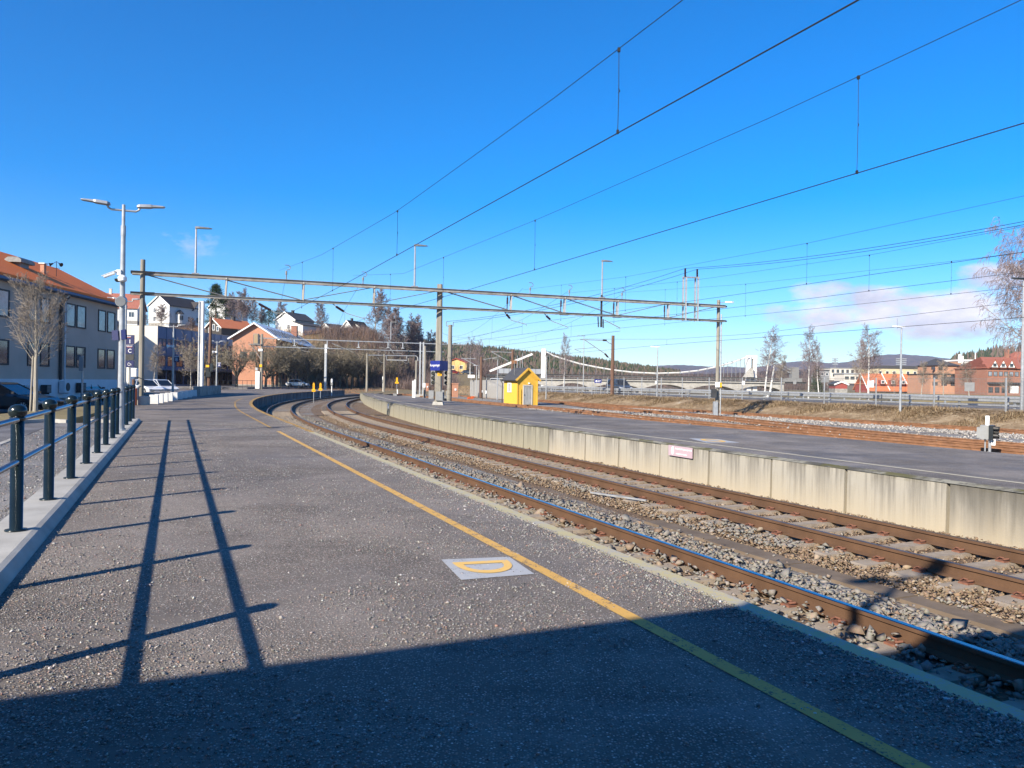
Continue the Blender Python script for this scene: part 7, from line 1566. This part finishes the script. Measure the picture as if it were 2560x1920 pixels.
# ---------------------------------------------------------------- buildings across the road on the right
def bx(t, name, c, s, mat, rz=0.0): m = MB(); m.box(c, s, rz); return m.build(name, MAT[mat], t)
def flat(label, px0, px1, pyt, pyb, Y, depth, wall, roof, rows, rz=0.0, cat='building', name='building', fm='white', parapet=.25):
    a, b = A(px0, pyb, Y), A(px1, pyb, Y); w_ = b.x-a.x; z0 = a.z; h = A((px0+px1)/2, pyt, Y).z-z0
    t = thing(name, label, cat, ((a.x+b.x)/2, Y+depth/2, z0), rz); bx(t, 'wall', (0, 0, h/2-.5), (w_, depth, h+1), wall); bx(t, 'roof', (0, 0, h+parapet/2), (w_+.4, depth+.4, parapet), roof)
    for (zf, hh, n_, ww, g) in rows:
        for i in range(n_): window(t, ('y-', -w_/2+w_*(i+.5)/n_, h*zf, ww, hh, g), w_, depth, fm, bars=False)
    return t, w_, depth, h
flat('long cream building with dark windows beyond the river', 2076, 2149, 921, 944, 300, 12, 'cream', 'greypanel', [(.70, 1.1, 6, .8, 'glassdark'), (.28, 1.0, 4, .8, 'glassdark')], fm='dkgrey')
flat('white-topped pavilion in front of the long cream building', 2110, 2180, 936, 951, 262, 8, 'straw' if False else 'cream', 'silver', [(.4, .9, 5, 1.2, 'glassdark')], fm='dkgrey', parapet=.4)
flat('grey house with a red gable left of the long cream building', 2050, 2073, 926, 949, 280, 8, 'greypanel', 'dkgrey', [(.6, .8, 2, .9, 'glassdark')])
flat('pale yellow building with a dark roof behind the orange row houses', 2192, 2330, 922, 950, 290, 14, 'paleyellow', 'slate', [(.62, 1.3, 8, 1.0, 'glassdark')], fm='white', parapet=1.1)
rh, w_, d_, h_ = flat('red row houses with steep orange tiled roofs and white trim', 2168, 2322, 962, 985, 225, 8, 'redclad', 'orangetilex', [(.45, 1.5, 6, 1.6, 'glasscur')], name='row_houses')
m = MB(); z1 = A(2240, 934, 225).z-rh.location.z
m.loft([[(x, y, z) for y, z in ((-d_/2-1.2, h_-1.6), (0, z1), (d_/2+1, h_-1.4), (d_/2+1, h_-1.8), (0, z1-.4), (-d_/2-1.2, h_-2.0))] for x in (-w_/2-.3, w_/2+.3)]); m.build('steep_roof', MAT['orangetilex'], rh)
for i in range(6):
    x = -w_/2+w_*(i+.35)/6; m = MB(); m.box((x, -d_/2-.1, h_+.75), (1.3, 1.6, 1.2)); dm = m.build('dormer', MAT['redclad'], rh); m = MB(); m.box((x, -d_/2-.95, h_+.75), (1.0, .08, .95)); m.build('window', MAT['white'], dm); m = MB(); m.box((x, -d_/2-1.0, h_+.75), (.74, .06, .7)); m.build('pane', MAT['glassdark'], dm)
m = MB()
for x in (-w_/2-.35, -w_/6, w_/6, w_/2+.35): m.bar((x, -d_/2-1.3, h_-1.7), (x, 0, z1+.05), .22, .2)
m.build('verge_board', MAT['white'], rh)
# brown brick complex
bcx, w_, d_, h_ = flat('stepped brown brick complex with dark roofs', 2326, 2462, 937, 976, 205, 12, 'brickorange', 'dkgrey', [(.84, .9, 6, 1.1, 'glassdark'), (.42, .8, 6, 1.2, 'glassdark')], fm='dkgrey')
a = A(2336, 912, 208); b = A(2396, 935, 208); cw = b.x-a.x; ox = (a.x+b.x)/2-bcx.location.x; bx(bcx, 'upper_wing', (ox, 1.0, h_+(a.z-b.z)/2), (cw, 9, a.z-b.z+.4), 'brickorange')
ap_ = A(2358, 895, 208).z-bcx.location.z; m = MB(); zb_ = h_+(a.z-b.z)+.1; m.add([(ox-cw/2-.4, -4, zb_), (ox+cw/2+.4, -4, zb_), (ox+cw/2+.4, 6, zb_), (ox-cw/2-.4, 6, zb_), (ox-cw*.13, 1, ap_)], [(0, 1, 4), (1, 2, 4), (2, 3, 4), (3, 0, 4), (3, 2, 1, 0)]); m.build('hip_roof', MAT['slate'], bcx)
a = A(2396, 917, 209); b = A(2450, 935, 209); cw = b.x-a.x; ox = (a.x+b.x)/2-bcx.location.x; bx(bcx, 'upper_wing', (ox, 1.5, h_+(a.z-b.z)/2), (cw, 9, a.z-b.z+.4), 'brickorange'); bx(bcx, 'wing_roof', (ox, 1.5, h_+(a.z-b.z)+.3), (cw+.5, 9.4, .35), 'slate')
for px, py, sz in ((2347, 920, .9), (2366, 919, 1.1), (2407, 925, .7), (2443, 922, 1.2)): p = A(px, py, 204.5); m = MB(); m.box((p.x-bcx.location.x, (-3.7-.05 if px < 2390 else -3.2), p.z-bcx.location.z), (sz, .2, .85)); m.build('window', MAT['glassdark'], bcx)
bx(bcx, 'entrance', ((A(2412, 955, 204).x-bcx.location.x), -d_/2-.6, h_*.36), (3.2, 1.4, h_*.72), 'brickorange'); bx(bcx, 'canopy', ((A(2372, 937, 204).x-bcx.location.x), -d_/2-.5, h_*.72), (3.0, 1.0, 1.3), 'glassdark')
flat('white plant rooms and orange-brown tower block behind the brick complex', 2400, 2468, 903, 930, 260, 10, 'brickorange', 'white', [(.5, .8, 5, .9, 'glassdark')], parapet=.5)
flat('low white boxes on the roofs between the two brick buildings', 2438, 2476, 902, 916, 250, 8, 'white', 'white', [])
for i, (px, pt, pb, w_) in enumerate(((2399, 886, 900, .9), (2406, 890, 902, .7), (2438, 882, 905, .25))):
    b = A(px, pb, 255); h = A(px, pt, 255).z-b.z; t = thing('chimney' if i < 2 else 'antenna', ('taller white flue on the roof behind the brick complex', 'shorter white flue right of the taller one on the roof behind the brick complex', 'thin white antenna on the roof behind the brick complex')[i], 'flue' if i < 2 else 'antenna', (b.x, 255, b.z-1)); m = MB(); m.tube([(0, 0, 0), (0, 0, h+1)], w_/2, 8); m.build('pipe', MAT['white'], t)
# red-brown brick building with dormers at the right edge
rbk, w_, d_, h_ = flat('red brick building with a steep tiled roof and pointed white dormers', 2468, 2600, 921, 985, 190, 14, 'brick', 'redtile', [(.78, 1.0, 10, .8, 'glasscur'), (.16, 1.2, 8, .9, 'glassdark')], fm='dkgrey')
z1 = A(2500, 893, 197).z-rbk.location.z; m = MB(); m.loft([[(x, y, z) for y, z in ((-d_/2-.5, h_-.1), (0, z1), (d_/2+.5, h_-.1))] for x in (-w_/2-.3, w_/2+.3)]); m.loft([[(x, y, z) for y, z in ((-d_/2-.5, h_-.1), (0, z1), (d_/2+.5, h_-.1))] for x in (-w_/2-.3, -w_/2-.28)]); m.v = [(v_[0]+(2.6 if (v_[2] > h_+1 and v_[0] < 0) else 0), v_[1], v_[2]) for v_ in m.v]; m.build('steep_roof', MAT['redtile'], rbk)
for px in (2489, 2510, 2531):
    p = A(px, 914, 189); x = p.x-rbk.location.x; m = MB(); m.loft([[(x+dx, y, z) for dx, z in ((-.85, h_+.2), (.85, h_+.2), (0, h_+2.0))] for y in (-d_/2-.7, -d_/2+3.5)]); dm = m.build('dormer', MAT['white'], rbk); m = MB()
    for sg in (-1, 1): m.bar((x, -d_/2-.8, h_+2.15), (x+sg*1.15, -d_/2-.8, h_+.1), .12, .2); m.loft([[(x, y, h_+2.12), (x+sg*1.12, y, h_+.08), (x+sg*1.12, y, h_+.22), (x, y, h_+2.26)][::sg] for y in (-d_/2-.85, -d_/2+3.5)])
    m.build('dormer_roof', MAT['redtile'], dm); m = MB(); m.box((x, -d_/2-.74, h_+.75), (.8, .06, .8)); m.build('window', MAT['glassdark'], dm)
p = A(2517, 890, 197); m = MB(); m.box((p.x-rbk.location.x, 0, z1+.7), (.8, .8, 2.6)); m.build('chimney', MAT['brick'], rbk)
p0, p1 = A(2524, 893, 199), A(2575, 880, 199); m = MB(); cx = (A(2545, 880, 199).x-rbk.location.x); m.add([(cx-2.6, 0, z1-.2), (cx+3.4, 0, z1-.2), (cx+3.4, 6, z1-.2), (cx-2.6, 6, z1-.2), (cx-.6, 2, z1+1.6), (cx+1.4, 2, z1+1.6)], [(0, 1, 5, 4), (1, 2, 5), (2, 3, 4, 5), (3, 0, 4)]); m.build('tower_roof', MAT['redtile'], rbk)
bx(rbk, 'ground_floor_band', (0, -d_/2-.35, h_*.42), (w_, .7, .5), 'dkgrey')
house('small red shed with a white-edged roof seen through the fence', 'shed', (-1, -1), A(2118, 977, 150), math.radians(80), 5.5, 2.2, 1.25, 1.75, 'redclad', 'dkgrey', [], over=.25, name='shed')
for i, px in enumerate((2531, 2540)): b = A(px, 983, 120); t = thing('bin', ('left', 'right')[i]+' one of two white bins beside the red brick building', 'bin', (b.x, 120, b.z)); bx(t, 'body', (0, 0, .55), (.45, .45, 1.1), 'white'); bx(t, 'lid', (0, 0, 1.13), (.5, .5, .07), 'grey')
for i, px in enumerate((2087, 2246, 2258)):
    b = A(px, 925 if i == 0 else 912, 330); t = thing('floodlight', ('stadium floodlight mast left above the long cream building', 'left stadium floodlight above the pale yellow building', 'right stadium floodlight above the pale yellow building')[i], 'floodlight', (b.x, 330, b.z-3)); h = A(px, 897, 330).z-b.z+3; m = MB(); m.tube([(-.3, 0, 0), (-.3, 0, h)], .12, 5); m.tube([(.3, 0, 0), (.3, 0, h)], .12, 5); m.build('mast', MAT['galvdk'], t); m = MB()
    for j in range(4): m.box((0, -.2, h-j*.8), (2.4, .3, .42))
    m.build('lamp_bank', MAT['silver'], t)
structure(MB().prism([(A(1890, 960, 96).x, 84), (130, 60), (260, 120), (260, 300), (A(1990, 960, 300).x, 300), (A(1950, 960, 140).x, 140)], .2, .83).build('lawn', MAT['field']))

# ---------------------------------------------------------------- trees on the right
for i, (key, px, top, Y, H_, lab, sx) in enumerate((('birch0', 1911, 825, 78, 0, 'white-stemmed birch with a forked base just right of the bridge tower', 1.05), ('birch1', 2021, 827, 76, 0, 'white-stemmed birch behind the fence, second right of the bridge tower', .8), ('birch2', 2048, 862, 92, 0, 'smaller birch half behind the second birch', .8), ('birch1', 2170, 824, 74, 0, 'bushy reddish birch left of the lamp post on the grass bank', 1.05), ('bare1', 2150, 850, 82, 0, 'thin bare tree leaning into the left side of the bushy birch', .9), ('birch2', 1407, 838, 120, 0, 'tall thin birch with two stems right of the left bridge tower', .62), ('bare0', 2303, 905, 140, 0, 'small bare tree in front of the right end of the orange row houses', 1.1), ('bare1', 2358, 903, 110, 0, 'bare tree in front of the left half of the brick complex', 1.15), ('bare0', 2423, 906, 112, 0, 'bare spreading tree in front of the right half of the brick complex', 1.5), ('bare1', 2515, 935, 115, 0, 'small bare tree in front of the red brick building', 1.2), ('birch0', 1175, 848, 250, 0, 'tall bare birch behind the yellow house', .9), ('birch1', 1197, 856, 240, 0, 'second bare birch right of the yellow house', .9), ('bare0', 1950, 888, 150, 0, 'bare tree between the bridge tower and its stay', 1.2), ('bare1', 2235, 930, 160, 0, 'small bare tree before the orange roofs', 1.0))):
    b = A(px, 990, Y); zt = A(px, top, Y).z; zb = .8 if Y < 200 else 2.0
    if key.startswith('birch') and px == 1407: zb = .6
    plant(key, lab, (b.x, Y, zb), zt-zb, i*1.1, group='bare trees on the river side', sx=sx)
b = A(1922, 1002, 78); m = MB(); m.tube([(b.x-.3, 78, .7), (b.x+.15, 78, 1.6), (b.x+.5, 78, 4.2)], [.13, .12, .08], 7); o = m.build('trunk', MAT['birch'])
o.parent = [x for x in COL.objects if x.get('label', '').startswith('white-stemmed birch with a forked')][0]; o.matrix_parent_inverse = Matrix.LocRotScale(o.parent.location, o.parent.rotation_euler, o.parent.scale).inverted()
wb_ = A(2610, 1000, 62); plant('weep', 'big weeping birch with hanging reddish twigs at the right edge', (wb_.x, 62, .8), A(2590, 545, 62).z-.8, 2.2, sx=.92)
eg = thing('evergreen_bush', 'dark green conifer bush behind the second birch', 'bush', A(2040, 985, 150)); m = MB(); rg = random.Random(5)
eg.location.z = .6
for i in range(200):
    f = rg.random(); z = f*5.5; r_ = (1-f)*1.8*rg.uniform(.3, 1); a = rg.random()*6.28; c_ = Vector((math.cos(a)*r_, math.sin(a)*r_, z))
    for j in range(14): d = Vector((rg.gauss(0, 1), rg.gauss(0, 1), rg.gauss(0, .6))).normalized(); q_ = c_+Vector((rg.gauss(0, .2), rg.gauss(0, .2), rg.gauss(0, .2))); o_ = d.orthogonal().normalized()*.05; m.add([q_-o_, q_+o_, q_+d*.35], [(0, 1, 2)])
m.build('crown', MAT['needles'], eg)

# ---------------------------------------------------------------- station building behind the camera, whose shade falls on the platform, and the lamp beside it
hB = 4.6; kx = (hB-PZ)/math.tan(SUN_EL); sE = 3.92-kx*.492; dE = 7.6-kx*.87
st_ = thing('station_building', 'station building behind the viewpoint whose platform canopy shades the foreground', 'building', W(sE, dE, PZ), math.atan2(NY, NX))
# local x across the tracks (negative = away from them), local y along (negative = behind)
m = MB(); m.box((-8.5, -9.0, hB-PZ-.18), (17.0, 18.0, .36)); m.build('canopy', MAT['slate'], st_)
m = MB(); m.box((-11.0, -9.6, (hB-PZ)/2-.2), (11.4, 16.6, hB-PZ-.38)); m.build('wall', MAT['dkgrey'], st_)
for i in range(4): m = MB(); m.box((-1.0, -1.2-i*4.6, (hB-PZ)/2-.2), (.22, .22, hB-PZ-.41)); m.build('column', MAT['dkgrey'], st_)
for i in range(4):
    m = MB(); m.box((-5.28, -3.2-i*3.9, 1.6), (.12, 1.7, 1.9)); wn = m.build('window', MAT['white'], st_); m = MB(); m.box((-5.22, -3.2-i*3.9, 1.6), (.06, 1.4, 1.6)); m.build('pane', MAT['glassdark'], wn)
lp = W(.66, -2.3, KZ); two_head_lamp('two-headed lamp behind the viewpoint whose shadow falls across the tracks', lp, 6.35-KZ, math.radians(23.6), .7)

# ---------------------------------------------------------------- hazy air over the valley
hm = bpy.data.materials.new('hazy_air'); hm.use_nodes = True; hn = hm.node_tree; hn.nodes.clear(); ho = hn.nodes.new('ShaderNodeOutputMaterial'); hv = hn.nodes.new('ShaderNodeVolumePrincipled')
hv.inputs['Color'].default_value = (.80, .87, 1.0, 1); hv.inputs['Density'].default_value = 8.5e-5; hv.inputs['Anisotropy'].default_value = .2; hn.links.new(hv.outputs[0], ho.inputs['Volume'])
o = MB().box((0, 1900, 145), (10400, 6200, 304)).build('haze', hm); o['kind'] = 'stuff'
